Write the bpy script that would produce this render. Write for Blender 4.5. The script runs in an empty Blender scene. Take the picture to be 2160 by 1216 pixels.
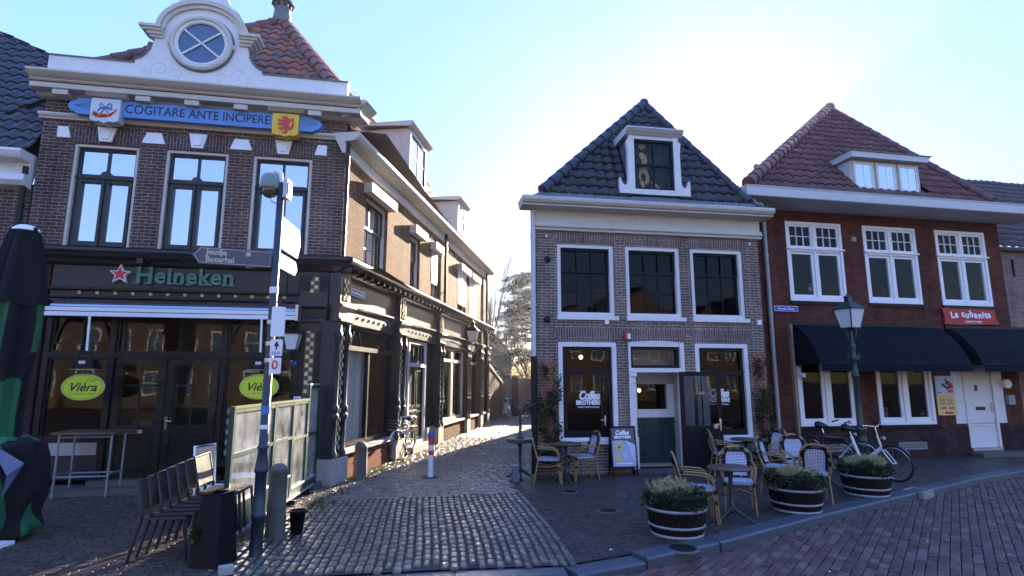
import bpy, bmesh, math, random
from mathutils import Vector, Matrix
SC = bpy.context.scene
COL = SC.collection
rad = math.radians
# ------------------------------------------------------------------ camera, world, sun, exposure
CAM_H = 1.95
cam = bpy.data.cameras.new("camera"); cam.sensor_width = 36.0; cam.lens = 1180.0 / 2160.0 * 36.0
cam.clip_start = 0.05; cam.clip_end = 2000.0
camo = bpy.data.objects.new("camera", cam); COL.objects.link(camo)
camo.location = (0, 0, CAM_H); camo.rotation_euler = (rad(90 + 9.35), 0, 0)
SC.camera = camo
SKY_K, SKY_G = 4.0, 4.45
SUN_YAW, SUN_EL = 71.8, 16.0            # direction towards the sun, degrees from +X, and its height
w = bpy.data.worlds.new("World"); SC.world = w; w.use_nodes = True
nt = w.node_tree
bg = nt.nodes["Background"]
sky = nt.nodes.new("ShaderNodeTexSky"); sky.sky_type = 'NISHITA'; sky.sun_disc = False
sky.sun_elevation = rad(SUN_EL); sky.sun_rotation = rad(90 - SUN_YAW)
sky.air_density = 1.0; sky.dust_density = 0.15; sky.ozone_density = 3.0
bg.inputs['Strength'].default_value = 0.115
# the sky's own brightness range is narrowed to suit the exposure: bright parts held back, blue kept
bw = nt.nodes.new("ShaderNodeRGBToBW"); nt.links.new(sky.outputs[0], bw.inputs[0])
k1 = nt.nodes.new("ShaderNodeMath"); k1.operation = 'MULTIPLY_ADD'; nt.links.new(bw.outputs[0], k1.inputs[0]); k1.inputs[1].default_value = SKY_K; k1.inputs[2].default_value = 1.0
k2 = nt.nodes.new("ShaderNodeMath"); k2.operation = 'DIVIDE'; k2.inputs[0].default_value = SKY_G; nt.links.new(k1.outputs[0], k2.inputs[1])
k3 = nt.nodes.new("ShaderNodeVectorMath"); k3.operation = 'SCALE'; nt.links.new(sky.outputs[0], k3.inputs[0]); nt.links.new(k2.outputs[0], k3.inputs['Scale'])
hs = nt.nodes.new("ShaderNodeHueSaturation"); hs.inputs['Saturation'].default_value = 1.2; hs.inputs['Hue'].default_value = .512; k4 = nt.nodes.new("ShaderNodeVectorMath"); k4.operation = 'MULTIPLY'; nt.links.new(k3.outputs[0], k4.inputs[0]); k4.inputs[1].default_value = (1.12, .935, .91)
tcw = nt.nodes.new("ShaderNodeTexCoord")                       # one small wisp of cloud low over the roofs
dt = nt.nodes.new("ShaderNodeVectorMath"); dt.operation = 'DOT_PRODUCT'; nt.links.new(tcw.outputs['Generated'], dt.inputs[0])
dt.inputs[1].default_value = Vector((450 / 1180, math.cos(rad(9.35)) - .238 * math.sin(rad(9.35)), math.sin(rad(9.35)) + .238 * math.cos(rad(9.35)))).normalized()
mr = nt.nodes.new("ShaderNodeMapRange"); mr.inputs['From Min'].default_value = .9962; mr.inputs['From Max'].default_value = .9995; nt.links.new(dt.outputs['Value'], mr.inputs['Value'])
mpw = nt.nodes.new("ShaderNodeMapping"); mpw.inputs['Scale'].default_value = (1, 1, 1.6); mpw.inputs['Rotation'].default_value = (0, rad(40), 0); nt.links.new(tcw.outputs['Generated'], mpw.inputs['Vector'])
nw = nt.nodes.new("ShaderNodeTexNoise"); nw.inputs['Scale'].default_value = 26.0; nw.inputs['Detail'].default_value = 9.0; nw.inputs['Roughness'].default_value = .62; nt.links.new(mpw.outputs[0], nw.inputs['Vector'])
mr2 = nt.nodes.new("ShaderNodeMapRange"); mr2.inputs['From Min'].default_value = .47; mr2.inputs['From Max'].default_value = .7; nt.links.new(nw.outputs['Fac'], mr2.inputs['Value'])
mm = nt.nodes.new("ShaderNodeMath"); mm.operation = 'MULTIPLY'; nt.links.new(mr.outputs[0], mm.inputs[0]); nt.links.new(mr2.outputs[0], mm.inputs[1])
cv = nt.nodes.new("ShaderNodeVectorMath"); cv.operation = 'SCALE'; cv.inputs[0].default_value = (2.6, 2.5, 2.4); nt.links.new(mm.outputs[0], cv.inputs['Scale'])
ca = nt.nodes.new("ShaderNodeVectorMath"); ca.operation = 'ADD'; nt.links.new(k4.outputs[0], ca.inputs[0]); nt.links.new(cv.outputs[0], ca.inputs[1])
nt.links.new(ca.outputs[0], hs.inputs['Color'])
nt.links.new(hs.outputs[0], bg.inputs[0])
sl = bpy.data.lights.new("sun", 'SUN'); sl.energy = 2.9; sl.angle = rad(0.5); sl.color = (1.0, 0.83, 0.62)
so = bpy.data.objects.new("sun", sl); COL.objects.link(so)
sd = Vector((math.cos(rad(SUN_YAW)) * math.cos(rad(SUN_EL)), math.sin(rad(SUN_YAW)) * math.cos(rad(SUN_EL)), math.sin(rad(SUN_EL))))
so.rotation_euler = sd.to_track_quat('Z', 'Y').to_euler()
so.location = sd * 60
SC.view_settings.view_transform = 'Standard'; SC.view_settings.look = 'None'
SC.view_settings.exposure = 3.42; SC.view_settings.gamma = 1.0
try: SC.view_settings.use_curve_mapping = False
except Exception: pass
SC.render.engine = 'CYCLES'
SC.cycles.max_bounces = 7; SC.cycles.transparent_max_bounces = 10
SC.cycles.sample_clamp_indirect = 6.0
SC.cycles.caustics_reflective = False; SC.cycles.caustics_refractive = False
try: SC.cycles.use_denoising = True
except Exception: pass

# ------------------------------------------------------------------ helpers
class MB:
    """collects faces (several materials) in a local frame and links them as ONE mesh object"""
    def __init__(s, T=None):
        s.T = T or Matrix(); s.v = []; s.f = []; s.m = []; s.uv = []; s.mats = []; s.sm = []
    def mi(s, mat):
        mat = M(mat)
        if mat not in s.mats: s.mats.append(mat)
        return s.mats.index(mat)
    def face(s, pts, mat, uv=None, smooth=False):
        n = len(s.v); s.v += [tuple(p) for p in pts]; s.f.append(list(range(n, n + len(pts)))); s.m.append(s.mi(mat)); s.uv.append(uv); s.sm.append(smooth)
    def grid(s, rows, mat, closed=False, smooth=True, uv=None):
        """rows: list of equal-length point lists"""
        n = len(s.v); k = len(rows[0]); mi = s.mi(mat)
        for r in rows: s.v += [tuple(p) for p in r]
        for i in range(len(rows) - 1):
            for j in range(k if closed else k - 1):
                j2 = (j + 1) % k
                a, b, c, d = n + i * k + j, n + i * k + j2, n + (i + 1) * k + j2, n + (i + 1) * k + j
                s.f.append([a, b, c, d]); s.m.append(mi); s.sm.append(smooth)
                s.uv.append([uv[i][j], uv[i][j2], uv[i + 1][j2], uv[i + 1][j]] if uv else None)
    def box(s, x0, x1, y0, y1, z0, z1, mat):
        if x0 > x1: x0, x1 = x1, x0
        if y0 > y1: y0, y1 = y1, y0
        if z0 > z1: z0, z1 = z1, z0
        a = [(x0, y0, z0), (x1, y0, z0), (x1, y1, z0), (x0, y1, z0), (x0, y0, z1), (x1, y0, z1), (x1, y1, z1), (x0, y1, z1)]
        for q in ((0, 3, 2, 1), (4, 5, 6, 7), (0, 1, 5, 4), (1, 2, 6, 5), (2, 3, 7, 6), (3, 0, 4, 7)):
            s.face([a[i] for i in q], mat)
        return s
    def obox(s, c, ax, ay, az, mat):
        """oriented box: centre and three half-axis vectors"""
        c, ax, ay, az = Vector(c), Vector(ax), Vector(ay), Vector(az)
        p = lambda i, j, k: c + ax * i + ay * j + az * k
        a = [p(-1, -1, -1), p(1, -1, -1), p(1, 1, -1), p(-1, 1, -1), p(-1, -1, 1), p(1, -1, 1), p(1, 1, 1), p(-1, 1, 1)]
        for q in ((0, 3, 2, 1), (4, 5, 6, 7), (0, 1, 5, 4), (1, 2, 6, 5), (2, 3, 7, 6), (3, 0, 4, 7)):
            s.face([a[i] for i in q], mat)
        return s
    def bar(s, p, q, w, h, mat):
        """rectangular bar between two points"""
        p, q = Vector(p), Vector(q); d = q - p; l = d.length; d.normalize()
        up = Vector((0, 0, 1)) if abs(d.z) < .95 else Vector((0, 1, 0))
        sx = d.cross(up).normalized(); sz = sx.cross(d).normalized()
        return s.obox((p + q) / 2, sx * w / 2, d * l / 2, sz * h / 2, mat)
    def prism(s, poly, y0, y1, mat, side=None):
        """outline in the x,z plane extruded from y0 (front, small) to y1"""
        ar = sum(poly[i][0] * poly[(i + 1) % len(poly)][1] - poly[(i + 1) % len(poly)][0] * poly[i][1] for i in range(len(poly)))
        if ar < 0: poly = poly[::-1]
        if y0 > y1: y0, y1 = y1, y0
        s.face([(x, y0, z) for x, z in poly], mat); s.face([(x, y1, z) for x, z in poly[::-1]], side or mat)
        for i in range(len(poly)):
            (xa, za), (xb, zb) = poly[i], poly[(i + 1) % len(poly)]
            s.face([(xa, y0, za), (xa, y1, za), (xb, y1, zb), (xb, y0, zb)], side or mat)
        return s
    def mould(s, prof, x0, x1, mat):
        """profile of (y,z) points, top to bottom along the front, extruded along x and closed at the ends"""
        for i in range(len(prof) - 1):
            (ya, za), (yb, zb) = prof[i], prof[i + 1]
            s.face([(x0, ya, za), (x0, yb, zb), (x1, yb, zb), (x1, ya, za)], mat)
        s.face([(x0, y, z) for y, z in prof][::-1], mat); s.face([(x1, y, z) for y, z in prof], mat)
        return s
    def tube(s, pts, r, mat, n=8, closed=False, caps=True):
        pts = [Vector(p) for p in pts]; rs = r if isinstance(r, (list, tuple)) else [r] * len(pts)
        rows = []; prev = None
        for i, p in enumerate(pts):
            if closed: d = pts[(i + 1) % len(pts)] - pts[i - 1]
            else: d = pts[min(i + 1, len(pts) - 1)] - pts[max(i - 1, 0)]
            if d.length < 1e-9: d = Vector((0, 0, 1))
            d.normalize()
            if prev is None:
                up = Vector((0, 0, 1)) if abs(d.z) < .9 else Vector((0, 1, 0)); a = d.cross(up).normalized()
            else:
                a = prev - d * prev.dot(d)
                a = a.normalized() if a.length > 1e-6 else d.orthogonal().normalized()
            prev = a; b = d.cross(a)
            rows.append([p + (a * math.cos(t) + b * math.sin(t)) * rs[i] for t in [2 * math.pi * k / n for k in range(n)]])
        if closed: rows.append(rows[0])
        s.grid(rows, mat, closed=True)
        if caps and not closed:
            s.face(rows[0][::-1], mat); s.face(rows[-1], mat)
        return s
    def lathe(s, prof, c, mat, n=16, axis='z'):
        """profile of (radius, height) about a vertical axis through c"""
        rows = []
        for r, h in prof:
            ring = []
            for k in range(n):
                t = 2 * math.pi * k / n; a, b = r * math.cos(t), r * math.sin(t)
                ring.append((c[0] + a, c[1] + b, c[2] + h) if axis == 'z' else ((c[0] + a, c[1] + h, c[2] + b) if axis == 'y' else (c[0] + h, c[1] + a, c[2] + b)))
            rows.append(ring)
        s.grid(rows, mat, closed=True)
        if prof[0][0] > 1e-4: s.face(rows[0][::-1], mat)
        if prof[-1][0] > 1e-4: s.face(rows[-1], mat)
        return s
    def ball(s, c, r, mat, n=10, sq=(1, 1, 1)):
        rows = [[(c[0] + sq[0] * r * math.sin(p) * math.cos(t), c[1] + sq[1] * r * math.sin(p) * math.sin(t), c[2] + sq[2] * r * math.cos(p))
                 for t in [2 * math.pi * k / n for k in range(n)]] for p in [math.pi * (i + .001) / (n // 2 + .002) for i in range(n // 2 + 1)]]
        s.grid(rows[::-1], mat, closed=True)
        return s
    def next(s):
        if not hasattr(s, 'cuts'): s.cuts = []
        s.cuts.append(len(s.f)); return s
    def build_parts(s, name, parent=None, bevel=0):
        ends = s.cuts + [len(s.f)]; out = []; a = 0
        for b in ends:
            if b <= a: continue
            m = MB(s.T); idx = {}
            for i in range(a, b):
                fl = []
                for k in s.f[i]:
                    if k not in idx: idx[k] = len(m.v); m.v.append(s.v[k])
                    fl.append(idx[k])
                m.f.append(fl); m.m.append(m.mi(s.mats[s.m[i]])); m.uv.append(s.uv[i]); m.sm.append(s.sm[i])
            out.append(m.build(name, parent, bevel)); a = b
        return out
    def build(s, name, parent=None, bevel=0, kind=None, loc=None):
        me = bpy.data.meshes.new(name)
        T = s.T
        base = Vector(loc) if loc is not None else Vector((0, 0, 0))
        me.from_pydata([T @ Vector(p) - base for p in s.v], [], s.f)
        for m in s.mats: me.materials.append(m)
        uvl = me.uv_layers.new(name="UVMap")
        data = []
        for i, f in enumerate(s.f):
            if s.uv[i] is not None: data += [c for q in s.uv[i] for c in q]; continue
            p = [Vector(s.v[k]) for k in f]
            nx = ny = nz = 0.0
            for k in range(len(p)):
                a, b = p[k], p[(k + 1) % len(p)]
                nx += (a.y - b.y) * (a.z + b.z); ny += (a.z - b.z) * (a.x + b.x); nz += (a.x - b.x) * (a.y + b.y)
            ax, ay, az = abs(nx), abs(ny), abs(nz)
            for q in p:
                if ay >= ax and ay >= az: data += [q.x, q.z]
                elif ax >= az: data += [q.y, q.z]
                else: data += [q.x, q.y]
        uvl.data.foreach_set("uv", data)
        me.polygons.foreach_set("material_index", s.m)
        me.polygons.foreach_set("use_smooth", s.sm)
        me.update()
        o = bpy.data.objects.new(name, me); COL.objects.link(o)
        if loc is not None: o.location = loc
        if parent is not None: o.parent = parent
        if bevel:
            b = o.modifiers.new("bevel", 'BEVEL'); b.width = bevel; b.segments = 1; b.limit_method = 'ANGLE'; b.angle_limit = rad(50)
            b.harden_normals = False
        if kind: o['kind'] = kind
        return o

def thing(name, label, cat, loc=(0, 0, 0), rotz=0.0, group=None):
    o = bpy.data.objects.new(name, None); COL.objects.link(o); o.empty_display_size = .2
    o.location = loc; o.rotation_euler = (0, 0, rotz)
    o['label'] = label; o['category'] = cat
    if group: o['group'] = group
    return o
def tag(o, label, cat, group=None):
    o['label'] = label; o['category'] = cat
    if group: o['group'] = group
    return o
KIDS = {}
def copy_tree(o, parent=None, loc=None, rotz=None, label=None):
    c = o.copy(); COL.objects.link(c)
    if parent is not None: c.parent = parent
    for ch in [x for x in COL.objects if x.parent == o]: copy_tree(ch, c)
    if loc is not None: c.location = loc
    if rotz is not None: c.rotation_euler = (0, 0, rotz)
    if label: c['label'] = label
    return c
def lettering(txt, size, x, y, z, mat, parent, T=None, name="lettering", bold=0.0, shear=0.0, ext=.004, align='CENTER', sx=1.0, spacing=1.0, rot=0.0):
    """words standing in the x,z plane, front at y - ext"""
    cu = bpy.data.curves.new("words", 'FONT'); cu.body = txt; cu.size = size; cu.align_x = align; cu.align_y = 'CENTER'
    cu.extrude = ext; cu.offset = bold; cu.shear = shear; cu.space_character = spacing; cu.resolution_u = 3
    ob = bpy.data.objects.new("words", cu); COL.objects.link(ob)
    bpy.context.view_layer.update()
    me = bpy.data.meshes.new_from_object(ob.evaluated_get(bpy.context.evaluated_depsgraph_get()))
    bpy.data.objects.remove(ob); bpy.data.curves.remove(cu)
    A = (T or Matrix()) @ Matrix.Translation((x, y, z)) @ Matrix.Rotation(-rot, 4, 'Y') @ Matrix(((sx, 0, 0, 0), (0, 0, -1, 0), (0, 1, 0, 0), (0, 0, 0, 1)))
    me.transform(A); me.name = name
    me.materials.clear(); me.materials.append(M(mat))
    o = bpy.data.objects.new(name, me); COL.objects.link(o)
    if parent is not None: o.parent = parent
    return o
def arc(cx, cz, r, a0, a1, n, rz=None):
    rz = rz or r
    return [(cx + r * math.cos(rad(a0 + (a1 - a0) * i / n)), cz + rz * math.sin(rad(a0 + (a1 - a0) * i / n))) for i in range(n + 1)]
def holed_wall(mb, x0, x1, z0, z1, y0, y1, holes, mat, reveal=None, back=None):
    """wall slab from y0 (outer) to y1 (inner) with rectangular openings (x0,x1,z0,z1)"""
    xs = sorted({x0, x1} | {c for h in holes for c in h[:2] if x0 < c < x1}); zs = sorted({z0, z1} | {c for h in holes for c in h[2:4] if z0 < c < z1})
    for i in range(len(xs) - 1):
        for j in range(len(zs) - 1):
            cx, cz = (xs[i] + xs[i + 1]) / 2, (zs[j] + zs[j + 1]) / 2
            if any(h[0] < cx < h[1] and h[2] < cz < h[3] for h in holes): continue
            a, b, c, d = xs[i], xs[i + 1], zs[j], zs[j + 1]
            mb.face([(a, y0, c), (b, y0, c), (b, y0, d), (a, y0, d)], mat)
            mb.face([(a, y1, c), (a, y1, d), (b, y1, d), (b, y1, c)], back or 'plaster_dim')
    for h in holes:
        a, b, c, d = h[:4]; r = reveal or mat
        mb.face([(a, y0, c), (a, y1, c), (a, y1, d), (a, y0, d)][::-1], r); mb.face([(b, y0, c), (b, y1, c), (b, y1, d), (b, y0, d)], r)
        mb.face([(a, y0, d), (a, y1, d), (b, y1, d), (b, y0, d)][::-1], r); mb.face([(a, y0, c), (a, y1, c), (b, y1, c), (b, y0, c)], r)
    mb.face([(x0, y0, z0), (x0, y0, z1), (x0, y1, z1), (x0, y1, z0)], mat); mb.face([(x1, y0, z0), (x1, y1, z0), (x1, y1, z1), (x1, y0, z1)], mat)
    mb.face([(x0, y0, z1), (x1, y0, z1), (x1, y1, z1), (x0, y1, z1)], mat)
def tiles(name, parent, P0, ex, et, nrm, rows, mat, tw=.25, th=.32, amp=.035, step=.03, T=None, phase=0.0, cut=None):
    """pan-tiled roof plane: P0 eave start, ex along the eave, et up the slope, nrm outward; rows = list of (t, sL, sR)
    borders interpolated linearly between the given t levels; real wave-shaped tiles, one mesh"""
    P0, ex, et, nrm = Vector(P0), Vector(ex).normalized(), Vector(et).normalized(), Vector(nrm).normalized()
    mb = MB(T)
    def lim(t):
        for i in range(len(rows) - 1):
            if rows[i][0] <= t <= rows[i + 1][0] + 1e-6:
                k = (t - rows[i][0]) / max(1e-6, rows[i + 1][0] - rows[i][0])
                return rows[i][1] + (rows[i + 1][1] - rows[i][1]) * k, rows[i][2] + (rows[i + 1][2] - rows[i][2]) * k
        return rows[-1][1:]
    t0, t1 = rows[0][0], rows[-1][0]; n = max(1, round((t1 - t0) / th)); dt = (t1 - t0) / n
    smin = min(r[1] for r in rows); smax = max(r[2] for r in rows); sub = 6
    rj = random.Random(7); JT = {}
    i0, i1 = math.floor(smin / tw) * sub, math.ceil(smax / tw) * sub
    S = [i * tw / sub for i in range(i0, i1 + 1)]
    def wave(s):
        p = (s / tw + phase) % 1.0
        return amp * (math.sin(math.pi * p / .62) if p < .62 else -.55 * math.sin(math.pi * (p - .62) / .38))
    for r in range(n):
        ta, tb = t0 + r * dt, t0 + (r + 1) * dt
        (la, ra), (lb, rb) = lim(ta), lim(tb)
        rowsv = []; uvs = []
        for (t, l, rr, h) in ((ta, la, ra, step - .045), (ta, la, ra, step), (tb, lb, rb, 0.0)):
            pr = []; ur = []
            for s0 in S:
                s = min(max(s0, l), rr)
                kk = (math.floor(s0 / tw + .19), r if t == ta else r + 1); JT.setdefault(kk, rj.gauss(0, .0055)); pr.append(P0 + ex * s + et * (t + (JT[kk] * 1.2 if h > -.02 and 0 < r else 0)) + nrm * (h + wave(s0) + .01 + JT[kk]))
                ur.append((s0 / tw + 100.003, r + (.05 if t == ta else .95)))
            rowsv.append(pr); uvs.append(ur)
        base = len(mb.v); mi = mb.mi(mat); k = len(S)
        for pr in rowsv: mb.v += [tuple(p) for p in pr]
        for a in range(2):
            for j in range(k - 1):
                mid = (S[j] + S[j + 1]) / 2
                if mid < min(la, lb) - tw / sub or mid > max(ra, rb) + tw / sub: continue
                if cut and cut(mid, (ta + tb) / 2): continue
                mb.f.append([base + a * k + j, base + a * k + j + 1, base + (a + 1) * k + j + 1, base + (a + 1) * k + j]); mb.m.append(mi); mb.sm.append(a == 1)
                um = math.floor(mid / tw) + 100.5
                mb.uv.append([(um + (q - .5) * .8, r + v) for q, v in ((0, .1), (1, .1), (1, .9), (0, .9))])
    return mb.build(name, parent)
def ridge(mb, a, b, mat, r=.13, seg=.36):
    """half-round ridge tiles overlapping from a (low) to b (high)"""
    a, b = Vector(a), Vector(b); L = (b - a).length; n = max(1, round(L / seg)); d = (b - a) / n
    for i in range(n):
        p, q = a + d * i, a + d * (i + 1.12)
        mb.tube([p, p + d * .12, q], [r * 1.12, r * 1.1, r * .9], mat, n=10)
def slab_plate(mb, x, z, w, h, y, mat, t=.02):
    mb.box(x - w / 2, x + w / 2, y - t, y, z - h / 2, z + h / 2, mat)
def moved(T, *a): return T @ Matrix.Translation(a)

# ------------------------------------------------------------------ materials
MATS = {}
def M(n): return MATS[n] if isinstance(n, str) else n
def newmat(name):
    m = bpy.data.materials.new(name); m.use_nodes = True; MATS[name] = m
    return m, m.node_tree.nodes, m.node_tree.links, m.node_tree.nodes["Principled BSDF"]
def nd(N, typ, **k):
    n = N.new(typ)
    for a, v in k.items():
        if a in n.inputs: n.inputs[a].default_value = v
        else: setattr(n, a, v)
    return n
def col4(c): return (c[0], c[1], c[2], 1)
def plain(name, c, rough=.5, var=.18, scale=4.0, bump=.0, bscale=60.0, metal=0.0, spec=None, dirt=0.0, dirtc=(.05, .05, .045), coat=0.0, emit=None):
    m, N, L, B = newmat(name)
    tc = nd(N, "ShaderNodeTexCoord")
    ns = nd(N, "ShaderNodeTexNoise", Scale=scale, Detail=6.0, Roughness=.6); L.new(tc.outputs['Object'], ns.inputs['Vector'])
    mx = nd(N, "ShaderNodeMix", data_type='RGBA')
    mx.inputs['A'].default_value = col4([x * (1 - var) for x in c]); mx.inputs['B'].default_value = col4([min(1, x * (1 + var)) for x in c])
    L.new(ns.outputs['Fac'], mx.inputs['Factor']); out = mx.outputs['Result']
    if dirt:
        n2 = nd(N, "ShaderNodeTexNoise", Scale=scale * 2.3, Detail=8.0, Roughness=.7); L.new(tc.outputs['Object'], n2.inputs['Vector'])
        rp = nd(N, "ShaderNodeMapRange"); rp.inputs['From Min'].default_value = .52; rp.inputs['From Max'].default_value = .75; rp.inputs['To Max'].default_value = dirt
        L.new(n2.outputs['Fac'], rp.inputs['Value'])
        m2 = nd(N, "ShaderNodeMix", data_type='RGBA'); L.new(rp.outputs['Result'], m2.inputs['Factor']); L.new(out, m2.inputs['A']); m2.inputs['B'].default_value = col4(dirtc)
        out = m2.outputs['Result']
    L.new(out, B.inputs['Base Color'])
    rr = nd(N, "ShaderNodeMapRange"); rr.inputs['To Min'].default_value = max(.02, rough - .1); rr.inputs['To Max'].default_value = min(1, rough + .1)
    L.new(ns.outputs['Fac'], rr.inputs['Value']); L.new(rr.outputs['Result'], B.inputs['Roughness'])
    B.inputs['Metallic'].default_value = metal
    if spec is not None: B.inputs['Specular IOR Level'].default_value = spec
    if coat: B.inputs['Coat Weight'].default_value = coat; B.inputs['Coat Roughness'].default_value = .1
    if emit: B.inputs['Emission Color'].default_value = col4(emit[:3]); B.inputs['Emission Strength'].default_value = emit[3]
    if bump:
        nb = nd(N, "ShaderNodeTexNoise", Scale=bscale, Detail=4.0); L.new(tc.outputs['Object'], nb.inputs['Vector'])
        bp = nd(N, "ShaderNodeBump", Strength=bump, Distance=.01); L.new(nb.outputs['Fac'], bp.inputs['Height']); L.new(bp.outputs['Normal'], B.inputs['Normal'])
    return m
def brick(name, c1, c2, mortar, bw=.215, rh=.0625, ms=.011, rough=.85, soldier=False, var=.35, stain=.25, offset=.5):
    m, N, L, B = newmat(name)
    tc = nd(N, "ShaderNodeTexCoord"); mp = nd(N, "ShaderNodeMapping"); L.new(tc.outputs['UV'], mp.inputs['Vector'])
    if soldier: mp.inputs['Rotation'].default_value = (0, 0, rad(90))
    wob = nd(N, "ShaderNodeTexNoise", Scale=5.0, Detail=2.0); L.new(mp.outputs['Vector'], wob.inputs['Vector'])
    wm = nd(N, "ShaderNodeVectorMath", operation='SCALE'); wm.inputs['Scale'].default_value = .012; L.new(wob.outputs['Color'], wm.inputs[0])
    va = nd(N, "ShaderNodeVectorMath", operation='ADD'); L.new(mp.outputs['Vector'], va.inputs[0]); L.new(wm.outputs['Vector'], va.inputs[1])
    br = nd(N, "ShaderNodeTexBrick"); br.offset = offset
    br.inputs['Scale'].default_value = 1.0; br.inputs['Brick Width'].default_value = bw; br.inputs['Row Height'].default_value = rh
    br.inputs['Mortar Size'].default_value = ms / 2; br.inputs['Mortar Smooth'].default_value = .25; br.inputs['Bias'].default_value = 0.0
    br.inputs['Color1'].default_value = col4(c1); br.inputs['Color2'].default_value = col4(c2); br.inputs['Mortar'].default_value = col4(mortar)
    L.new(va.outputs['Vector'], br.inputs['Vector'])
    ns = nd(N, "ShaderNodeTexNoise", Scale=1.3, Detail=7.0, Roughness=.65); L.new(tc.outputs['UV'], ns.inputs['Vector'])
    n2 = nd(N, "ShaderNodeTexNoise", Scale=28.0, Detail=3.0); L.new(tc.outputs['UV'], n2.inputs['Vector'])
    r1 = nd(N, "ShaderNodeMapRange"); r1.inputs['From Min'].default_value = .3; r1.inputs['From Max'].default_value = .7
    r1.inputs['To Min'].default_value = 1 - stain; r1.inputs['To Max'].default_value = 1 + stain; L.new(ns.outputs['Fac'], r1.inputs['Value'])
    r2 = nd(N, "ShaderNodeMapRange"); r2.inputs['From Min'].default_value = .3; r2.inputs['From Max'].default_value = .7
    r2.inputs['To Min'].default_value = 1 - var; r2.inputs['To Max'].default_value = 1 + var; L.new(n2.outputs['Fac'], r2.inputs['Value'])
    mu = nd(N, "ShaderNodeMath", operation='MULTIPLY'); L.new(r1.outputs['Result'], mu.inputs[0]); L.new(r2.outputs['Result'], mu.inputs[1])
    m3 = nd(N, "ShaderNodeMapping"); m3.inputs['Scale'].default_value = (2.2, .16, 1); L.new(tc.outputs['UV'], m3.inputs['Vector'])
    n3 = nd(N, "ShaderNodeTexNoise", Scale=1.0, Detail=5.0, Roughness=.7); L.new(m3.outputs['Vector'], n3.inputs['Vector'])
    r3 = nd(N, "ShaderNodeMapRange"); r3.inputs['From Min'].default_value = .35; r3.inputs['From Max'].default_value = .65; r3.inputs['To Min'].default_value = .72; r3.inputs['To Max'].default_value = 1.18; L.new(n3.outputs['Fac'], r3.inputs['Value'])
    mu2 = nd(N, "ShaderNodeMath", operation='MULTIPLY'); L.new(mu.outputs['Value'], mu2.inputs[0]); L.new(r3.outputs['Result'], mu2.inputs[1]); mu = mu2
    vm = nd(N, "ShaderNodeVectorMath", operation='SCALE'); L.new(br.outputs['Color'], vm.inputs[0]); L.new(mu.outputs['Value'], vm.inputs['Scale'])
    L.new(vm.outputs['Vector'], B.inputs['Base Color']); B.inputs['Roughness'].default_value = rough
    B.inputs['Specular IOR Level'].default_value = .08
    bp = nd(N, "ShaderNodeBump", Strength=.6, Distance=.008); bp.invert = True
    ad = nd(N, "ShaderNodeMath", operation='SUBTRACT'); L.new(br.outputs['Fac'], ad.inputs[0])
    sc_ = nd(N, "ShaderNodeMath", operation='MULTIPLY'); L.new(n2.outputs['Fac'], sc_.inputs[0]); sc_.inputs[1].default_value = .5
    L.new(sc_.outputs['Value'], ad.inputs[1])
    L.new(ad.outputs['Value'], bp.inputs['Height']); L.new(bp.outputs['Normal'], B.inputs['Normal'])
    return m
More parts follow.
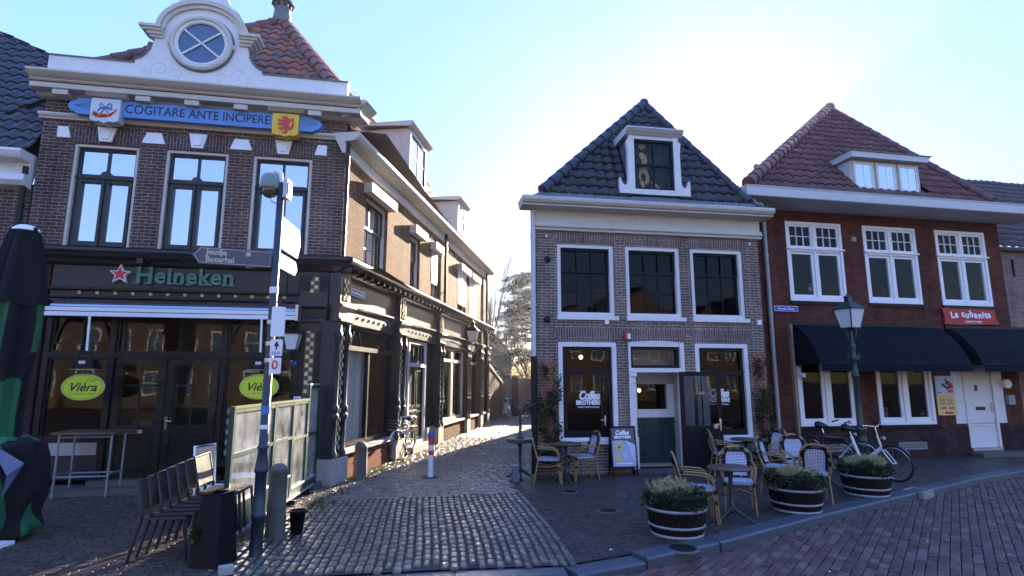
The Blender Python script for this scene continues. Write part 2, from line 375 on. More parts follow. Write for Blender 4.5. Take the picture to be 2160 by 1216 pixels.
def percell(name, stops, rough=.5, noise=.25, moss=0.0, mossc=(.06, .07, .02), spec=.5, bump=.25, bscale=40.0, rvar=.12, wet=0.0):
    """one colour per tile or stone, picked from the whole part of the UV"""
    m, N, L, B = newmat(name)
    tc = nd(N, "ShaderNodeTexCoord"); fl = nd(N, "ShaderNodeVectorMath", operation='FLOOR'); L.new(tc.outputs['UV'], fl.inputs[0])
    wn = nd(N, "ShaderNodeTexWhiteNoise", noise_dimensions='2D'); L.new(fl.outputs['Vector'], wn.inputs['Vector'])
    cr = nd(N, "ShaderNodeValToRGB"); L.new(wn.outputs['Value'], cr.inputs['Fac'])
    els = cr.color_ramp.elements
    while len(els) < len(stops): els.new(.5)
    for i, c in enumerate(stops): els[i].position = i / max(1, len(stops) - 1); els[i].color = col4(c)
    ns = nd(N, "ShaderNodeTexNoise", Scale=9.0, Detail=7.0, Roughness=.7); L.new(tc.outputs['Object'], ns.inputs['Vector'])
    r1 = nd(N, "ShaderNodeMapRange"); r1.inputs['From Min'].default_value = .3; r1.inputs['From Max'].default_value = .7
    r1.inputs['To Min'].default_value = 1 - noise; r1.inputs['To Max'].default_value = 1 + noise; L.new(ns.outputs['Fac'], r1.inputs['Value'])
    vm = nd(N, "ShaderNodeVectorMath", operation='SCALE'); L.new(cr.outputs['Color'], vm.inputs[0]); L.new(r1.outputs['Result'], vm.inputs['Scale'])
    out = vm.outputs['Vector']
    if moss:
        n2 = nd(N, "ShaderNodeTexNoise", Scale=3.0, Detail=8.0, Roughness=.75); L.new(tc.outputs['Object'], n2.inputs['Vector'])
        rp = nd(N, "ShaderNodeMapRange"); rp.inputs['From Min'].default_value = .5; rp.inputs['From Max'].default_value = .68; rp.inputs['To Max'].default_value = moss
        L.new(n2.outputs['Fac'], rp.inputs['Value'])
        m2 = nd(N, "ShaderNodeMix", data_type='RGBA'); L.new(rp.outputs['Result'], m2.inputs['Factor']); L.new(out, m2.inputs['A']); m2.inputs['B'].default_value = col4(mossc)
        out = m2.outputs['Result']
    L.new(out, B.inputs['Base Color'])
    rr = nd(N, "ShaderNodeMapRange"); rr.inputs['To Min'].default_value = max(.05, rough - rvar); rr.inputs['To Max'].default_value = min(1, rough + rvar)
    L.new(wn.outputs['Value'], rr.inputs['Value']); L.new(rr.outputs['Result'], B.inputs['Roughness'])
    B.inputs['Specular IOR Level'].default_value = spec
    if bump:
        nb = nd(N, "ShaderNodeTexNoise", Scale=bscale, Detail=5.0); L.new(tc.outputs['Object'], nb.inputs['Vector'])
        bp = nd(N, "ShaderNodeBump", Strength=bump, Distance=.006); L.new(nb.outputs['Fac'], bp.inputs['Height']); L.new(bp.outputs['Normal'], B.inputs['Normal'])
    return m
def glass(name, tint=(.6, .65, .65), boost=.0, wob=.002, mult=1.1):
    """window pane: mirror-like at the surface, see-through to the room behind"""
    m, N, L, B = newmat(name); N.remove(B); out = N["Material Output"]
    tr = nd(N, "ShaderNodeBsdfTransparent"); tr.inputs['Color'].default_value = col4(tint)
    gl = nd(N, "ShaderNodeBsdfGlossy"); gl.inputs['Roughness'].default_value = .015; gl.inputs['Color'].default_value = (.95, .97, 1, 1)
    fr = nd(N, "ShaderNodeFresnel", IOR=1.52)
    ad = nd(N, "ShaderNodeMath", operation='MULTIPLY_ADD'); ad.use_clamp = True; L.new(fr.outputs['Fac'], ad.inputs[0]); ad.inputs[1].default_value = mult; ad.inputs[2].default_value = boost
    tc = nd(N, "ShaderNodeTexCoord"); ns = nd(N, "ShaderNodeTexNoise", Scale=2.2, Detail=1.0); L.new(tc.outputs['UV'], ns.inputs['Vector'])
    bp = nd(N, "ShaderNodeBump", Strength=wob, Distance=1.0); L.new(ns.outputs['Fac'], bp.inputs['Height'])
    L.new(bp.outputs['Normal'], gl.inputs['Normal'])
    mx = nd(N, "ShaderNodeMixShader"); L.new(ad.outputs['Value'], mx.inputs[0]); L.new(tr.outputs[0], mx.inputs[1]); L.new(gl.outputs[0], mx.inputs[2])
    L.new(mx.outputs[0], out.inputs['Surface'])
    return m
def leafmat(name, c, var=.4, trans=.3, rough=.6):
    m, N, L, B = newmat(name); out = N["Material Output"]
    tc = nd(N, "ShaderNodeTexCoord"); fl = nd(N, "ShaderNodeVectorMath", operation='FLOOR'); L.new(tc.outputs['UV'], fl.inputs[0])
    wn = nd(N, "ShaderNodeTexWhiteNoise", noise_dimensions='2D'); L.new(fl.outputs['Vector'], wn.inputs['Vector'])
    mx = nd(N, "ShaderNodeMix", data_type='RGBA'); L.new(wn.outputs['Value'], mx.inputs['Factor'])
    mx.inputs['A'].default_value = col4([x * (1 - var) for x in c]); mx.inputs['B'].default_value = col4([x * (1 + var) for x in c])
    L.new(mx.outputs['Result'], B.inputs['Base Color']); B.inputs['Roughness'].default_value = rough; B.inputs['Specular IOR Level'].default_value = .3
    tl = nd(N, "ShaderNodeBsdfTranslucent"); L.new(mx.outputs['Result'], tl.inputs['Color'])
    ms = nd(N, "ShaderNodeMixShader"); ms.inputs[0].default_value = trans; L.new(B.outputs[0], ms.inputs[1]); L.new(tl.outputs[0], ms.inputs[2])
    L.new(ms.outputs[0], out.inputs['Surface'])
    return m
# bricks
brick('brick_brown', (.12, .070, .056), (.068, .045, .041), (.34, .31, .28), rh=.066)
brick('brick_brown_soldier', (.105, .066, .062), (.06, .042, .045), (.28, .26, .25), bw=.3, rh=.06, soldier=True, offset=.35)
brick('brick_tan', (.15, .054, .018), (.07, .027, .011), (.34, .25, .16), rh=.068, var=.45)
brick('brick_red_plinth', (.25, .075, .04), (.17, .055, .035), (.2, .14, .11), rh=.064)
brick('brick_mid', (.215, .148, .116), (.13, .098, .08), (.49, .46, .41), rh=.062)
brick('brick_mid_soldier', (.19, .125, .10), (.14, .098, .085), (.46, .42, .38), bw=.34, rh=.058, soldier=True, offset=.4)
brick('brick_red', (.15, .052, .034), (.09, .035, .025), (.075, .05, .04), rh=.063, ms=.010)
brick('brick_dark', (.07, .034, .034), (.04, .024, .026), (.05, .04, .04), rh=.063, ms=.010)
brick('brick_pink', (.30, .19, .15), (.2, .13, .11), (.32, .28, .25), rh=.06)
brick('brick_square', (.14, .10, .08), (.10, .07, .055), (.16, .13, .11), rh=.07)
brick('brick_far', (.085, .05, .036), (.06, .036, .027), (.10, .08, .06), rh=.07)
# paints
plain('white_paint', (.72, .72, .70), .5, var=.08, dirt=.38, dirtc=(.40, .39, .34), bump=.12, bscale=30)
plain('cream_paint', (.58, .55, .48), .55, var=.1, dirt=.45, dirtc=(.30, .28, .23), bump=.12, bscale=30)
plain('grey_paint', (.55, .56, .56), .5, var=.06, dirt=.25, dirtc=(.3, .3, .28))
plain('black_paint', (.011, .012, .014), .38, var=.3, dirt=.2, dirtc=(.03, .03, .03), spec=.22)
plain('charcoal_paint', (.026, .029, .034), .34, var=.25, dirt=.2, dirtc=(.05, .05, .05), spec=.3)
plain('door_black', (.014, .016, .015), .28, var=.3, dirt=.2, dirtc=(.035, .034, .031), spec=.2)
plain('navy_black', (.006, .007, .011), .4, var=.25, spec=.2)
plain('dark_green_paint', (.008, .035, .026), .35, var=.25, dirt=.2, dirtc=(.04, .05, .04))
plain('lead', (.12, .135, .155), .55, var=.25, bump=.2, bscale=20, dirt=.4, dirtc=(.22, .23, .22))
plain('zinc', (.34, .36, .38), .5, var=.15, dirt=.3, dirtc=(.2, .2, .19), metal=.3)
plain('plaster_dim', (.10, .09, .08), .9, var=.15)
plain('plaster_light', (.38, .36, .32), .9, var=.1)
plain('wood_floor', (.16, .10, .06), .6, var=.3)
plain('curtain', (.8, .8, .82), .95, var=.05)
plain('blue_board', (.10, .27, .62), .5, var=.06, dirt=.12, dirtc=(.15, .25, .42))
plain('ink_blue', (.012, .02, .06), .5, var=.2)
plain('shield_grey', (.62, .66, .72), .5, var=.08)
plain('shield_blue', (.06, .2, .42), .5, var=.1)
plain('heraldic_red', (.55, .05, .03), .5, var=.1)
plain('heraldic_yellow', (.85, .52, .03), .5, var=.06)
plain('gold_paint', (.62, .46, .12), .4, var=.2)
plain('sign_green', (.055, .17, .115), .45, var=.1)
plain('star_red', (.55, .02, .03), .4, var=.08)
plain('lime_sign', (.5, .66, .02), .4, var=.04)
plain('ink', (.015, .018, .015), .5, var=.2)
plain('soft_green_ink', (.16, .3, .05), .5, var=.1)
plain('pure_white', (.82, .83, .84), .4, var=.03)
plain('sign_blue', (.015, .06, .42), .35, var=.1)
plain('banner_red', (.42, .025, .022), .55, var=.1)
plain('awning_cloth', (.008, .010, .016), .85, var=.3, bump=.25, bscale=250, spec=.12)
plain('black_plastic', (.007, .007, .008), .55, var=.3, spec=.2)
plain('wicker_black', (.035, .03, .03), .5, var=.35, bump=.8, bscale=130)
plain('steel', (.45, .47, .5), .35, metal=.9, var=.15)
plain('chrome', (.75, .76, .78), .18, metal=1.0, var=.05)
plain('alu_white', (.74, .77, .8), .32, var=.05)
plain('galvanised', (.24, .28, .33), .42, metal=.5, var=.2)
plain('stone_grey', (.36, .34, .31), .75, var=.2, bump=.3, dirt=.35, dirtc=(.14, .14, .12))
plain('stone_dark', (.10, .10, .085), .7, var=.35, bump=.5, bscale=30, dirt=.6, dirtc=(.035, .05, .02))
plain('bluestone', (.065, .075, .09), .42, var=.25, bump=.35, bscale=40, dirt=.3, dirtc=(.05, .055, .06))
plain('concrete', (.27, .26, .24), .8, var=.2, bump=.3, dirt=.3, dirtc=(.14, .14, .12))
plain('soil', (.03, .026, .02), .95, var=.4, bump=.6, bscale=60)
plain('asphalt_joint', (.035, .033, .03), .9, var=.4, bump=.5, bscale=50)
plain('moss', (.055, .085, .02), .95, var=.5, scale=9, bump=.8, bscale=80)
plain('rattan', (.30, .19, .075), .42, var=.3, scale=12)
plain('rattan_dark', (.05, .03, .018), .5, var=.3)
plain('table_brown', (.10, .06, .042), .4, var=.3, scale=9)
plain('barrel_black', (.006, .0055, .006), .7, var=.4, spec=.2, scale=10, bump=.4, bscale=35)
plain('barrel_hoop', (.30, .31, .32), .55, var=.25, scale=14, dirt=.55, dirtc=(.12, .10, .09), metal=.25)
plain('trellis_wood', (.35, .13, .05), .75, var=.3)
plain('bark', (.085, .065, .045), .9, var=.4, bump=.6, bscale=25)
plain('bark_light', (.17, .14, .11), .9, var=.4)
plain('rubber', (.012, .012, .012), .7, var=.2)
plain('bike_white', (.74, .75, .76), .3, var=.05, coat=.4)
plain('bike_black', (.016, .016, .018), .3, var=.2)
plain('reflector_red', (.6, .02, .015), .25, var=.1)
plain('lamp_green', (.02, .04, .038), .4, var=.3, dirt=.25, dirtc=(.07, .08, .075))
plain('pole_blue', (.022, .032, .05), .4, var=.25, dirt=.3, dirtc=(.07, .075, .08))
plain('camera_green', (.2, .25, .22), .4, var=.1)
plain('camera_dome', (.09, .07, .06), .12, var=.2, spec=.8)
plain('post_red', (.6, .05, .03), .45, var=.1, dirt=.3, dirtc=(.3, .1, .08))
plain('post_white', (.7, .74, .8), .45, var=.06, dirt=.35, dirtc=(.4, .42, .45))
plain('cloth_black', (.014, .014, .017), .9, var=.35, spec=.15, bump=.4, bscale=60)
plain('cloth_green', (.010, .12, .045), .8, var=.25, bump=.3, bscale=60)
plain('tarp_blue', (.10, .13, .25), .5, var=.15)
plain('alarm_red', (.4, .03, .03), .45, var=.1)
plain('skin', (.45, .28, .2), .6, var=.08)
plain('hair_dark', (.03, .02, .015), .7, var=.3)
plain('jumper_dark', (.035, .035, .045), .9, var=.2)
plain('terracotta', (.35, .14, .07), .8, var=.2)
plain('poster_yellow', (.75, .55, .22), .6, var=.05)
plain('poster_sky', (.45, .55, .6), .6, var=.1)
plain('poster_dark', (.06, .05, .05), .6, var=.3)
plain('pale_board', (.5, .62, .68), .5, var=.15)
plain('food_yellow', (.65, .55, .2), .5, var=.3, scale=20)
plain('food_lilac', (.45, .42, .62), .5, var=.3, scale=20)
plain('gold_figure', (.75, .52, .17), .6, var=.2)
plain('net_grey', (.16, .15, .15), .9, var=.4, scale=8)
plain('pigeon_grey', (.19, .2, .23), .7, var=.4, scale=30)
plain('door_tile_green', (.018, .05, .05), .18, var=.35, scale=5)
plain('wood_bleached', (.34, .25, .17), .8, var=.3)
plain('fence_wood', (.22, .16, .11), .8, var=.3, scale=6)
plain('oak_interior', (.20, .10, .05), .5, var=.3)
plain('warm_lamp', (1, .7, .35), .5, var=.0, emit=(1, .62, .25, 1.6))
plain('lamp_glass', (.62, .66, .7), .35, var=.08)
plain('lamp_glass_sunlit', (.75, .72, .62), .3, var=.08)  # lantern glass again, with sunlight put into its warmer, paler colour
plain('tile_cream', (.46, .50, .36), .25, var=.15, scale=25)
plain('tile_yellow', (.62, .52, .2), .25, var=.15, scale=25)
plain('tile_blue', (.03, .07, .3), .25, var=.15)
plain('tile_black', (.012, .02, .017), .2, var=.3)
plain('green_glaze', (.02, .05, .04), .2, var=.3)
# roofs, stones, leaves
percell('tile_orange', [(.28, .085, .045), (.35, .12, .06), (.13, .075, .07), (.22, .07, .045), (.16, .09, .08), (.31, .10, .05)], rough=.55, moss=.25)
percell('tile_redbrown', [(.115, .04, .032), (.16, .055, .04), (.13, .045, .034), (.09, .036, .031), (.14, .06, .045)], rough=.6, moss=.3, mossc=(.07, .06, .04))
percell('tile_dark', [(.018, .022, .032), (.030, .034, .043), (.021, .025, .034), (.042, .046, .052), (.024, .027, .03)], rough=.55, moss=.4, mossc=(.05, .065, .03))
percell('tile_blue_glazed', [(.03, .034, .05), (.042, .046, .062), (.034, .036, .05)], rough=.28, moss=.05)
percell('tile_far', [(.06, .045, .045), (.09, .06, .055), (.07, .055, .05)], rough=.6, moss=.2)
plain('ridge_red', (.16, .062, .048), .6, var=.3, scale=7, bump=.2, dirt=.4, dirtc=(.14, .11, .09))
plain('ridge_dark', (.032, .036, .046), .55, var=.3, scale=7, bump=.2, dirt=.3, dirtc=(.1, .1, .08))
percell('sett', [(.09, .077, .06), (.13, .11, .085), (.07, .062, .053), (.16, .135, .10), (.10, .084, .066), (.075, .058, .048)], rough=.42, noise=.4, spec=.42, bump=.4, bscale=45, rvar=.08)
percell('sett_rough', [(.15, .12, .09), (.19, .15, .11), (.11, .095, .075), (.22, .17, .12)], rough=.46, noise=.35, spec=.5, bump=.5, bscale=45, moss=.25, mossc=(.05, .055, .02))
percell('street_brick', [(.10, .055, .046), (.14, .074, .06), (.07, .046, .042), (.18, .105, .088), (.11, .056, .044)], rough=.45, noise=.4, spec=.35, bump=.4)
percell('pave_brick', [(.05, .038, .034), (.062, .046, .04), (.04, .032, .03), (.075, .055, .046)], rough=.5, noise=.4, spec=.25, bump=.4)
percell('terrace_brick', [(.07, .05, .04), (.09, .06, .044), (.055, .042, .036), (.105, .074, .054)], rough=.55, noise=.4, spec=.25, bump=.4)
leafmat('leaf_green', (.05, .085, .028)); leafmat('leaf_ivy', (.045, .075, .03)); leafmat('heather', (.50, .45, .22), var=.35)
leafmat('cedar_needles', (.028, .042, .024), trans=.15); leafmat('leaf_pale', (.11, .12, .045), trans=.5); leafmat('creeper', (.05, .055, .022))
leafmat('leaf_litter', (.16, .11, .06), var=.5, trans=.1); leafmat('moss_leaf', (.08, .10, .02), trans=.3); leafmat('shrub_brown', (.13, .10, .06), trans=.4)
glass('glass_clear', (.75, .76, .76), mult=.4); glass('glass_dark', (.35, .36, .38), .0, mult=.38); glass('glass_sky', (.7, .75, .8), .55); glass('glass_shop', (.8, .8, .76), .0, mult=.5)
def frosted():
    m, N, L, B = newmat('glass_frosted'); out = N["Material Output"]
    B.inputs['Base Color'].default_value = (.72, .74, .68, 1); B.inputs['Roughness'].default_value = .3
    tl = nd(N, "ShaderNodeBsdfTranslucent"); tl.inputs['Color'].default_value = (.75, .77, .7, 1)
    tr = nd(N, "ShaderNodeBsdfTransparent"); tr.inputs['Color'].default_value = (.8, .84, .8, 1)
    tc = nd(N, "ShaderNodeTexCoord"); ns = nd(N, "ShaderNodeTexNoise", Scale=3.0, Detail=6.0); L.new(tc.outputs['Object'], ns.inputs['Vector'])
    a = nd(N, "ShaderNodeMixShader"); a.inputs[0].default_value = .6; L.new(B.outputs[0], a.inputs[1]); L.new(tl.outputs[0], a.inputs[2])
    mr = nd(N, "ShaderNodeMapRange"); mr.inputs['From Min'].default_value = .35; mr.inputs['From Max'].default_value = .7; mr.inputs['To Min'].default_value = .42; mr.inputs['To Max'].default_value = .85
    L.new(ns.outputs['Fac'], mr.inputs['Value'])
    b = nd(N, "ShaderNodeMixShader"); L.new(mr.outputs['Result'], b.inputs[0]); L.new(a.outputs[0], b.inputs[1]); L.new(tr.outputs[0], b.inputs[2])
    L.new(b.outputs[0], out.inputs['Surface'])
frosted()
def dots():
    """white woven seat with navy dots"""
    m, N, L, B = newmat('weave')
    tc = nd(N, "ShaderNodeTexCoord"); mp = nd(N, "ShaderNodeMapping"); mp.inputs['Scale'].default_value = (62, 62, 62); mp.inputs['Rotation'].default_value = (0, 0, rad(45)); L.new(tc.outputs['UV'], mp.inputs['Vector'])
    ck = nd(N, "ShaderNodeTexChecker", Scale=1.0); L.new(mp.outputs['Vector'], ck.inputs['Vector'])
    ck.inputs['Color1'].default_value = (.74, .77, .84, 1); ck.inputs['Color2'].default_value = (.03, .04, .13, 1)
    L.new(ck.outputs['Color'], B.inputs['Base Color']); B.inputs['Roughness'].default_value = .45
    bp = nd(N, "ShaderNodeBump", Strength=.5, Distance=.005); L.new(ck.outputs['Fac'], bp.inputs['Height']); L.new(bp.outputs['Normal'], B.inputs['Normal'])
dots()
# ------------------------------------------------------------------ ground: street, kerb, pavements, setts
random.seed(5)
KERB = [(-40, 2.2), (-9, 5.25), (-2.75, 5.98), (-1.75, 6.12), (-.6, 6.3), (.56, 6.42), (1.36, 6.82), (2.38, 7.42), (4.41, 8.83), (6.96, 10.48), (9.2, 11.9), (11.68, 13.26), (17, 15.4), (45, 24)]
def kerb_y(x):
    for i in range(len(KERB) - 1):
        (xa, ya), (xb, yb) = KERB[i], KERB[i + 1]
        if xa <= x <= xb: return ya + (yb - ya) * (x - xa) / (xb - xa)
    return 30
mb = MB(); mb.face([(-300, -300, -.13), (300, -300, -.13), (300, 600, -.13), (-300, 600, -.13)], 'asphalt_joint')
mb.build('ground', kind='structure')
mb = MB(); mb.face([(x, y, -.014) for x, y in KERB] + [(45, 500, -.014), (-40, 500, -.014)], 'asphalt_joint')
mb.build('pavement_bed', kind='structure')
mb = MB()
def kerb_pts():
    out = []
    for i in range(len(KERB) - 1):
        a, b = Vector(KERB[i]), Vector(KERB[i + 1]); n = max(1, round((b - a).length / 1.0))
        for k in range(n): out.append(a + (b - a) * k / n)
    return out + [Vector(KERB[-1])]
KP = kerb_pts()
for a, b in zip(KP[:-1], KP[1:]):
    d = (b - a).normalized(); n = Vector((d.y, -d.x)); g = .008; j = random.uniform(-.004, .004)
    if b.x < -12 or a.x > 30: continue
    drop = 0.0 if a.x > 1.3 else -.045
    p, q = a + d * g, b - d * g
    top, wd = .012 + j + drop, .27
    A = [(p.x, p.y), (q.x, q.y), (q.x + n.x * (wd - .025), q.y + n.y * (wd - .025)), (p.x + n.x * (wd - .025), p.y + n.y * (wd - .025))]
    mb.face([(x, y, top) for x, y in A][::-1], 'bluestone')
    B_ = [(q.x + n.x * wd, q.y + n.y * wd), (p.x + n.x * wd, p.y + n.y * wd)]
    mb.face([(*A[3], top), (*A[2], top), (*B_[0], top - .022), (*B_[1], top - .022)], 'bluestone')
    mb.face([(*B_[1], top - .022), (*B_[0], top - .022), (*B_[0], -.13), (*B_[1], -.13)], 'bluestone')
    mb.face([(*A[0], top), (*A[1], top), (*A[1], -.1), (*A[0], -.1)], 'bluestone')
    for u, v in ((0, 3), (1, 2)):
        e = B_[1] if u == 0 else B_[0]
        mb.face([(*A[u], top), (*A[v], top), (*e, top - .022), (*e, -.13), (*A[u], -.13)], 'bluestone')
mb.build('kerb', kind='structure')

def pave(name, inside, c, yaw, ext, Ls, Ws, gap, z, mat, jit=.006, tilt=.03, fine=False, dome=.006, wander=0.0, sink=.03):
    """a sheet of separately laid stones; fine stones are rounded and domed"""
    mb = MB(); cy, sy = math.cos(rad(yaw)), math.sin(rad(yaw)); mi = mb.mi(mat)
    nr = int(ext[1] / Ws); nl = int(ext[0] / Ls) + 2
    for j in range(-nr // 2, nr // 2 + 1):
        off = (j % 2) * .5 * Ls + random.uniform(-.12, .12) * Ls; u = -ext[0] / 2 + off; k = 0
        while u < ext[0] / 2:
            L = Ls * (1 + random.uniform(-.16, .16) * (1 if fine else .25)); uc = u + L / 2; u += L; k += 1
            vc = j * Ws + (math.sin(uc * .9 + j * .05) * wander if wander else 0)
            x, y = c[0] + cy * uc - sy * vc, c[1] + sy * uc + cy * vc
            if not inside(x, y): continue
            a = rad(yaw) + random.uniform(-1, 1) * jit * 4; ca, sa = math.cos(a), math.sin(a)
            hl, hw = L / 2 - gap / 2, Ws / 2 - gap / 2 + random.uniform(-.3, .3) * gap
            tx, ty = random.gauss(0, tilt), random.gauss(0, tilt); zz = z + random.uniform(-1, 1) * jit
            base = len(mb.v); uv = (random.randint(0, 400) + .5, random.randint(0, 400) + .5)
            def put(p, q, h):
                mb.v.append((x + ca * p - sa * q, y + sa * p + ca * q, zz + h + p * tx + q * ty))
            if fine:
                r = min(hl, hw) * random.uniform(.3, .55); e = .008
                o = [(hl, hw - r), (hl - r, hw), (-hl + r, hw), (-hl, hw - r), (-hl, -hw + r), (-hl + r, -hw), (hl - r, -hw), (hl, -hw + r)]
                for p, q in o: put(p, q, -sink)
                for p, q in o: put(p, q, -.012)
                for p, q in o: put(p * (1 - e / hl), q * (1 - e / hw), dome * .4)
                for p, q in o: put(p * .45, q * .45, dome)
                for ring in range(3):
                    for i in range(8):
                        i2 = (i + 1) % 8; s = base + ring * 8
                        mb.f.append([s + i, s + i2, s + 8 + i2, s + 8 + i]); mb.m.append(mi); mb.sm.append(ring > 0); mb.uv.append([uv] * 4)
                mb.f.append([base + 24 + i for i in range(8)]); mb.m.append(mi); mb.sm.append(True); mb.uv.append([uv] * 8)
            else:
                e = .006; o = [(hl, hw), (-hl, hw), (-hl, -hw), (hl, -hw)]
                for p, q in o: put(p, q, -sink)
                for p, q in o: put(p, q, -.006)
                for p, q in o: put(p - math.copysign(e, p), q - math.copysign(e, q), 0)
                for ring in range(2):
                    for i in range(4):
                        i2 = (i + 1) % 4; s = base + ring * 4
                        mb.f.append([s + i, s + i2, s + 4 + i2, s + 4 + i]); mb.m.append(mi); mb.sm.append(False); mb.uv.append([uv] * 4)
                mb.f.append([base + 8 + i for i in range(4)]); mb.m.append(mi); mb.sm.append(False); mb.uv.append([uv] * 4)
    return mb.build(name, kind='structure')
def alley_l(y): return -3.49 + .1555 * (y - 11.14) + .02
def setts_in(x, y):
    right = .75 - (y - 6.4) * .14
    top = 9.55 + (x + 3.4) * .22
    return y > kerb_y(x) + .04 and x < right and x > -3.15 + .02 * (y - 6) - max(0, 8.2 - y) * .02 and y < top
pave('cobblestone_paving', setts_in, (-1.2, 8.3), 97, (5.6, 6.0), .19, .1, .024, .0, 'sett', jit=.003, tilt=.016, fine=True, dome=.0012, wander=.05)
def rough_in(x, y):
    top = 9.55 + (x + 3.4) * .22
    right = .62 - (y - 6.4) * .14 if y < 11.6 else .42 + .1555 * (y - 11.6)
    return y > kerb_y(x) + .04 and x < right and x > max(alley_l(y), -3.6) and y >= top
pave('alley_paving', rough_in, (-1.0, 14), -6, (8, 11.5), .21, .075, .012, -.002, 'sett_rough', jit=.005, tilt=.025, fine=True, dome=.004, wander=.03)
pave('alley_paving_far', lambda x, y: y > 19.7 and y < 36 and x > alley_l(y) - (2 if y > 26.5 else 0) and x < .5 + .1555 * (y - 11.6), (.5, 28), -6, (9, 18), .21, .1, .012, -.002, 'sett_rough', jit=.004, tilt=.03)
def pav_in(x, y):
    right = .75 - (y - 6.4) * .14
    if not (y > kerb_y(x) + .04 and x < 16): return False
    if y < 11.6 and x < right: return False
    if y >= 11.6 and x < .5: return False
    return y < 12.35 + (x - .5) * .166 if x < 5.9 else y < 13.95 + (x - 6.27) * .196 + .1
pave('brick_pavement', pav_in, (7.5, 11), 10, (19, 12), .21, .085, .008, -.001, 'pave_brick', jit=.0025, tilt=.012)
pave('terrace_paving', lambda x, y: y > kerb_y(x) + .04 and x < -3.1 - max(0, 8.2 - y) * .02 and y < 10.65 + (x + 6) * .19 and x > -11, (-6, 8), 22, (11, 8), .21, .1, .010, -.001, 'terrace_brick', jit=.004, tilt=.025)
pave('brick_street', lambda x, y: y < kerb_y(x) - .30 and y > 2.6 and x > -1.5, (6, 7.5), 52, (16, 15), .21, .105, .010, -.105, 'street_brick', jit=.005, tilt=.035)
mb = MB()
for i in range(260):                                                   # moss and weeds along the plinths, stones and screen
    k = random.random()
    if k < .45: t = random.random(); x, y = -3.3 + .1555 * (t * 3.2), 11.3 + t * 3.2; x += random.gauss(.16, .07)
    elif k < .8: t = random.random(); x, y = -3.05 + random.gauss(0, .14), 7.2 + t * 3.4
    else: x, y = -3.1 + random.gauss(0, .16), 11.75 + random.gauss(0, .12)
    for q in range(3):
        a = random.uniform(0, 6.28); l = random.uniform(.015, .05); h = random.uniform(.012, .06)
        mb.face([(x, y, -.005), (x + math.cos(a) * l, y + math.sin(a) * l, h), (x + math.cos(a + .8) * l, y + math.sin(a + .8) * l, h * .8)], 'moss_leaf', uv=[(i + .5, q + .5)] * 3)
mb.build('moss_tufts')['kind'] = 'stuff'
for (x, y, r), lb in zip([(1.02, 10.35, .13), (1.45, 8.9, .14), (2.0, 6.98, .17)], ["small round iron cover in the dark pavement nearest the coffee house", "round iron cover in the pavement between alley and front planter", "round iron cover beside the kerb in front of the nearest barrel planter"]):
    mb = MB(); mb.lathe([(r + .03, -.01), (r + .03, .006), (r, .007)], (x, y, 0), 'stone_dark', n=20); mb.lathe([(r, .006), (r * .9, .011), (0.0001, .011)], (x, y, 0), 'black_plastic', n=20)
    tag(mb.build('utility_cover'), lb, 'manhole cover', 'round covers in the pavement')
mb = MB(); T0 = Matrix.Translation((7.25, 10.45, 0)) @ Matrix.Rotation(rad(33), 4, 'Z'); mb.T = T0
mb.box(-.2, .2, -.17, -.13, -.12, .02, 'concrete'); mb.box(-.2, .2, .13, .17, -.1, .02, 'concrete'); mb.box(-.2, -.16, -.13, .13, -.1, .02, 'concrete'); mb.box(.16, .2, -.13, .13, -.1, .02, 'concrete')
for k in range(5): mb.box(-.13 + k * .06, -.11 + k * .06, -.13, .13, -.02, .006, 'black_plastic')
tag(mb.build('street_drain'), "square concrete street drain set into the kerb near the right barrel planter", 'drain')

mb = MB(); random.seed(77)
for i in range(230):                                                   # scattered bits of paper and dead leaves
    x, y = random.uniform(-7, 9), random.uniform(5, 13)
    if x > 4 and y > 11: continue
    z = .012 if y > kerb_y(x) else -.088
    a = random.uniform(0, 6.28); l = random.uniform(.012, .035); c, s_ = math.cos(a), math.sin(a); k = random.uniform(.4, .9)
    m = 'leaf_litter' if random.random() < .8 else 'pure_white'
    mb.face([(x + c * l, y + s_ * l, z), (x - s_ * l * k, y + c * l * k, z + .008), (x - c * l, y - s_ * l, z + .002), (x + s_ * l * k, y - c * l * k, z + .01)], m, uv=[(i + .5, .5)] * 4)
mb.build('leaf_litter', kind='stuff')
# ------------------------------------------------------------------ shared builders for windows
def sash(mb, x0, x1, z0, z1, y0, y1, fw, mat, nx=1, nz=1, bw=.03, by=None, bot=None):
    """border of width fw plus glazing bars"""
    bt = bot or fw
    mb.box(x0, x0 + fw, y0, y1, z0, z1, mat); mb.box(x1 - fw, x1, y0, y1, z0, z1, mat)
    mb.box(x0 + fw, x1 - fw, y0, y1, z0, z0 + bt, mat); mb.box(x0 + fw, x1 - fw, y0, y1, z1 - fw, z1, mat)
    a, b, c, d = x0 + fw, x1 - fw, z0 + bt, z1 - fw; q0 = y0 + .008; q1 = y1 - .008
    for i in range(1, nx): u = a + (b - a) * i / nx; mb.box(u - bw / 2, u + bw / 2, q0, q1, c, d, mat)
    for j in range(1, nz): v = c + (d - c) * j / nz; mb.box(a, b, q0 + .003, q1 - .003, v - bw / 2, v + bw / 2, mat)
    return a, b, c, d
def pane(parent, T, x0, x1, z0, z1, y, mat, name='pane'):
    mb = MB(T); mb.face([(x0, y, z0), (x1, y, z0), (x1, y, z1), (x0, y, z1)], mat); return mb.build(name, parent)
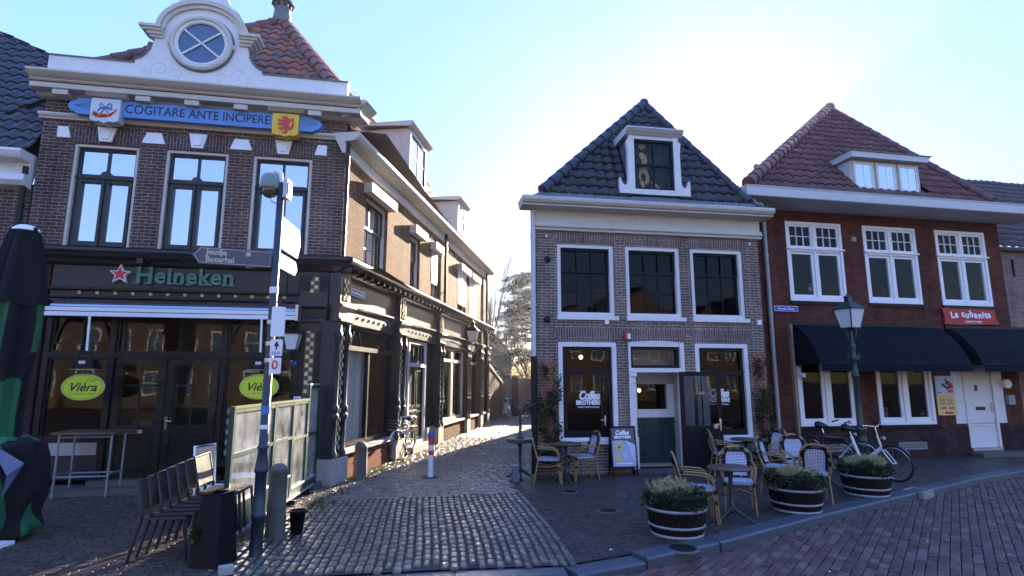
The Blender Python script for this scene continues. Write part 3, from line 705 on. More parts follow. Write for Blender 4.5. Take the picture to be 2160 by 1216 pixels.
def drape(parent, T, x0, x1, z0, z1, y, mat='curtain', amp=.035, wl=.13, name='curtain'):
    n = max(8, int((x1 - x0) / wl * 8)); ph = random.random() * 6
    rows = []
    for z in (z0, (z0 + z1) / 2, z1):
        k = .8 + .4 * (z1 - z) / (z1 - z0)
        rows.append([(x0 + (x1 - x0) * i / n, y + amp * k * (math.sin(i / 8 * 6.28 + ph) + .5 * math.sin(i / 8 * 2.7 + ph * 2)), z) for i in range(n + 1)])
    mb = MB(T); mb.grid(rows, mat); return mb.build(name, parent)
def voussoirs(mb, x0, x1, z0, z1, y, t, mat, flare=.13, camber=.05):
    n = 8; top = [(x0 - flare + (x1 - x0 + 2 * flare) * i / n, z1) for i in range(n + 1)]
    bot = [(x0 + (x1 - x0) * i / n, z0 + camber * (1 - (2 * i / n - 1) ** 2)) for i in range(n + 1)]
    for i in range(n):
        q = [bot[i], bot[i + 1], top[i + 1], top[i]]
        mb.face([(a, y - t, b) for a, b in q], mat, uv=[(q_[0], q_[1]) for q_ in q])
    for s in (0, n): mb.face([(bot[s][0], y - t, bot[s][1]), (top[s][0], y - t, top[s][1]), (top[s][0], y, top[s][1]), (bot[s][0], y, bot[s][1])], mat)
    for i in range(n): mb.face([(bot[i][0], y - t, bot[i][1]), (bot[i + 1][0], y - t, bot[i + 1][1]), (bot[i + 1][0], y, bot[i + 1][1]), (bot[i][0], y, bot[i][1])], mat)
    for i in range(n): mb.face([(top[i][0], y - t, top[i][1]), (top[i + 1][0], y - t, top[i + 1][1]), (top[i + 1][0], y, top[i + 1][1]), (top[i][0], y, top[i][1])], mat)
def downpipe(parent, T, x, y, z0, z1, r=.045, mat='grey_paint', zsplit=None, lowmat='black_paint', name='downpipe', top=None):
    mb = MB(T)
    pts = [(x, y, z0), (x, y, z1)]
    if zsplit:
        mb.tube([(x, y, z0), (x, y, zsplit)], r * 1.12, lowmat, n=10); mb.tube([(x, y, zsplit), (x, y, z1)] + (top or []), r, mat, n=10)
    else: mb.tube(pts + (top or []), r, mat, n=10)
    z = z0 + .5
    while z < z1: mb.lathe([(r * 1.25, -.02), (r * 1.25, .02)], (x, y, z), lowmat if zsplit and z < zsplit else mat, n=10); mb.box(x - .015, x + .015, y, y + .09, z - .012, z + .012, lowmat if zsplit and z < zsplit else mat); z += 1.5
    return mb.build(name, parent)

# ------------------------------------------------------------------ corner cafe
CX, CY, LY, AY = -3.49, 11.14, 10.8, 81.2
cafe = thing('cafe_building', "brown brick corner cafe with black shopfront, curved white gable and tiled roof beside the alley", 'building', (CX, CY, 0), rad(LY))
I4 = Matrix(); TA = Matrix.Rotation(rad(AY - LY), 4, 'Z')
W3 = [(-5.04, -3.90), (-3.42, -2.27), (-1.80, -.66)]; WZ0, WZ1 = 4.42, 6.47
mb = MB(); holed_wall(mb, -5.62, 0.0, 4.3, 7.5, 0, .32, [(a, b, WZ0, WZ1) for a, b in W3], 'brick_brown')
mb.box(-5.62, -5.16, .02, .3, 0, 4.3, 'brick_dark')
mb.build('front_wall', cafe)
SW = [(1.1, 2.45, 4.42, 6.12), (4.22, 5.05, 4.42, 6.0), (6.2, 6.85, 4.42, 6.0), (9.55, 10.85, 4.42, 6.0), (11.45, 12.75, 4.42, 6.0)]
mb = MB(TA); holed_wall(mb, 0.0, 15.0, 4.3, 6.98, 0, .32, SW, 'brick_tan'); mb.build('side_wall', cafe)
# closing walls, floors and rooms inside
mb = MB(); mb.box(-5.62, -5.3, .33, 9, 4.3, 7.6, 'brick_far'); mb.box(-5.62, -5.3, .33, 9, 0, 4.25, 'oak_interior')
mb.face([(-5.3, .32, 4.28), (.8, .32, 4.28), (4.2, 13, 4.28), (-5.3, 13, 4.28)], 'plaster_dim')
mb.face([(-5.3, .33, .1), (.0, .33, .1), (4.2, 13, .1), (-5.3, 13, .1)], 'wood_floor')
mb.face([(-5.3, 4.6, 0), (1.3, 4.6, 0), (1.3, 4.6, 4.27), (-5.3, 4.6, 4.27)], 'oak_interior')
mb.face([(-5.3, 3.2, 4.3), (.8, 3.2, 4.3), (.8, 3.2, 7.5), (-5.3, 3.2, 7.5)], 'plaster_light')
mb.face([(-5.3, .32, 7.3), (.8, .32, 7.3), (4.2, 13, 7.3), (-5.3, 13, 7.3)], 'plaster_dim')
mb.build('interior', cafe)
mb = MB(TA); mb.box(0, 15.0, 3.4, 3.5, 0, 6.9, 'plaster_dim'); mb.box(14.7, 15.0, .33, 6.5, 0, 6.98, 'brick_far'); mb.build('rear_wall', cafe)
mb = MB()                                                          # bar counter and furniture seen through the shop windows
mb.box(-4.9, -3.9, 2.6, 3.1, .1, 1.2, 'oak_interior'); mb.box(-4.95, -3.8, 2.5, 3.2, 1.2, 1.25, 'table_brown')
for k in range(9): mb.lathe([(.04, 0), (.04, .18), (.012, .25), (.012, .32)], (-4.8 + k * .37, 4.35, 1.7 + .4 * (k % 2)), random.choice(['terracotta', 'lime_sign', 'green_glaze', 'pure_white']), n=6)
for k in range(4): mb.box(-4.5 + k * 1.05, -4.1 + k * 1.05, 2.0, 2.4, .55, .6, 'rattan'); mb.box(-4.5 + k * 1.05, -4.1 + k * 1.05, 2.36, 2.4, .6, 1.1, 'rattan')
mb.box(-5, -.5, 4.3, 4.5, 1.6, 1.64, 'rattan'); mb.box(-5, -.5, 4.3, 4.5, 2.05, 2.09, 'rattan')
mb.build('bar_furniture', cafe)
# upper windows
for i, (a, b) in enumerate(W3):
    mb = MB()
    for x0, x1, z0, z1 in ((a, a + .055, WZ0, WZ1), (b - .055, b, WZ0, WZ1), (a + .055, b - .055, WZ1 - .055, WZ1)): mb.box(x0, x1, .03, .24, z0, z1, 'cream_paint')
    A, B = a + .055, b - .055; zt = 5.83; m = (A + B) / 2
    sash(mb, A, B, WZ0, WZ1 - .055, .10, .20, .04, 'charcoal_paint')
    mb.box(A + .05, B - .05, .07, .2, zt - .05, zt + .05, 'charcoal_paint'); mb.box(A + .0, B - .0, .05, .1, zt - .035, zt + .0, 'charcoal_paint')
    mb.prism(arc(m, zt + .03, .1, 0, 180, 10), .075, .17, 'charcoal_paint')
    mb.box(m - .022, m + .022, .12, .18, zt + .05, WZ1 - .1, 'charcoal_paint')
    for p, q in ((A + .05, m - .012), (m + .012, B - .05)): sash(mb, p, q, WZ0 + .05, zt - .05, .085, .18, .055, 'charcoal_paint', bot=.09)
    wo = mb.build('window', cafe, bevel=.006)
    for p, q, z0, z1 in ((A + .05, m - .02, zt + .05, WZ1 - .1), (m + .02, B - .05, zt + .05, WZ1 - .1), (A + .1, m - .065, WZ0 + .13, zt - .1), (m + .065, B - .1, WZ0 + .13, zt - .1)):
        pane(wo, I4, p, q, z0, z1, .15, 'glass_sky')
    drape(wo, I4, A, A + .55, WZ0, WZ1 - .05, .40); drape(wo, I4, A + .5, B, WZ0, WZ1 - .05, .43)
    mb = MB(); mb.mould([(-.05, WZ0 - .0), (-.06, WZ0 - .05), (.1, WZ0 - .06)], a - .03, b + .03, 'lead'); mb.build('sill', cafe)
# arches and white keystones
for a, b in W3:
    mb = MB(); voussoirs(mb, a - .02, b + .02, WZ1 - .005, 6.80, 0, .006, 'brick_brown_soldier', flare=.0, camber=.03); mb.build('brick_arch', cafe)
KS = [(-5.33, -5.16, -5.33, -5.10), (-4.66, -4.33, -4.60, -4.39), (-3.78, -3.52, -3.86, -3.44), (-3.02, -2.69, -2.96, -2.75), (-2.17, -1.91, -2.25, -1.83), (-1.40, -1.07, -1.34, -1.13), (-.56, -.38, -.62, -.38)]
for i, (t0, t1, b0, b1) in enumerate(KS):
    mb = MB(); z0, z1 = (6.52, 6.815) if i in (1, 3, 5) else (6.55, 6.77)
    mb.prism([(b0, z0), (b1, z0), (t1, z1), (t0, z1)], -.05, .02, 'pure_white')
    if i in (1, 3, 5): mb.prism([(b0 + .05, z0 + .05), (b1 - .05, z0 + .05), (t1 - .06, z1 - .04), (t0 + .06, z1 - .04)], -.075, -.045, 'pure_white')
    mb.build('keystone', cafe, bevel=.008)
# cornice, string course, parapet
def cornice_run(T, x0, x1, blocks, wide=True):
    mb = MB(T)
    mb.mould([(.1, 7.72), (-.50, 7.69), (-.54, 7.685), (-.54, 7.65), (-.52, 7.63), (-.47, 7.59), (-.42, 7.565), (-.395, 7.555), (-.395, 7.535), (-.37, 7.53), (-.37, 7.52)], x0, x1, 'cream_paint')
    mb.face([(x0, -.37, 7.52), (x1, -.37, 7.52), (x1, .1, 7.52), (x0, .1, 7.52)], 'cream_paint')
    mb.mould([(.0, 7.503), (-.35, 7.50), (-.36, 7.49), (-.36, 7.405), (-.35, 7.395), (-.15, 7.39), (-.12, 7.36), (-.08, 7.34), (0, 7.335)], x0, x1, 'cream_paint')
    mb.box(x0, x1, -.36, -.33, 7.504, 7.519, 'brick_red_plinth')
    mb.build('cornice', cafe)
    for u in blocks:
        mb = MB(T); mb.box(u - .13, u + .13, -.33, -.07, 7.29, 7.388, 'cream_paint'); mb.build('modillion', cafe, bevel=.006)
cornice_run(I4, -5.72, .3, [-5.22, -3.80, -2.93, -2.03, -.62])
mb = MB(TA); mb.mould([(.1, 7.72), (-.50, 7.69), (-.54, 7.65), (-.47, 7.59), (-.395, 7.54), (-.36, 7.50), (-.36, 7.40), (-.15, 7.39), (0, 7.335)], -.26, .28, 'cream_paint'); mb.build('cornice_return', cafe)
mb = MB(); mb.mould([(.0, 7.035), (-.09, 7.03), (-.10, 7.0), (-.085, 6.97), (-.05, 6.945), (-.045, 6.92), (0, 6.915)], -5.68, .06, 'cream_paint'); mb.build('string_course', cafe)
for u in (-4.43, -1.17):
    mb = MB(); mb.mould([(.0, 7.392), (-.42, 7.39), (-.42, 7.37), (-.37, 7.34), (-.33, 7.31), (0, 7.30)], u - .34, u + .34, 'cream_paint'); mb.build('shield_canopy', cafe)
GC = -2.93
half = [(-1.19, 8.19), (-1.19, 8.27), (-1.08, 8.32), (-.99, 8.42), (-.92, 8.55), (-.88, 8.72)]
L_ = [(GC + x, z) for x, z in half]; top = [(GC + .87 * math.cos(rad(a)), 8.97 + .71 * math.sin(rad(a))) for a in range(180, -1, -9)]
out = [(-5.62, 7.74), (-5.62, 8.19)] + L_ + top + [(2 * GC - x, z) for x, z in L_[::-1]] + [(-.02, 8.19), (-.02, 7.74)]
mb = MB()
# rendered gable: front and back sheets with a round opening, edges all round
def ringed(poly, c, r, y0, y1, mat, n=32):
    ang = [2 * math.pi * i / n for i in range(n)]
    mb.prism(poly, y0, y1, mat) if r == 0 else None
mb.prism(out, -.10, .14, 'white_paint')
mb.build('gable', cafe)
mb = MB()
pts = [(-5.64, 8.195), (-4.14, 8.195)]; mb.box(-5.64, GC - 1.2, -.125, .16, 8.19, 8.215, 'lead'); mb.next(); mb.box(GC + 1.2, 0.0, -.125, .16, 8.19, 8.215, 'lead')
arcp = [(GC + x * .995, z) for x, z in half[1:]]
for sg in (1, -1):
    mb.next(); P = [(GC + sg * x, z) for x, z in half[1:]]
    for p, q in zip(P[:-1], P[1:]): mb.bar((p[0] - sg * .01, .02, p[1]), (q[0] - sg * .01, .02, q[1]), .3, .02, 'lead')
mb.build_parts('gable_flashing', cafe)
mb = MB()                                                          # moulded arch with ears
for r0, r1, y, in ((.87, .78, -.19), (.78, .70, -.15)):
    ao = [(GC + r0 * math.cos(rad(a)), 8.97 + (r0 - .16) * math.sin(rad(a))) for a in range(0, 181, 6)]; ai = [(GC + r1 * math.cos(rad(a)), 8.97 + (r1 - .16) * math.sin(rad(a))) for a in range(0, 181, 6)]
    for i in range(len(ao) - 1): mb.prism([ao[i], ao[i + 1], ai[i + 1], ai[i]], y, -.1, 'cream_paint')
for sg in (1, -1):
    x0 = GC + sg * .72
    for z0, z1, d, e in ((8.93, 8.985, 1.13, -.27), (8.88, 8.93, 1.08, -.23), (8.82, 8.88, 1.0, -.19), (8.77, 8.82, .95, -.15)):
        mb.box(x0, GC + sg * d, e, .16, z0, z1, 'cream_paint')
mb.build('arch_moulding', cafe, bevel=.008)
mb = MB()                                                          # shell crest on top
cr = [(GC - .66, 9.50), (GC - .62, 9.56), (GC - .52, 9.60), (GC - .45, 9.72), (GC - .38, 9.9)] + [(GC + .38 * math.cos(rad(a)), 9.9 + .3 * math.sin(rad(a))) for a in range(170, 5, -12)] + [(GC + .38, 9.9), (GC + .45, 9.72), (GC + .52, 9.60), (GC + .62, 9.56), (GC + .66, 9.50)]
mb.prism(cr, -.12, .1, 'white_paint')
for a in range(30, 151, 24): mb.bar((GC + .1 * math.cos(rad(a)), -.125, 9.8 + .08 * math.sin(rad(a))), (GC + .33 * math.cos(rad(a)), -.125, 9.85 + .28 * math.sin(rad(a))), .05, .03, 'white_paint')
mb.build('crest', cafe, bevel=.01)
mb = MB()
wc = (GC + .01, 8.725)
for r, y, t, m in ((.60, -.115, .022, 'lead'), (.545, -.16, .05, 'cream_paint'), (.475, -.14, .045, 'white_paint')):
    mb.tube([(wc[0] + r * math.cos(rad(a)), y, wc[1] + r * math.sin(rad(a))) for a in range(0, 360, 9)], t, m, n=8, closed=True)
for sg in (1, -1): mb.box(wc[0] + sg * .57, wc[0] + sg * .63, -.17, -.1, wc[1] - .07, wc[1] + .02, 'cream_paint')
for a in (38, 142): mb.bar((wc[0] - .44 * math.cos(rad(a)), -.145, wc[1] - .44 * math.sin(rad(a))), (wc[0] + .44 * math.cos(rad(a)), -.145, wc[1] + .44 * math.sin(rad(a))), .03, .035, 'white_paint')
rw = mb.build('round_window', cafe)
plain('round_pane', (.05, .10, .2), .06, var=.1, spec=.9)
mb = MB(); mb.face([(wc[0] + .445 * math.cos(rad(a)), -.125, wc[1] + .445 * math.sin(rad(a))) for a in range(0, 360, 9)], 'round_pane'); mb.build('pane', rw)
mb = MB()                                                          # stucco scrolls in low relief
for sg in (1, -1):
    for cx, cz, r0 in ((.42, 8.02, .13), (.72, 8.10, .17), (.95, 8.02, .09)):
        P = [(GC + sg * (cx + r0 * (1 - i / 22) * math.cos(i * .42)), -.101, cz + r0 * (1 - i / 22) * math.sin(i * .42)) for i in range(20)]
        mb.tube(P, .008, 'white_paint', n=5); mb.next()
mb.build_parts('stucco_scroll', cafe)
# roof
e1 = Vector((0, 2.6, 3.62)); n1 = Vector((0, -3.62, 2.6)); K = e1.length
tiles('roof', cafe, (0, .3, 7.8), (1, 0, 0), e1, n1, [(0, -6.0, -.05), (K * .999, -2.2, -2.1)], 'tile_orange')
RA = Vector((2.02, 3.0, 11.42)); eA = Vector((0, 3.2, 4.42)); nA = Vector((0, -4.42, 3.2)); KA = eA.length
tiles('roof', cafe, (0, -.2, 7.0), (1, 0, 0), eA, nA, [(0, -.1, 15.2), (KA * .999, 2.0, 15.2)], 'tile_orange', T=TA)
mb = MB(TA); mb.face([(1.8, 3.05, 11.36), (15.2, 3.05, 11.36), (15.2, 6.6, 6.9), (-2, 6.6, 6.9)], 'tile_far'); mb.face([(15.0, -.2, 7), (15, 3, 11.4), (15, 6.4, 7)], 'brick_far'); mb.build('rear_roof', cafe)
mb = MB(); mb.face([(-6.0, .3, 7.8), (-2.15, 2.9, 11.38), (-6.2, 8, 7.8)], 'tile_far'); mb.face([(-5.62, .2, 7.3), (.1, .2, 7.3), (.1, .2, 7.9), (-5.62, .2, 7.9)], 'lead'); mb.build('roof_side', cafe)
mb = MB(); ap = Vector((-2.15, 2.9, 11.42)); ridge(mb, (-.05, .3, 7.9), ap, 'ridge_red', r=.14); ridge(mb, (-6.0, .3, 7.9), ap, 'ridge_red', r=.12); mb.build('hip_ridge', cafe)
mb = MB(TA); ridge(mb, (15.2, 3, 11.5), (2.0, 3, 11.5), 'ridge_red', r=.12); mb.build('roof_ridge', cafe)
mb = MB(); a = ap + Vector((0, 0, .0))                              # zinc finial lantern
mb.lathe([(.22, -.1), (.24, .12), (.2, .2), (.22, .26), (.2, .34)], a, 'lead', n=8)
for k in range(8): mb.box(a.x + .2 * math.cos(k * .785) - .02, a.x + .2 * math.cos(k * .785) + .02, a.y + .2 * math.sin(k * .785) - .02, a.y + .2 * math.sin(k * .785) + .02, a.z + .34, a.z + .48, 'lead')
mb.lathe([(.30, .46), (.29, .52), (.16, .62), (.07, .74), (.04, .86), (.07, .92), (.07, .98), (.03, 1.04), (.001, 1.15)], a, 'lead', n=8)
mb.build('roof_finial', cafe)
# gutter and fascia on the alley side
mb = MB(TA)
mb.mould([(.25, 7.06), (-.34, 7.05), (-.36, 7.03), (-.35, 6.97), (-.30, 6.90), (-.24, 6.87), (-.05, 6.86), (-.05, 6.62), (-.02, 6.60), (0, 6.60)], -.15, 15.2, 'cream_paint')
mb.face([(-.15, -.3, 7.055), (15.2, -.3, 7.055), (15.2, .2, 7.06), (-.15, .2, 7.06)], 'lead')
gut = mb.build('gutter', cafe)
mb = MB(TA)
for u in (1.2, 3.3, 5.5, 8.0, 10.5, 13.0): mb.lathe([(.055, -.075), (.06, -.05), (.03, -.05)], (u, 0, 6.74), 'cream_paint', n=10, axis='y').next()
mb.build_parts('rosette', gut)
downpipe(cafe, TA, -.06, -.08, 4.42, 6.9, .04, 'black_paint'); downpipe(cafe, TA, 7.55, -.09, 4.35, 6.95, .05, 'black_paint'); downpipe(cafe, TA, 14.6, -.1, .1, 6.9, .05, 'black_paint')
# dormers
def dormer(u0, u1, z0, z1):
    mb = MB(TA); d = 2.2
    mb.box(u0, u1, -.02, d, z0 - .1, z1, 'cream_paint')
    mb.mould([(d, z1 + .14), (-.2, z1 + .13), (-.22, z1 + .09), (-.16, z1 + .04), (-.1, z1), (0, z1)], u0 - .16, u1 + .16, 'cream_paint')
    mb.face([(u0 - .16, -.2, z1 + .145), (u1 + .16, -.2, z1 + .145), (u1 + .16, d, z1 + .15), (u0 - .16, d, z1 + .15)], 'lead')
    dm = mb.build('dormer', cafe, bevel=.008)
    mb = MB(TA); a, b, c, dd = u0 + .13, u1 - .13, z0 + .06, z1 - .1
    sash(mb, u0 + .03, u1 - .03, z0 - .05, z1 - .02, -.07, -.021, .1, 'grey_paint'); sash(mb, a, b, c, dd, -.06, -.022, .05, 'black_paint', 2, 2, .035)
    mb.build('dormer_window', dm)
    pane(dm, TA, a + .05, b - .05, c + .05, dd - .05, -.035, 'glass_sky')
dormer(3.70, 5.25, 7.55, 8.95); dormer(9.2, 10.45, 7.5, 8.6)
mb = MB(TA); mb.tube([(6.9, 1.2, 8.0), (6.9, 1.2, 9.5)], .1, 'lead', n=10); mb.lathe([(.16, 0), (.16, .06), (.05, .16)], (6.9, 1.2, 9.5), 'lead', n=10); mb.build('flue_pipe', cafe)
# alley side windows with roller shutter boxes
for i, (a, b, c, d) in enumerate(SW):
    mb = MB(TA); fm = 'grey_paint' if i < 3 else 'white_paint'
    sash(mb, a, b, c, d, .08, .22, .07, fm); zm = c + (d - c) * .58
    nx = 3 if i == 0 else 2
    sash(mb, a + .07, b - .07, zm, d - .07, .11, .15, .045, 'black_paint', nx, 1, .03); sash(mb, a + .07, b - .07, c + .07, zm + .02, .14, .18, .045, 'black_paint', nx, 2, .03)
    wo = mb.build('window', cafe)
    pane(wo, TA, a + .11, b - .11, c + .11, d - .11, .16, 'glass_clear'); drape(wo, TA, a + .05, b - .05, c, d, .30, 'curtain', amp=.03)
    mb = MB(TA); mb.mould([(.1, c), (-.07, c - .01), (-.08, c - .06), (0, c - .07)], a - .06, b + .06, 'stone_grey'); mb.build('sill', cafe)
    mb = MB(TA); mb.box(a - .12, b + .12, -.2, 0, d + .02, d + .24, 'cream_paint'); mb.build('shutter_box', cafe, bevel=.015)
    if i >= 2:
        zb = c + (.55 if i == 2 else (.35 if i == 3 else .02)); mb = MB(TA); z = zb
        while z < d: mb.box(a + .02, b - .02, -.012 if int(z * 100) % 2 else -.02, .03, z, z + .045, 'pure_white' if i > 2 else 'grey_paint'); z += .05
        mb.build('roller_shutter', wo)
    mb = MB(TA); voussoirs(mb, a - .02, b + .02, d + .0, d + .3, 0, .006, 'brick_tan', flare=.0, camber=.0); mb.build('lintel', cafe)
# --- black shopfront, both faces
def checker(T, x, z0, z1, y, w, cols, th, cols_m, name='tile_panel', parent=None):
    mb = MB(T); tw = w / cols; n = int((z1 - z0) / th)
    mb.box(x - w / 2 - .015, x + w / 2 + .015, y - .008, y, z0 - .01, z0 + n * th + .01, 'tile_black')
    for j in range(n):
        for i in range(cols):
            if (i + j) % 2 == 0:
                m = cols_m[0] if random.random() < .85 else cols_m[-1]
                mb.box(x - w / 2 + i * tw + .004, x - w / 2 + (i + 1) * tw - .004, y - .014, y - .004, z0 + j * th + .004, z0 + (j + 1) * th - .004, m)
            if cols == 3 and (i + j) % 2: mb.box(x - w / 2 + i * tw + .022, x - w / 2 + (i + 1) * tw - .022, y - .012, y - .004, z0 + j * th - .01, z0 + (j + 1) * th + .01, 'tile_black')
    return mb.build(name, parent or cafe)
def pilaster(T, u, w, z0=.5, z1=3.1, tiled=True, y=0.0, stone=True):
    mb = MB(T)
    mb.box(u - w / 2, u + w / 2, y - .10, y + .2, z0, z1, 'charcoal_paint')
    for sg in (1, -1):
        cx = u + sg * (w / 2 - .055)
        mb.lathe([(.075, z0), (.075, z0 + .1), (.05, z0 + .14), (.05, z0 + .68), (.085, z0 + .72), (.085, z0 + .78), (.055, z0 + .82), (.08, z0 + .88), (.085, z0 + .92), (.05, z0 + .98), (.05, z1 - .42), (.075, z1 - .38), (.085, z1 - .30), (.085, z1 - .24), (.06, z1 - .2), (.06, z1 - .02)], (cx, y - .12, 0), 'charcoal_paint', n=10)
    mb.mould([(y, z1 + .34), (y - .24, z1 + .33), (y - .25, z1 + .29), (y - .2, z1 + .25), (y - .17, z1 + .2), (y - .17, z1 + .06), (y - .22, z1 + .03), (y - .22, z1 - .01), (y, z1 - .02)], u - w / 2 - .06, u + w / 2 + .06, 'charcoal_paint')
    mb.box(u - w / 2 + .03, u + w / 2 - .03, y - .14, y + .1, z1 + .34, z1 + .96, 'charcoal_paint')
    mb.box(u - w / 2 - .04, u + w / 2 + .04, y - .16, y + .1, z0 - .02, z0 + .06, 'charcoal_paint')
    p = mb.build('pilaster', cafe, bevel=.006)
    if stone:
        mb = MB(T); mb.box(u - w / 2 - .05, u + w / 2 + .05, y - .17, y + .2, 0, z0 - .021, 'stone_grey'); mb.build('pilaster_base', p, bevel=.01)
    if tiled:
        checker(T, u, z0 + .12, z1 - .03, y - .10, w * .42, 3, .088, ['tile_cream', 'tile_yellow'], parent=p)
        checker(T, u, z1 + .42, z1 + .92, y - .14, w * .42, 3, .088, ['tile_yellow', 'tile_cream'], parent=p)
def black_cornice(T, x0, x1, br):
    mb = MB(T)
    mb.mould([(.2, 4.42), (-.05, 4.40), (-.36, 4.36), (-.38, 4.34), (-.38, 4.29), (-.33, 4.25), (-.30, 4.20), (-.12, 4.18), (-.10, 4.12), (-.05, 4.09), (0, 4.08)], x0, x1, 'charcoal_paint')
    mb.face([(x0, -.37, 4.366), (x1, -.37, 4.366), (x1, .0, 4.412), (x0, .0, 4.412)], 'lead')
    c = mb.build('shop_cornice', cafe)
    mb = MB(T); u = x0 + .15
    while u < x1 - .1: mb.box(u - .05, u + .05, -.27, -.05, 4.10, 4.19, 'charcoal_paint').next(); u += br
    mb.build_parts('bracket', c)
black_cornice(I4, -5.72, .22, 2.0); black_cornice(TA, -.22, 15.25, .36)
# side frieze
mb = MB(TA); mb.box(0.0, 15.1, -.02, .2, 3.08, 4.08, 'charcoal_paint')
mb.mould([(0, 3.52), (-.09, 3.51), (-.09, 3.47), (-.05, 3.44), (-.04, 3.40), (0, 3.40)], .3, 15.1, 'charcoal_paint'); mb.mould([(0, 3.16), (-.07, 3.15), (-.07, 3.10), (0, 3.08)], .3, 15.1, 'charcoal_paint')
fz = mb.build('frieze', cafe)
mb = MB(TA)
for a, b in ((.5, 2.9), (4.1, 6.7), (7.5, 10.4), (11.2, 13.2)):
    n = int((b - a) / .3)
    for k in range(n): mb.lathe([(.03, -.045), (.03, -.02)], (a + (k + .5) * (b - a) / n, 0, 3.28), 'zinc', n=8, axis='y').next()
mb.build_parts('bolt', fz)
for u, wd in ((0.02, .5), (3.42, .52), (7.1, .46), (10.95, .46), (13.4, .42), (14.85, .35)): pilaster(TA, u, wd)
# side plinths, windows and door
mb = MB(TA)
for a, b in ((.3, 3.1), (7.4, 10.65), (11.25, 13.1), (13.7, 14.6)): mb.box(a, b, -.06, .2, 0, .48, 'brick_red_plinth' if a < 5 else 'brick_tan').next()
mb.build_parts('plinth', cafe)
mb = MB(TA)
for a, b in ((.3, 3.1), (7.4, 10.65), (11.25, 13.1), (13.7, 14.6)): mb.mould([(.2, .60), (-.12, .56), (-.13, .50), (0, .485)], a, b, 'stone_grey').next()
mb.build_parts('sill', cafe)
def shopwin(a, b, c, d, nx, fm, zt=2.62, gm='glass_shop'):
    mb = MB(TA); sash(mb, a, b, c, d, .02, .14, .09, fm); mb.box(a + .09, b - .09, .0, .14, zt - .05, zt + .05, fm)
    for i in range(1, nx): u = a + (b - a) * i / nx; mb.box(u - .035, u + .035, .03, .13, c + .09, zt - .05, fm)
    wo = mb.build('shop_window', cafe, bevel=.006)
    pane(wo, TA, a + .09, b - .09, c + .09, d - .09, .09, gm); return wo
w1 = shopwin(.32, 3.12, .6, 3.1, 2, 'black_paint')
mb = MB(TA)
for u in (.95, 2.5):
    for sg in (1, -1): P = [(u + sg * .28 - sg * .56 * (i / 10) ** 1 * .5, .03, 2.67 + .36 * math.sin(i / 10 * 1.57)) for i in range(11)]; mb.tube(P, .025, 'black_paint', n=6)
    mb.next()
mb.build_parts('tracery', w1)
drape(w1, TA, .45, 2.0, .65, 2.57, .2, 'curtain', amp=.03, wl=.3, name='curtain')
mb = MB(TA); mb.box(3.7, 4.35, .05, .15, .3, 3.08, 'black_paint'); mb.box(5.95, 6.85, .05, .15, .3, 3.08, 'black_paint')
mb.box(3.72, 4.3, .0, .2, 0, .3, 'stone_grey'); mb.box(6.05, 6.85, -.05, .2, 0, .55, 'stone_grey'); mb.box(4.4, 5.95, -.18, .2, 0, .17, 'stone_grey'); mb.build('door_surround', cafe)
mb = MB(TA); sash(mb, 4.35, 5.95, .17, 3.06, .0, .16, .1, 'white_paint'); mb.box(4.45, 5.85, .0, .15, 2.32, 2.42, 'white_paint')
mb.box(4.45, 5.85, .08, .13, .2, 2.32, 'black_paint')
for a, b in ((4.52, 5.1), (5.2, 5.78)):
    sash(mb, a, b, 1.2, 2.25, .05, .08, .06, 'black_paint'); sash(mb, a, b, .3, 1.1, .05, .08, .06, 'black_paint')
sash(mb, 4.45, 5.85, 2.42, 2.96, .06, .1, .05, 'black_paint', 3, 1, .04)
dr = mb.build('side_door', cafe, bevel=.006); pane(dr, TA, 4.5, 5.8, 2.45, 2.93, .085, 'glass_dark')
shopwin(7.4, 9.0, .6, 3.06, 1, 'cream_paint', gm='glass_dark'); shopwin(9.06, 10.66, .6, 3.06, 1, 'cream_paint', gm='glass_dark'); shopwin(11.25, 13.1, .6, 3.06, 2, 'black_paint', gm='glass_dark'); shopwin(13.7, 14.6, .6, 3.06, 1, 'black_paint', gm='glass_dark')
# front shopfront (u from the corner to the left)
mb = MB()
mb.box(-5.12, -.72, .02, .2, 3.12, 4.08, 'charcoal_paint'); mb.box(-.72, -.2, -.06, .2, 2.9, 4.08, 'charcoal_paint')
mb.box(-5.0, -1.0, -.03, .02, 3.66, 4.06, 'charcoal_paint'); mb.mould([(0.02, 3.66), (-.08, 3.65), (-.08, 3.61), (-.03, 3.6), (.02, 3.6)], -5.1, -.75, 'black_paint')
mb.mould([(0.02, 3.5), (-.05, 3.49), (-.06, 3.46), (.02, 3.44)], -5.1, -.75, 'black_paint')
fr = mb.build('shop_fascia', cafe, bevel=.005)
mb = MB()
for k in range(13): mb.lathe([(.035, -.012), (.03, .012), (.012, .012), (.012, .006)], (-4.63 + k * .3, .0, 3.56), 'gold_paint', n=8, axis='y').next()
mb.build_parts('rosette', fr)
mb = MB()                                                           # ribbed corner panel with tiles
for u in (-.76, -.36):
    for k in range(5): mb.box(u + k * .05, u + .025 + k * .05, -.09, -.06, 3.7, 4.0, 'black_paint')
    mb.next()
mb.build_parts('ribbed_panel', fr)
checker(I4, -.47, 3.66, 4.06, -.06, .16, 2, .08, ['tile_yellow', 'tile_blue'], parent=fr)
mb = MB()
mb.box(-.72, -.28, -.04, .2, .3, 2.9, 'black_paint'); mb.mould([(.0, 3.44), (-.16, 3.43), (-.17, 3.38), (-.1, 3.33), (-.08, 3.18), (-.13, 3.14), (-.13, 3.08), (-.04, 3.06)], -.8, -.2, 'charcoal_paint'); mb.box(-.8, -.25, -.08, .2, 0, .3, 'black_paint')
pr = mb.build('front_pilaster', cafe, bevel=.006)
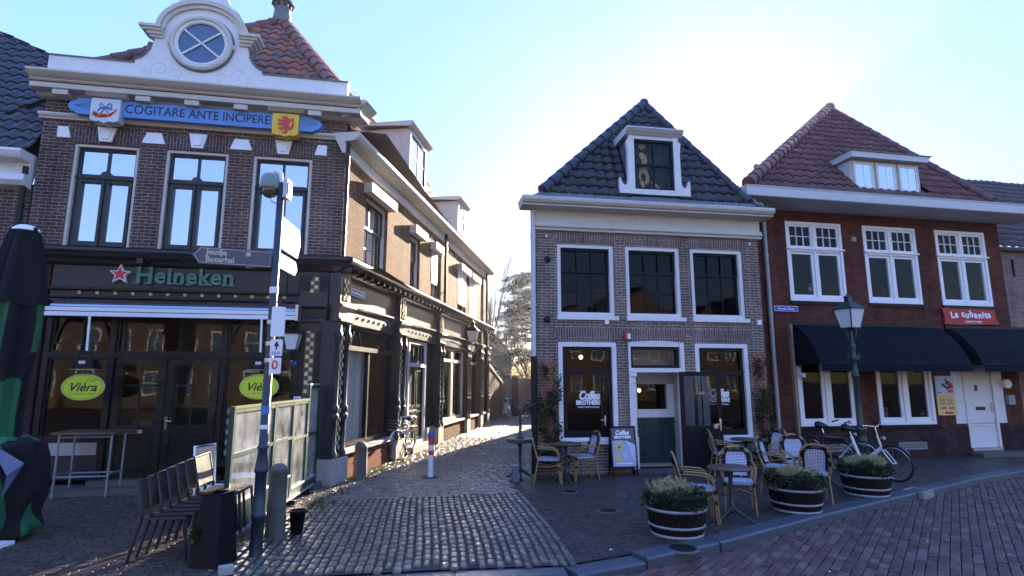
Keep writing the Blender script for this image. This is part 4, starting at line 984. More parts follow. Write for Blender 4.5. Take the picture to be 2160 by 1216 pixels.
checker(I4, -.49, .7, 3.02, -.04, .15, 2, .083, ['tile_cream', 'tile_yellow'], parent=pr)
mb = MB(); D0, D1 = -3.95, -2.13                                     # fixed frame
for x in (-5.12, D0 - .09, D1 + .02, -.80): mb.box(x, x + .09, .04, .2, .2, 3.14, 'black_paint')
mb.box(-5.12, -.72, .03, .2, 2.36, 2.45, 'black_paint'); mb.box(-5.03, D0 - .09, .05, .2, .85, .93, 'black_paint'); mb.box(D1 + .11, -.8, .05, .2, .35, .45, 'black_paint')
mb.box(-5.03, D0 - .09, .08, .2, .2, .85, 'charcoal_paint'); mb.box(-5.0, D0 - .12, .05, .09, .62, .84, 'zinc')
mb.build('shopfront_frame', cafe, bevel=.006)
for x0, x1, arched in ((-5.03, D0 - .09, 1), (D0, D1 + .02, 0), (D1 + .11, -.8, 1)):
    mb = MB(); sash(mb, x0, x1, 2.45, 3.13, .08, .16, .04, 'black_paint')
    if arched:
        c = (x0 + x1) / 2; r = (x1 - x0) / 2 - .06
        mb.tube([(c + r * math.cos(rad(a)), .1, 2.62 + .6 * math.sin(rad(a))) for a in range(0, 181, 12)], .025, 'black_paint', n=6); mb.box(c - .015, c + .015, .09, .13, 2.49, 3.1, 'black_paint'); mb.box(x0, x1, .09, .13, 2.6, 2.64, 'black_paint')
    f = mb.build('fanlight', cafe); pane(f, I4, x0 + .04, x1 - .04, 2.49, 3.09, .13, 'glass_shop')
for x0, x1, z0 in ((-5.03, D0 - .09, .93), (D1 + .11, -.8, .45)):
    mb = MB(); sash(mb, x0, x1, z0, 2.36, .09, .16, .035, 'black_paint'); f = mb.build('shop_window', cafe); pane(f, I4, x0 + .03, x1 - .03, z0 + .03, 2.33, .13, 'glass_shop')
    if x0 > -3:
        mb = MB(); plain('lozenge_blue', (.42, .55, .68), .3, var=.2)
        mb.box(x0 + .03, x1 - .03, .18, .19, z0 + .03, z0 + 1.0, 'ink')
        for i in range(13):
            for j in range(5):
                cx, cz = x0 + .08 + i * .085, z0 + .15 + j * .19
                if i < 5 or j == 4: mb.face([(cx, .175, cz - .075), (cx + .032, .175, cz), (cx, .175, cz + .075), (cx - .032, .175, cz)], 'lozenge_blue')
        mb.build('lozenge_screen', f)
for sg, (x0, x1) in ((0, (D0 + .03, -3.05)), (1, (-3.03, D1 - .01))):
    mb = MB(); sash(mb, x0, x1, .2, 2.36, .08, .15, .12, 'door_black'); a, b = x0 + .12, x1 - .12
    mb.box(a, b, .09, .14, .2, .32, 'door_black'); mb.box(a, b, .09, .14, .92, 1.1, 'door_black'); mb.box(a, b, .11, .13, .32, .92, 'door_black'); sash(mb, a + .04, b - .04, .36, .88, .1, .125, .05, 'door_black')
    sash(mb, a, b, 1.1, 2.24, .1, .14, .02, 'door_black', 2, 3, .035)
    d = mb.build('door_leaf', cafe, bevel=.005); pane(d, I4, a + .02, b - .02, 1.12, 2.22, .12, 'glass_shop')
    if sg == 0: mb = MB(); mb.box(a + .12, a + .44, .075, .09, .98, 1.05, 'chrome'); mb.box(a + .2, a + .36, .07, .078, 1.0, 1.03, 'ink'); mb.build('letter_box', d)
    else: mb = MB(); mb.box(x0 + .03, x0 + .08, .06, .08, 1.05, 1.28, 'chrome'); mb.tube([(x0 + .055, .06, 1.2), (x0 + .055, .02, 1.2), (x0 + .17, .02, 1.2)], .012, 'chrome', n=6); mb.build('handle', d)
mb = MB(); mb.box(-5.3, -.1, -.48, .2, 0, .10, 'stone_dark'); mb.box(-4.1, -2.0, -.12, .2, .10, .19, 'stone_dark'); mb.build('step', cafe, bevel=.01)
mb = MB(TA); mb.box(-.1, .36, -.19, .2, .02, .46, 'stone_grey'); mb.build('corner_plinth', cafe, bevel=.01)
mb = MB(); mb.face([(-.73, .01, 1.5), (-.60, .01, 1.5), (-.60, .01, 1.64), (-.73, .01, 1.64)], 'pure_white'); mb.box(-.73, -.60, -.05, -.041, 1.5, 1.64, 'pure_white'); np_ = mb.build('house_number', cafe)
lettering("4A", .1, -.665, -.05, 1.57, 'sign_blue', np_, bold=.002)
# lettering, shields and motto board
def cafe_pt(u, y, z): return Matrix.Translation((CX, CY, 0)) @ Matrix.Rotation(rad(LY), 4, 'Z') @ Vector((u, y, z))
mo = thing('motto_board', "long blue wooden board with dark Latin motto under the white cornice", 'sign', cafe_pt(.09, -.15, -.105), rad(LY))
mb = MB(); bd = [(-5.05, 7.08), (-.75, 7.08), (-.70, 7.12), (-.62, 7.15), (-.555, 7.24), (-.62, 7.33), (-.72, 7.36), (-.75, 7.405), (-5.05, 7.405), (-5.08, 7.36), (-5.16, 7.33), (-5.21, 7.24), (-5.16, 7.15), (-5.08, 7.12)]
mb.prism(bd, -.07, .14, 'blue_board')
for sg, x in ((1, -5.1), (-1, -.66)):
    for k in range(5): mb.tube([(x, -.071, 7.25), (x + sg * .15, -.071, 7.25 + (k - 2) * .018), (x + sg * .28, -.071, 7.25 + (k - 2) * .04)], .003, 'ink_blue', n=4)
mb.build('board', mo, bevel=.005)
lettering("COGITARE ANTE INCIPERE", .255, -2.9, -.07, 7.245, 'ink_blue', mo, bold=.003, sx=.86)
def shield(x, name, label, fieldm):
    t = thing(name, label, 'coat of arms', cafe_pt(.10, -.15, -.12), rad(LY))
    P = [(x - .25, 7.40), (x + .25, 7.40), (x + .25, 7.02), (x + .235, 6.96), (x + .16, 6.935), (x + .08, 6.945), (x, 6.905), (x - .08, 6.945), (x - .16, 6.935), (x - .235, 6.96), (x - .25, 7.02)]
    mb = MB(); mb.prism(P, -.16, .05, fieldm); mb.build('shield', t, bevel=.012); return t
s1_ = shield(-4.53, 'horn_shield', "pale grey shield with a red hunting horn and blue bow at the motto's left", 'shield_grey')
mb = MB(); y = -.165
H = [(-4.71, 7.09), (-4.66, 7.06), (-4.58, 7.05), (-4.50, 7.06), (-4.42, 7.09), (-4.37, 7.14), (-4.345, 7.19), (-4.32, 7.2)]
mb.tube([(a, y, b) for a, b in H], [.042, .04, .036, .032, .024, .014, .009, .008], 'heraldic_red', n=8)
mb.lathe([(.045, -.008), (.045, .008)], (-4.715, y, 7.09), 'heraldic_yellow', n=10, axis='x')
for a, b in ((-4.61, 7.055), (-4.46, 7.075)): mb.lathe([(.04, -.006), (.04, .006)], (a, y - .002, b), 'heraldic_yellow', n=8, axis='x')
mb.build('horn', s1_)
mb = MB()
for P in ([(-4.53, 7.22), (-4.60, 7.30), (-4.63, 7.27), (-4.61, 7.22), (-4.53, 7.22)], [(-4.53, 7.22), (-4.46, 7.31), (-4.42, 7.28), (-4.44, 7.22), (-4.53, 7.22)], [(-4.53, 7.22), (-4.62, 7.19), (-4.66, 7.14)], [(-4.53, 7.22), (-4.45, 7.18), (-4.40, 7.2)], [(-4.53, 7.22), (-4.57, 7.15), (-4.6, 7.09)], [(-4.53, 7.22), (-4.5, 7.15), (-4.47, 7.1)]):
    mb.tube([(a, y, b) for a, b in P], .011, 'shield_blue', n=6)
mb.build('bow', s1_)
s2_ = shield(-1.27, 'lion_shield', "yellow shield with a red rampant lion, right end of the motto board", 'heraldic_yellow')
mb = MB()
lion = [[(-.02, .10), (.05, .13), (.10, .10), (.10, .04), (.06, -.01), (.08, -.08), (.04, -.13), (-.02, -.12), (-.03, -.04), (-.06, .02), (-.05, .08)],
        [(-.06, .10), (-.09, .15), (-.05, .14), (-.03, .17), (.0, .15), (.04, .16), (.06, .12), (.0, .07)],
        [(-.04, .06), (-.12, .10), (-.15, .08), (-.13, .05), (-.06, .02)], [(-.05, .0), (-.12, .02), (-.16, -.01), (-.13, -.03), (-.05, -.05)],
        [(-.02, -.06), (-.09, -.09), (-.12, -.07), (-.12, -.12), (-.06, -.14), (.0, -.12)], [(.02, -.1), (.0, -.17), (-.06, -.19), (-.05, -.21), (.04, -.2), (.06, -.12)],
        [(.07, -.08), (.12, -.04), (.14, .04), (.11, .09), (.13, .15), (.16, .11), (.15, .05), (.175, -.02), (.14, -.1), (.08, -.13)]]
for P in lion: mb.prism([(-1.27 + a, 7.18 + b) for a, b in P], -.172 - .0006 * lion.index(P), -.158, 'heraldic_red')
mb.build('lion', s2_)
bs = thing('beer_sign', "green slab lettering with a white-edged red star on the dark cafe fascia", 'sign', cafe.location, cafe.rotation_euler.z)
def star(cx, cz, R, r): return [(cx + (R if i % 2 == 0 else r) * math.sin(i * math.pi / 5), cz + (R if i % 2 == 0 else r) * math.cos(i * math.pi / 5)) for i in range(10)]
def starprism(mb, cx, cz, R, r, y0, y1, m):
    P = star(cx, cz, R, r)
    for i in range(10):
        mb.face([(cx, y0, cz), (P[i][0], y0, P[i][1]), (P[(i + 1) % 10][0], y0, P[(i + 1) % 10][1])], m)
        mb.face([(P[i][0], y0, P[i][1]), (P[(i + 1) % 10][0], y0, P[(i + 1) % 10][1]), (P[(i + 1) % 10][0], y1, P[(i + 1) % 10][1]), (P[i][0], y1, P[i][1])], m)
mb = MB(); starprism(mb, -3.945, 3.91, .19, .085, -.11, -.03, 'pure_white'); starprism(mb, -3.945, 3.912, .15, .062, -.118, -.1, 'star_red'); mb.build('star', bs)
lt = lettering("Heineken", .43, -2.82, -.05, 3.895, 'sign_green', bs, bold=.011, ext=.045, sx=.98, spacing=1.07)
mb = MB()                                                            # slab serifs on the stems
for x0, zz in ((-3.66, 3.755), (-3.46, 3.755), (-3.66, 4.04), (-3.46, 4.04), (-3.07, 3.755), (-2.92, 3.755), (-2.76, 3.755), (-2.51, 3.755), (-2.39, 3.755), (-2.12, 3.755), (-1.98, 3.755)):
    mb.box(x0 - .055, x0 + .055, -.096, -.01, zz - .014, zz + .014, 'sign_green')
mb.build('serifs', bs)
# ------------------------------------------------------------------ coffee house in the middle
MX, MY, MYAW = .538, 11.974, 9.44
cof = thing('coffee_house', "purple brown brick coffee house with white framed windows and steep dark tiled roof", 'building', (MX, MY, 0), rad(MYAW))
UW = [(.46, 1.76), (2.04, 3.34), (3.60, 4.90)]
holes = [(a, b, 3.33, 4.94) for a, b in UW] + [(.46, 1.76, .70, 2.76), (2.03, 3.33, .1, 2.77), (3.60, 4.88, .70, 2.77)]
mb = MB(); holed_wall(mb, 0, 5.32, 0, 5.3, 0, .3, holes, 'brick_mid'); mb.build('front_wall', cof)
AD = Vector((.312, .95, 0))
mb = MB()
for x in (0.02, 5.3):
    p, q = Vector((x, .2, 0)), Vector((x, .2, 0)) + AD * 20  # unseen flank and back wall, lengthened to keep the alley floor shaded
    mb.face([p, q, q + Vector((0, 0, 5.9)), p + Vector((0, 0, 5.9))], 'brick_mid')
p, q = Vector((0, .2, 0)) + AD * 20, Vector((5.3, .2, 0)) + AD * 20; mb.face([p, q, q + Vector((0, 0, 5.9)), p + Vector((0, 0, 5.9))], 'brick_far')
mb.build('side_wall', cof)
mb = MB()
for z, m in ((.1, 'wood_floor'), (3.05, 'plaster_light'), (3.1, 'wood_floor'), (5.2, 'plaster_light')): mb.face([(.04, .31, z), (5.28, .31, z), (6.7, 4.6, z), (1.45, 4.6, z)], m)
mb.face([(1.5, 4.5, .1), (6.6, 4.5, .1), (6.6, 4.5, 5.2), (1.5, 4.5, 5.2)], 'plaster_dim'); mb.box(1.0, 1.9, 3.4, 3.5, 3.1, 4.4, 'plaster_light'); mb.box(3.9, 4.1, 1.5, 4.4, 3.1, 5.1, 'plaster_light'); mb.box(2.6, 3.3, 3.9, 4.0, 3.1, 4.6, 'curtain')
mb.build('interior', cof)
for a, b in UW:                                                      # upper windows
    mb = MB(); sash(mb, a, b, 3.33, 4.94, .03, .2, .085, 'white_paint'); mb.prism([(a, 4.935), (b, 4.935)] + [(b - (b - a) * i / 8, 4.935 + .045 * (1 - (2 * i / 8 - 1) ** 2)) for i in range(9)], .02, .2, 'white_paint')
    A, B, C, D = a + .085, b - .085, 3.36, 4.86; zm = 4.33
    sash(mb, A, B, zm - .02, D, .10, .15, .055, 'navy_black', 3, 1, .022); sash(mb, A, B, C, zm + .03, .13, .18, .055, 'navy_black', 3, 2, .022, bot=.085)
    wo = mb.build('window', cof, bevel=.005); pane(wo, I4, A + .05, B - .05, C + .08, D - .05, .155, 'glass_dark')
    mb = MB(); mb.box(a - .02, b + .07, -.05, .1, 3.245, 3.328, 'white_paint'); mb.build('sill', cof, bevel=.008)
for a, b, z in [(a, b, 4.95) for a, b in UW] + [(.46, 1.76, 2.775), (2.03, 3.33, 2.785), (3.6, 4.88, 2.785)]:
    mb = MB(); voussoirs(mb, a - .02, b + .02, z - .005, z + .29, 0, .006, 'brick_mid_soldier', flare=.12, camber=.04); mb.build('brick_arch', cof)
for k, (a, b) in enumerate(((.46, 1.76), (3.60, 4.88))):             # ground floor shop windows
    mb = MB(); sash(mb, a, b, .70, 2.76, .0, .18, .095, 'white_paint', bot=.05); A, B = a + .095, b - .095
    sash(mb, A, B, .75, 2.665, .07, .17, .07, 'navy_black', bot=.13); mb.box(A, B, .06, .16, 2.06, 2.17, 'navy_black')
    if k == 0: mb.box(B - .26, B - .2, .07, .15, .85, 2.06, 'navy_black'); mb.box(A + .07, A + .11, .07, .15, .85, 2.06, 'navy_black')
    wo = mb.build('shop_window', cof, bevel=.006); pane(wo, I4, A + .06, B - .06, .85, 2.62, .12, 'glass_clear')
    mb = MB(); mb.box(a - .03, b + .06, -.06, .15, .615, .698, 'white_paint'); mb.build('sill', cof, bevel=.008)
    cx, cz = (1.14, 1.56) if k == 0 else (4.16, 1.60)
    lt = [lettering("THE", .07, cx - .12, .112, cz + .14, 'pure_white', wo, bold=.002, ext=.002), lettering("Coffee", .24, cx + .02, .112, cz + .055, 'pure_white', wo, bold=.011, shear=.25, ext=.002, sx=.78, spacing=.92),
          lettering("BROTHERS", .125, cx, .112, cz - .09, 'pure_white', wo, bold=.007, ext=.002, sx=.9), lettering("COFFEE / TOASTS / PASTRIES", .038, cx, .112, cz - .185, 'pure_white', wo, bold=.001, ext=.002)]
    if k == 0: mb = MB(); mb.box(1.47, 1.5, .05, .07, .98, 1.2, 'chrome'); mb.tube([(1.485, .05, 1.11), (1.485, .0, 1.11), (1.37, .0, 1.11)], .011, 'chrome', n=6); mb.build('handle', wo)
# doorway: white frame, fanlight, tiled vestibule screen
mb = MB(); a, b = 2.03, 3.33
mb.box(a, a + .05, -.02, .2, .1, 2.77, 'white_paint'); mb.box(a + .05, a + .15, .0, .25, .1, 2.18, 'white_paint'); mb.box(b - .09, b, -.02, .2, .1, 2.77, 'white_paint'); mb.box(a + .05, b - .09, .0, .2, 2.68, 2.77, 'white_paint'); mb.box(a + .05, b - .09, -.03, .22, 2.12, 2.21, 'white_paint')
mb.box(a + .03, a + .165, -.035, .0, .1, .75, 'white_paint'); mb.box(a + .02, a + .17, -.04, .0, 2.03, 2.115, 'white_paint')
for z in (.78, .9, 1.9): mb.box(a + .04, a + .155, -.025, .0, z, z + .035, 'white_paint')
mb.prism([(a, 2.765), (b, 2.765)] + [(b - (b - a) * i / 8, 2.765 + .045 * (1 - (2 * i / 8 - 1) ** 2)) for i in range(9)], -.01, .2, 'white_paint')
dfm = mb.build('door_frame', cof, bevel=.006)
mb = MB(); sash(mb, a + .06, b - .1, 2.215, 2.675, .05, .15, .06, 'navy_black'); f = mb.build('fanlight', cof); pane(f, I4, a + .1, b - .14, 2.26, 2.63, .1, 'glass_clear')
mb = MB(); mb.box(2.1, 3.3, .52, .6, .12, 1.12, 'door_tile_green'); 
mb.box(2.1, 3.3, .5, .62, 1.12, 1.30, 'white_paint'); mb.box(2.1, 3.3, .5, .62, 1.86, 2.6, 'plaster_light'); mb.box(2.1, 2.40, .5, .62, 1.3, 1.86, 'white_paint'); mb.box(3.12, 3.3, .5, .62, 1.3, 1.86, 'white_paint')
mb.box(3.28, 3.33, .2, .6, .1, 2.6, 'plaster_light'); mb.box(2.1, 3.3, .2, .6, .08, .13, 'wood_bleached'); mb.box(2.08, 3.3, -.1, .2, .0, .10, 'bluestone'); mb.box(2.1, 3.3, .2, .6, 2.6, 2.65, 'plaster_light')
for k in range(8): mb.box(2.1 + k * .15, 2.104 + k * .15, .515, .521, .13, 1.12, 'ink')
for k in range(7): mb.box(2.1, 3.3, .514, .521, .12 + k * .15, .124 + k * .15, 'ink')
v = mb.build('vestibule', cof); pane(v, I4, 2.40, 3.12, 1.3, 1.86, .56, 'glass_dark')
mb = MB(); mb.ball((2.9, 1.6, 1.7), .05, 'warm_lamp', 8).next(); mb.ball((.85, 1.2, 1.95), .055, 'warm_lamp', 8).next(); mb.ball((.85, 1.35, 1.78), .055, 'warm_lamp', 8).next(); mb.ball((3.75, 1.1, 1.72), .05, 'warm_lamp', 8, (.7, .7, 1.8)).next(); mb.ball((1.4, 1.5, 2.5), .05, 'warm_lamp', 8)
mb.build_parts('lamp_globe', cof)
mb = MB(); a1 = rad(-18); TL = Matrix.Translation((3.16, -.06, 0)) @ Matrix.Rotation(a1, 4, 'Z'); mb.T = TL
sash(mb, 0, .86, .10, 2.13, -.025, .025, .09, 'navy_black'); mb.box(.09, .77, -.02, .02, .19, .94, 'navy_black'); mb.box(.09, .77, -.023, .023, .9, .98, 'navy_black')
dl = mb.build('door_leaf', cof, bevel=.005); pane(dl, TL, .09, .77, .98, 2.04, .0, 'glass_dark'); drape(dl, TL, .1, .3, .98, 2.03, .018, 'curtain', amp=.008); drape(dl, TL, .48, .62, .98, 2.03, .018, 'curtain', amp=.008)
mb = MB(TL); mb.box(.79, .83, -.045, -.025, .88, 1.14, 'chrome'); mb.tube([(.81, -.04, 1.02), (.81, -.09, 1.02), (.70, -.09, 1.02)], .012, 'chrome', n=6); mb.lathe([(.05, -.1), (.055, -.085), (.03, -.03)], (.70, 0, .98), 'chrome', n=14, axis='y'); mb.build('handle', dl)
# cornice and gutter
mb = MB(); mb.box(-.03, 5.36, -.06, .2, 5.30, 5.66, 'cream_paint'); mb.mould([(0, 5.40), (-.09, 5.39), (-.09, 5.35), (-.12, 5.33), (-.12, 5.29), (-.08, 5.26), (-.07, 5.22), (0, 5.21)], -.07, 5.39, 'cream_paint'); mb.build('frieze_board', cof, bevel=.005)
mb = MB(); mb.mould([(.2, 5.87), (-.46, 5.86), (-.48, 5.84), (-.47, 5.78), (-.43, 5.73), (-.38, 5.71), (-.38, 5.68), (-.30, 5.665), (-.10, 5.66), (0, 5.655)], -.38, 5.52, 'cream_paint')
mb.face([(-.38, -.45, 5.868), (5.52, -.45, 5.868), (5.52, .2, 5.875), (-.38, .2, 5.875)], 'lead'); mb.build('gutter', cof)
E4 = Vector((0, 1.4, 3.04)); N4 = Vector((0, -3.04, 1.4)); K4 = E4.length
mb = MB(); mb.face([(-.2, -.34, 5.878), (5.3, -.34, 5.878), (5.05, -.19, 6.06), (.1, -.19, 6.06)], 'lead'); mb.build('lead_flashing', cof)
mb = MB()
for k in range(240): u = -.3 + k * .0238 + random.uniform(-.01, .01); mb.bar((u, -.36 + random.uniform(-.03, .03), 5.86), (u + random.uniform(-.025, .025), -.37 + random.uniform(-.04, .04), 5.97), .004, .004, 'zinc')
mb.build('bird_spikes', cof)['kind'] = 'stuff'
def dcut(s, t): return 2.16 < s < 3.30 and .1 < t < 1.4
tiles('roof', cof, (0, -.2, 6.02), (1, 0, 0), E4, N4, [(0, .10, 5.04), (K4 * .999, 3.11, 3.19)], 'tile_dark', tw=.25, th=.25, amp=.038, cut=dcut)
ap = Vector((3.15, 1.2, 9.08)); bk = AD * 18  # roof carried back over the unseen length added for shade
mb = MB(); a0 = Vector((.1, -.2, 6.02)); b0 = Vector((5.04, -.2, 6.02))
mb.face([a0, ap, ap + bk, a0 + bk + AD * 2], 'tile_far'); mb.face([b0, ap, ap + bk, b0 + bk + AD * 2], 'tile_far'); mb.face([ap + bk, a0 + bk + AD * 2, b0 + bk + AD * 2], 'brick_far'); mb.build('roof_side', cof)
mb = MB(); ridge(mb, a0 + Vector((0, 0, .05)), ap, 'ridge_dark', r=.12); ridge(mb, b0 + Vector((0, 0, .05)), ap, 'ridge_dark', r=.10); ridge(mb, ap + AD * 6, ap - AD * .05, 'ridge_dark', r=.13); mb.build('hip_ridge', cof)
# attic dormer with scrolled sides
mb = MB(); y = -.2
mb.box(2.14, 2.2, y + .061, .7, 6.1, 7.5, 'lead'); mb.box(3.25, 3.31, y + .061, .7, 6.1, 7.5, 'lead'); mb.box(2.2, 3.25, .2, .7, 6.1, 7.5, 'lead')
sc_ = [(1.87, 6.10), (1.87, 6.46), (1.90, 6.46), (1.93, 6.35), (1.99, 6.29), (2.05, 6.31), (2.08, 6.42), (2.09, 7.1), (2.06, 7.36), (2.12, 7.42), (2.12, 7.5), (2.24, 7.5), (2.24, 6.22), (2.24, 6.10)]
mb.prism(sc_, y - .05, y + .06, 'white_paint'); mb.prism([(2.72 * 2 - x, z) for x, z in sc_], y - .05, y + .06, 'white_paint'); mb.box(2.24, 3.2, y - .04, y + .05, 6.10, 6.22, 'white_paint'); mb.box(2.24, 3.2, y - .04, y + .05, 7.42, 7.5, 'white_paint')
mb.mould([(.75, 7.69), (y - .18, 7.66), (y - .2, 7.63), (y - .15, 7.57), (y - .1, 7.53), (y - .07, 7.5), (.75, 7.5)], 2.03, 3.41, 'grey_paint')
dm = mb.build('dormer', cof, bevel=.006)
mb = MB(); sash(mb, 2.24, 3.2, 6.78, 7.42, y - .02, y + .03, .055, 'navy_black', 2, 1, .05); sash(mb, 2.24, 3.2, 6.22, 6.84, y + .0, y + .05, .055, 'navy_black', 2, 1, .05); dw = mb.build('dormer_window', dm)
pane(dw, I4, 2.28, 3.17, 6.26, 7.38, y + .02, 'glass_clear')
mb = MB(); mb.face([(2.2, .0, 6.15), (3.25, .0, 6.15), (3.25, .0, 7.45), (2.2, .0, 7.45)], 'ink')
for i in range(7):
    mb.bar((2.76 + i * .09, -.02, 6.2), (2.76 + i * .09 - .25 * (1 if i % 2 else -1), -.02, 7.4), .012, .004, 'net_grey'); mb.bar((2.72, -.024, 6.3 + i * .17), (3.2, -.024, 6.5 + i * .15), .012, .004, 'net_grey')
mb.build('dark_backing', dw)
mb = MB()                                                             # plain golden picture of a long-haired figure standing behind the glass
for P in ([(2.41, 6.62), (2.45, 6.77), (2.53, 6.82), (2.62, 6.76), (2.67, 6.6), (2.66, 6.46), (2.6, 6.38), (2.56, 6.46), (2.59, 6.56), (2.56, 6.66), (2.49, 6.68), (2.46, 6.6), (2.48, 6.5), (2.43, 6.5)],
          [(2.42, 6.45), (2.5, 6.5), (2.57, 6.42), (2.53, 6.3), (2.47, 6.36)], [(2.68, 6.5), (2.82, 6.44), (2.92, 6.34), (2.9, 6.24), (2.84, 6.28), (2.8, 6.4), (2.74, 6.24), (2.7, 6.26), (2.75, 6.4)],
          [(2.44, 7.38), (2.62, 7.38), (2.6, 7.3), (2.5, 7.24), (2.42, 7.3)], [(2.43, 7.14), (2.5, 7.18), (2.6, 7.12), (2.64, 6.98), (2.58, 6.84), (2.48, 6.82), (2.5, 6.96)], [(2.5, 6.85), (2.58, 6.92), (2.7, 6.88), (2.68, 6.8), (2.55, 6.8)]):
    mb.prism([(x, z) for x, z in P], -.05, -.03, 'gold_figure')
mb.build('gilded_picture', dw)
downpipe(cof, I4, -.09, -.06, 0.05, 5.65, .055, 'grey_paint', zsplit=2.45, lowmat='black_paint')
mb = MB()
for x, z in ((.24, 4.57), (.22, 3.24)): mb.lathe([(.075, -.03), (.06, -.045), (.001, -.05)], (x, 0, z), 'black_paint', n=8, axis='y').next()
mb.build_parts('wall_anchor', cof); mb = MB(); mb.box(1.93, 1.99, -.09, 0, 2.82, 2.98, 'alarm_red'); mb.box(1.99, 2.08, -.06, 0, 2.84, 2.96, 'pure_white'); mb.build('alarm_box', cof); mb = MB(); mb.lathe([(.05, -.06), (.05, 0)], (1.55, 0, 3.2), 'pure_white', n=10, axis='y').next(); mb.box(5.16, 5.25, -.05, 0, 3.2, 3.31, 'pure_white'); mb.build_parts('wall_sensor', cof); mb = MB()
for x, z in ((.22, 5.08), (5.1, 5.1)): mb.ball((x, -.03, z), .028, 'pure_white', 8, (1, 1, 1.6)).next()
mb.build_parts('bulb', cof)

# seated guest and plant behind the right window
def skin_body(name, J, bones, mat, parent=None, sub=1, root=0):
    me = bpy.data.meshes.new(name); me.from_pydata([j[:3] for j in J], bones, []); o = bpy.data.objects.new(name, me); COL.objects.link(o)
    bm = bmesh.new(); bm.from_mesh(me); lay = bm.verts.layers.skin.verify(); bm.verts.ensure_lookup_table()
    for i, j in enumerate(J): bm.verts[i][lay].radius = (j[3], j[3]); bm.verts[i][lay].use_root = (i == root)
    bm.to_mesh(me); bm.free()
    sk = o.modifiers.new("skin", 'SKIN'); sb = o.modifiers.new("sub", 'SUBSURF'); sb.levels = sub; sb.render_levels = sub
    bpy.context.view_layer.update()
    m2 = bpy.data.meshes.new_from_object(o.evaluated_get(bpy.context.evaluated_depsgraph_get())); bpy.data.objects.remove(o)
    m2.name = name; m2.materials.clear(); m2.materials.append(M(mat))
    for p in m2.polygons: p.use_smooth = True
    o = bpy.data.objects.new(name, m2); COL.objects.link(o)
    if parent: o.parent = parent
    return o
guest = thing('person', "seated guest in dark jumper behind the coffee house window, arms resting on a table", 'person', (MX + 3.92 * math.cos(rad(MYAW)) - .85 * math.sin(rad(MYAW)), MY + 3.92 * math.sin(rad(MYAW)) + .85 * math.cos(rad(MYAW)), .1), rad(MYAW))
J = [(0, 0, .47, .12), (0, .02, .68, .115), (0, .03, .9, .13), (0, .02, 1.02, .06), (0, -.02, 1.1, .05), (.17, .02, .95, .055), (.24, -.05, .70, .045), (.1, -.25, .66, .035), (.03, -.30, .665, .028), (-.17, .02, .95, .055), (-.24, -.05, .70, .045), (-.08, -.25, .66, .035), (-.02, -.30, .67, .028), (.11, -.1, .46, .085), (.13, -.42, .46, .065), (.13, -.42, .08, .045), (.13, -.55, .04, .035), (-.11, -.1, .46, .085), (-.13, -.42, .46, .065), (-.13, -.42, .08, .045), (-.13, -.55, .04, .035)]
bd_ = [(0, 1), (1, 2), (2, 3), (3, 4), (2, 5), (5, 6), (6, 7), (7, 8), (2, 9), (9, 10), (10, 11), (11, 12), (0, 13), (13, 14), (14, 15), (15, 16), (0, 17), (17, 18), (18, 19), (19, 20)]
skin_body('body', J, bd_, 'jumper_dark', guest)
mb = MB(); mb.ball((0, -.04, 1.2), .1, 'skin', 14, (.82, .95, 1.2)); mb.ball((0, -.145, 1.19), .018, 'skin', 6); mb.ball((.035, -.125, 1.215), .012, 'ink', 6); mb.ball((-.035, -.125, 1.215), .012, 'ink', 6); mb.box(-.025, .025, -.133, -.12, 1.143, 1.15, 'alarm_red'); mb.ball((.085, -.03, 1.19), .02, 'skin', 6, (.5, 1, 1.4)); mb.ball((-.085, -.03, 1.19), .02, 'skin', 6, (.5, 1, 1.4))
for sg in (1, -1):
    for k in range(4): mb.tube([(sg * .03 + (k - 1.5) * .018, -.30, .67), (sg * .03 + (k - 1.5) * .02 - sg * .01, -.345, .668), (sg * .03 + (k - 1.5) * .02 - sg * .015, -.375 + abs(k - 1.5) * .008, .655)], .008, 'skin', n=6)
    mb.tube([(sg * .0, -.29, .672), (-sg * .025, -.33, .67)], .009, 'skin', n=6)
mb.build('head', guest)
mb = MB(); mb.ball((0, -.015, 1.235), .108, 'hair_dark', 14, (.85, .95, 1.08)); mb.build('hair', guest)
ptb = thing('cafe_table', "small dark table behind the coffee house window with the guest leaning on it", 'table', (MX + 3.98 * math.cos(rad(MYAW)) - .5 * math.sin(rad(MYAW)), MY + 3.98 * math.sin(rad(MYAW)) + .5 * math.cos(rad(MYAW)), .1), rad(MYAW))
mb = MB(); mb.box(-.3, .3, -.17, .17, .59, .62, 'table_brown'); mb.build('tabletop', ptb); mb = MB(); mb.tube([(0, 0, 0), (0, 0, .59)], .03, 'black_plastic'); mb.build('leg', ptb)
hp = thing('potted_plant', "green plant in terracotta pot standing inside the coffee house window beside the open door", 'plant', (MX + 4.45 * math.cos(rad(MYAW)) - .32 * math.sin(rad(MYAW)), MY + 4.45 * math.sin(rad(MYAW)) + .32 * math.cos(rad(MYAW)), .7), rad(MYAW))
mb = MB(); mb.lathe([(.07, 0), (.1, .17), (.11, .17), (.11, .2), (.09, .2), (.085, .17)], (0, 0, 0), 'terracotta', n=14); mb.build('pot', hp)
def leaf(mb, p, d, l, wd, mat, key=0):
    d = Vector(d).normalized(); s = d.cross(Vector((random.uniform(-1, 1), random.uniform(-1, 1), random.uniform(-.3, 1)))).normalized() * wd; p = Vector(p)
    mb.face([p, p + d * l * .5 + s, p + d * l, p + d * l * .5 - s], mat, uv=[(key + .5, key * .37 + .5)] * 4)
mb = MB()
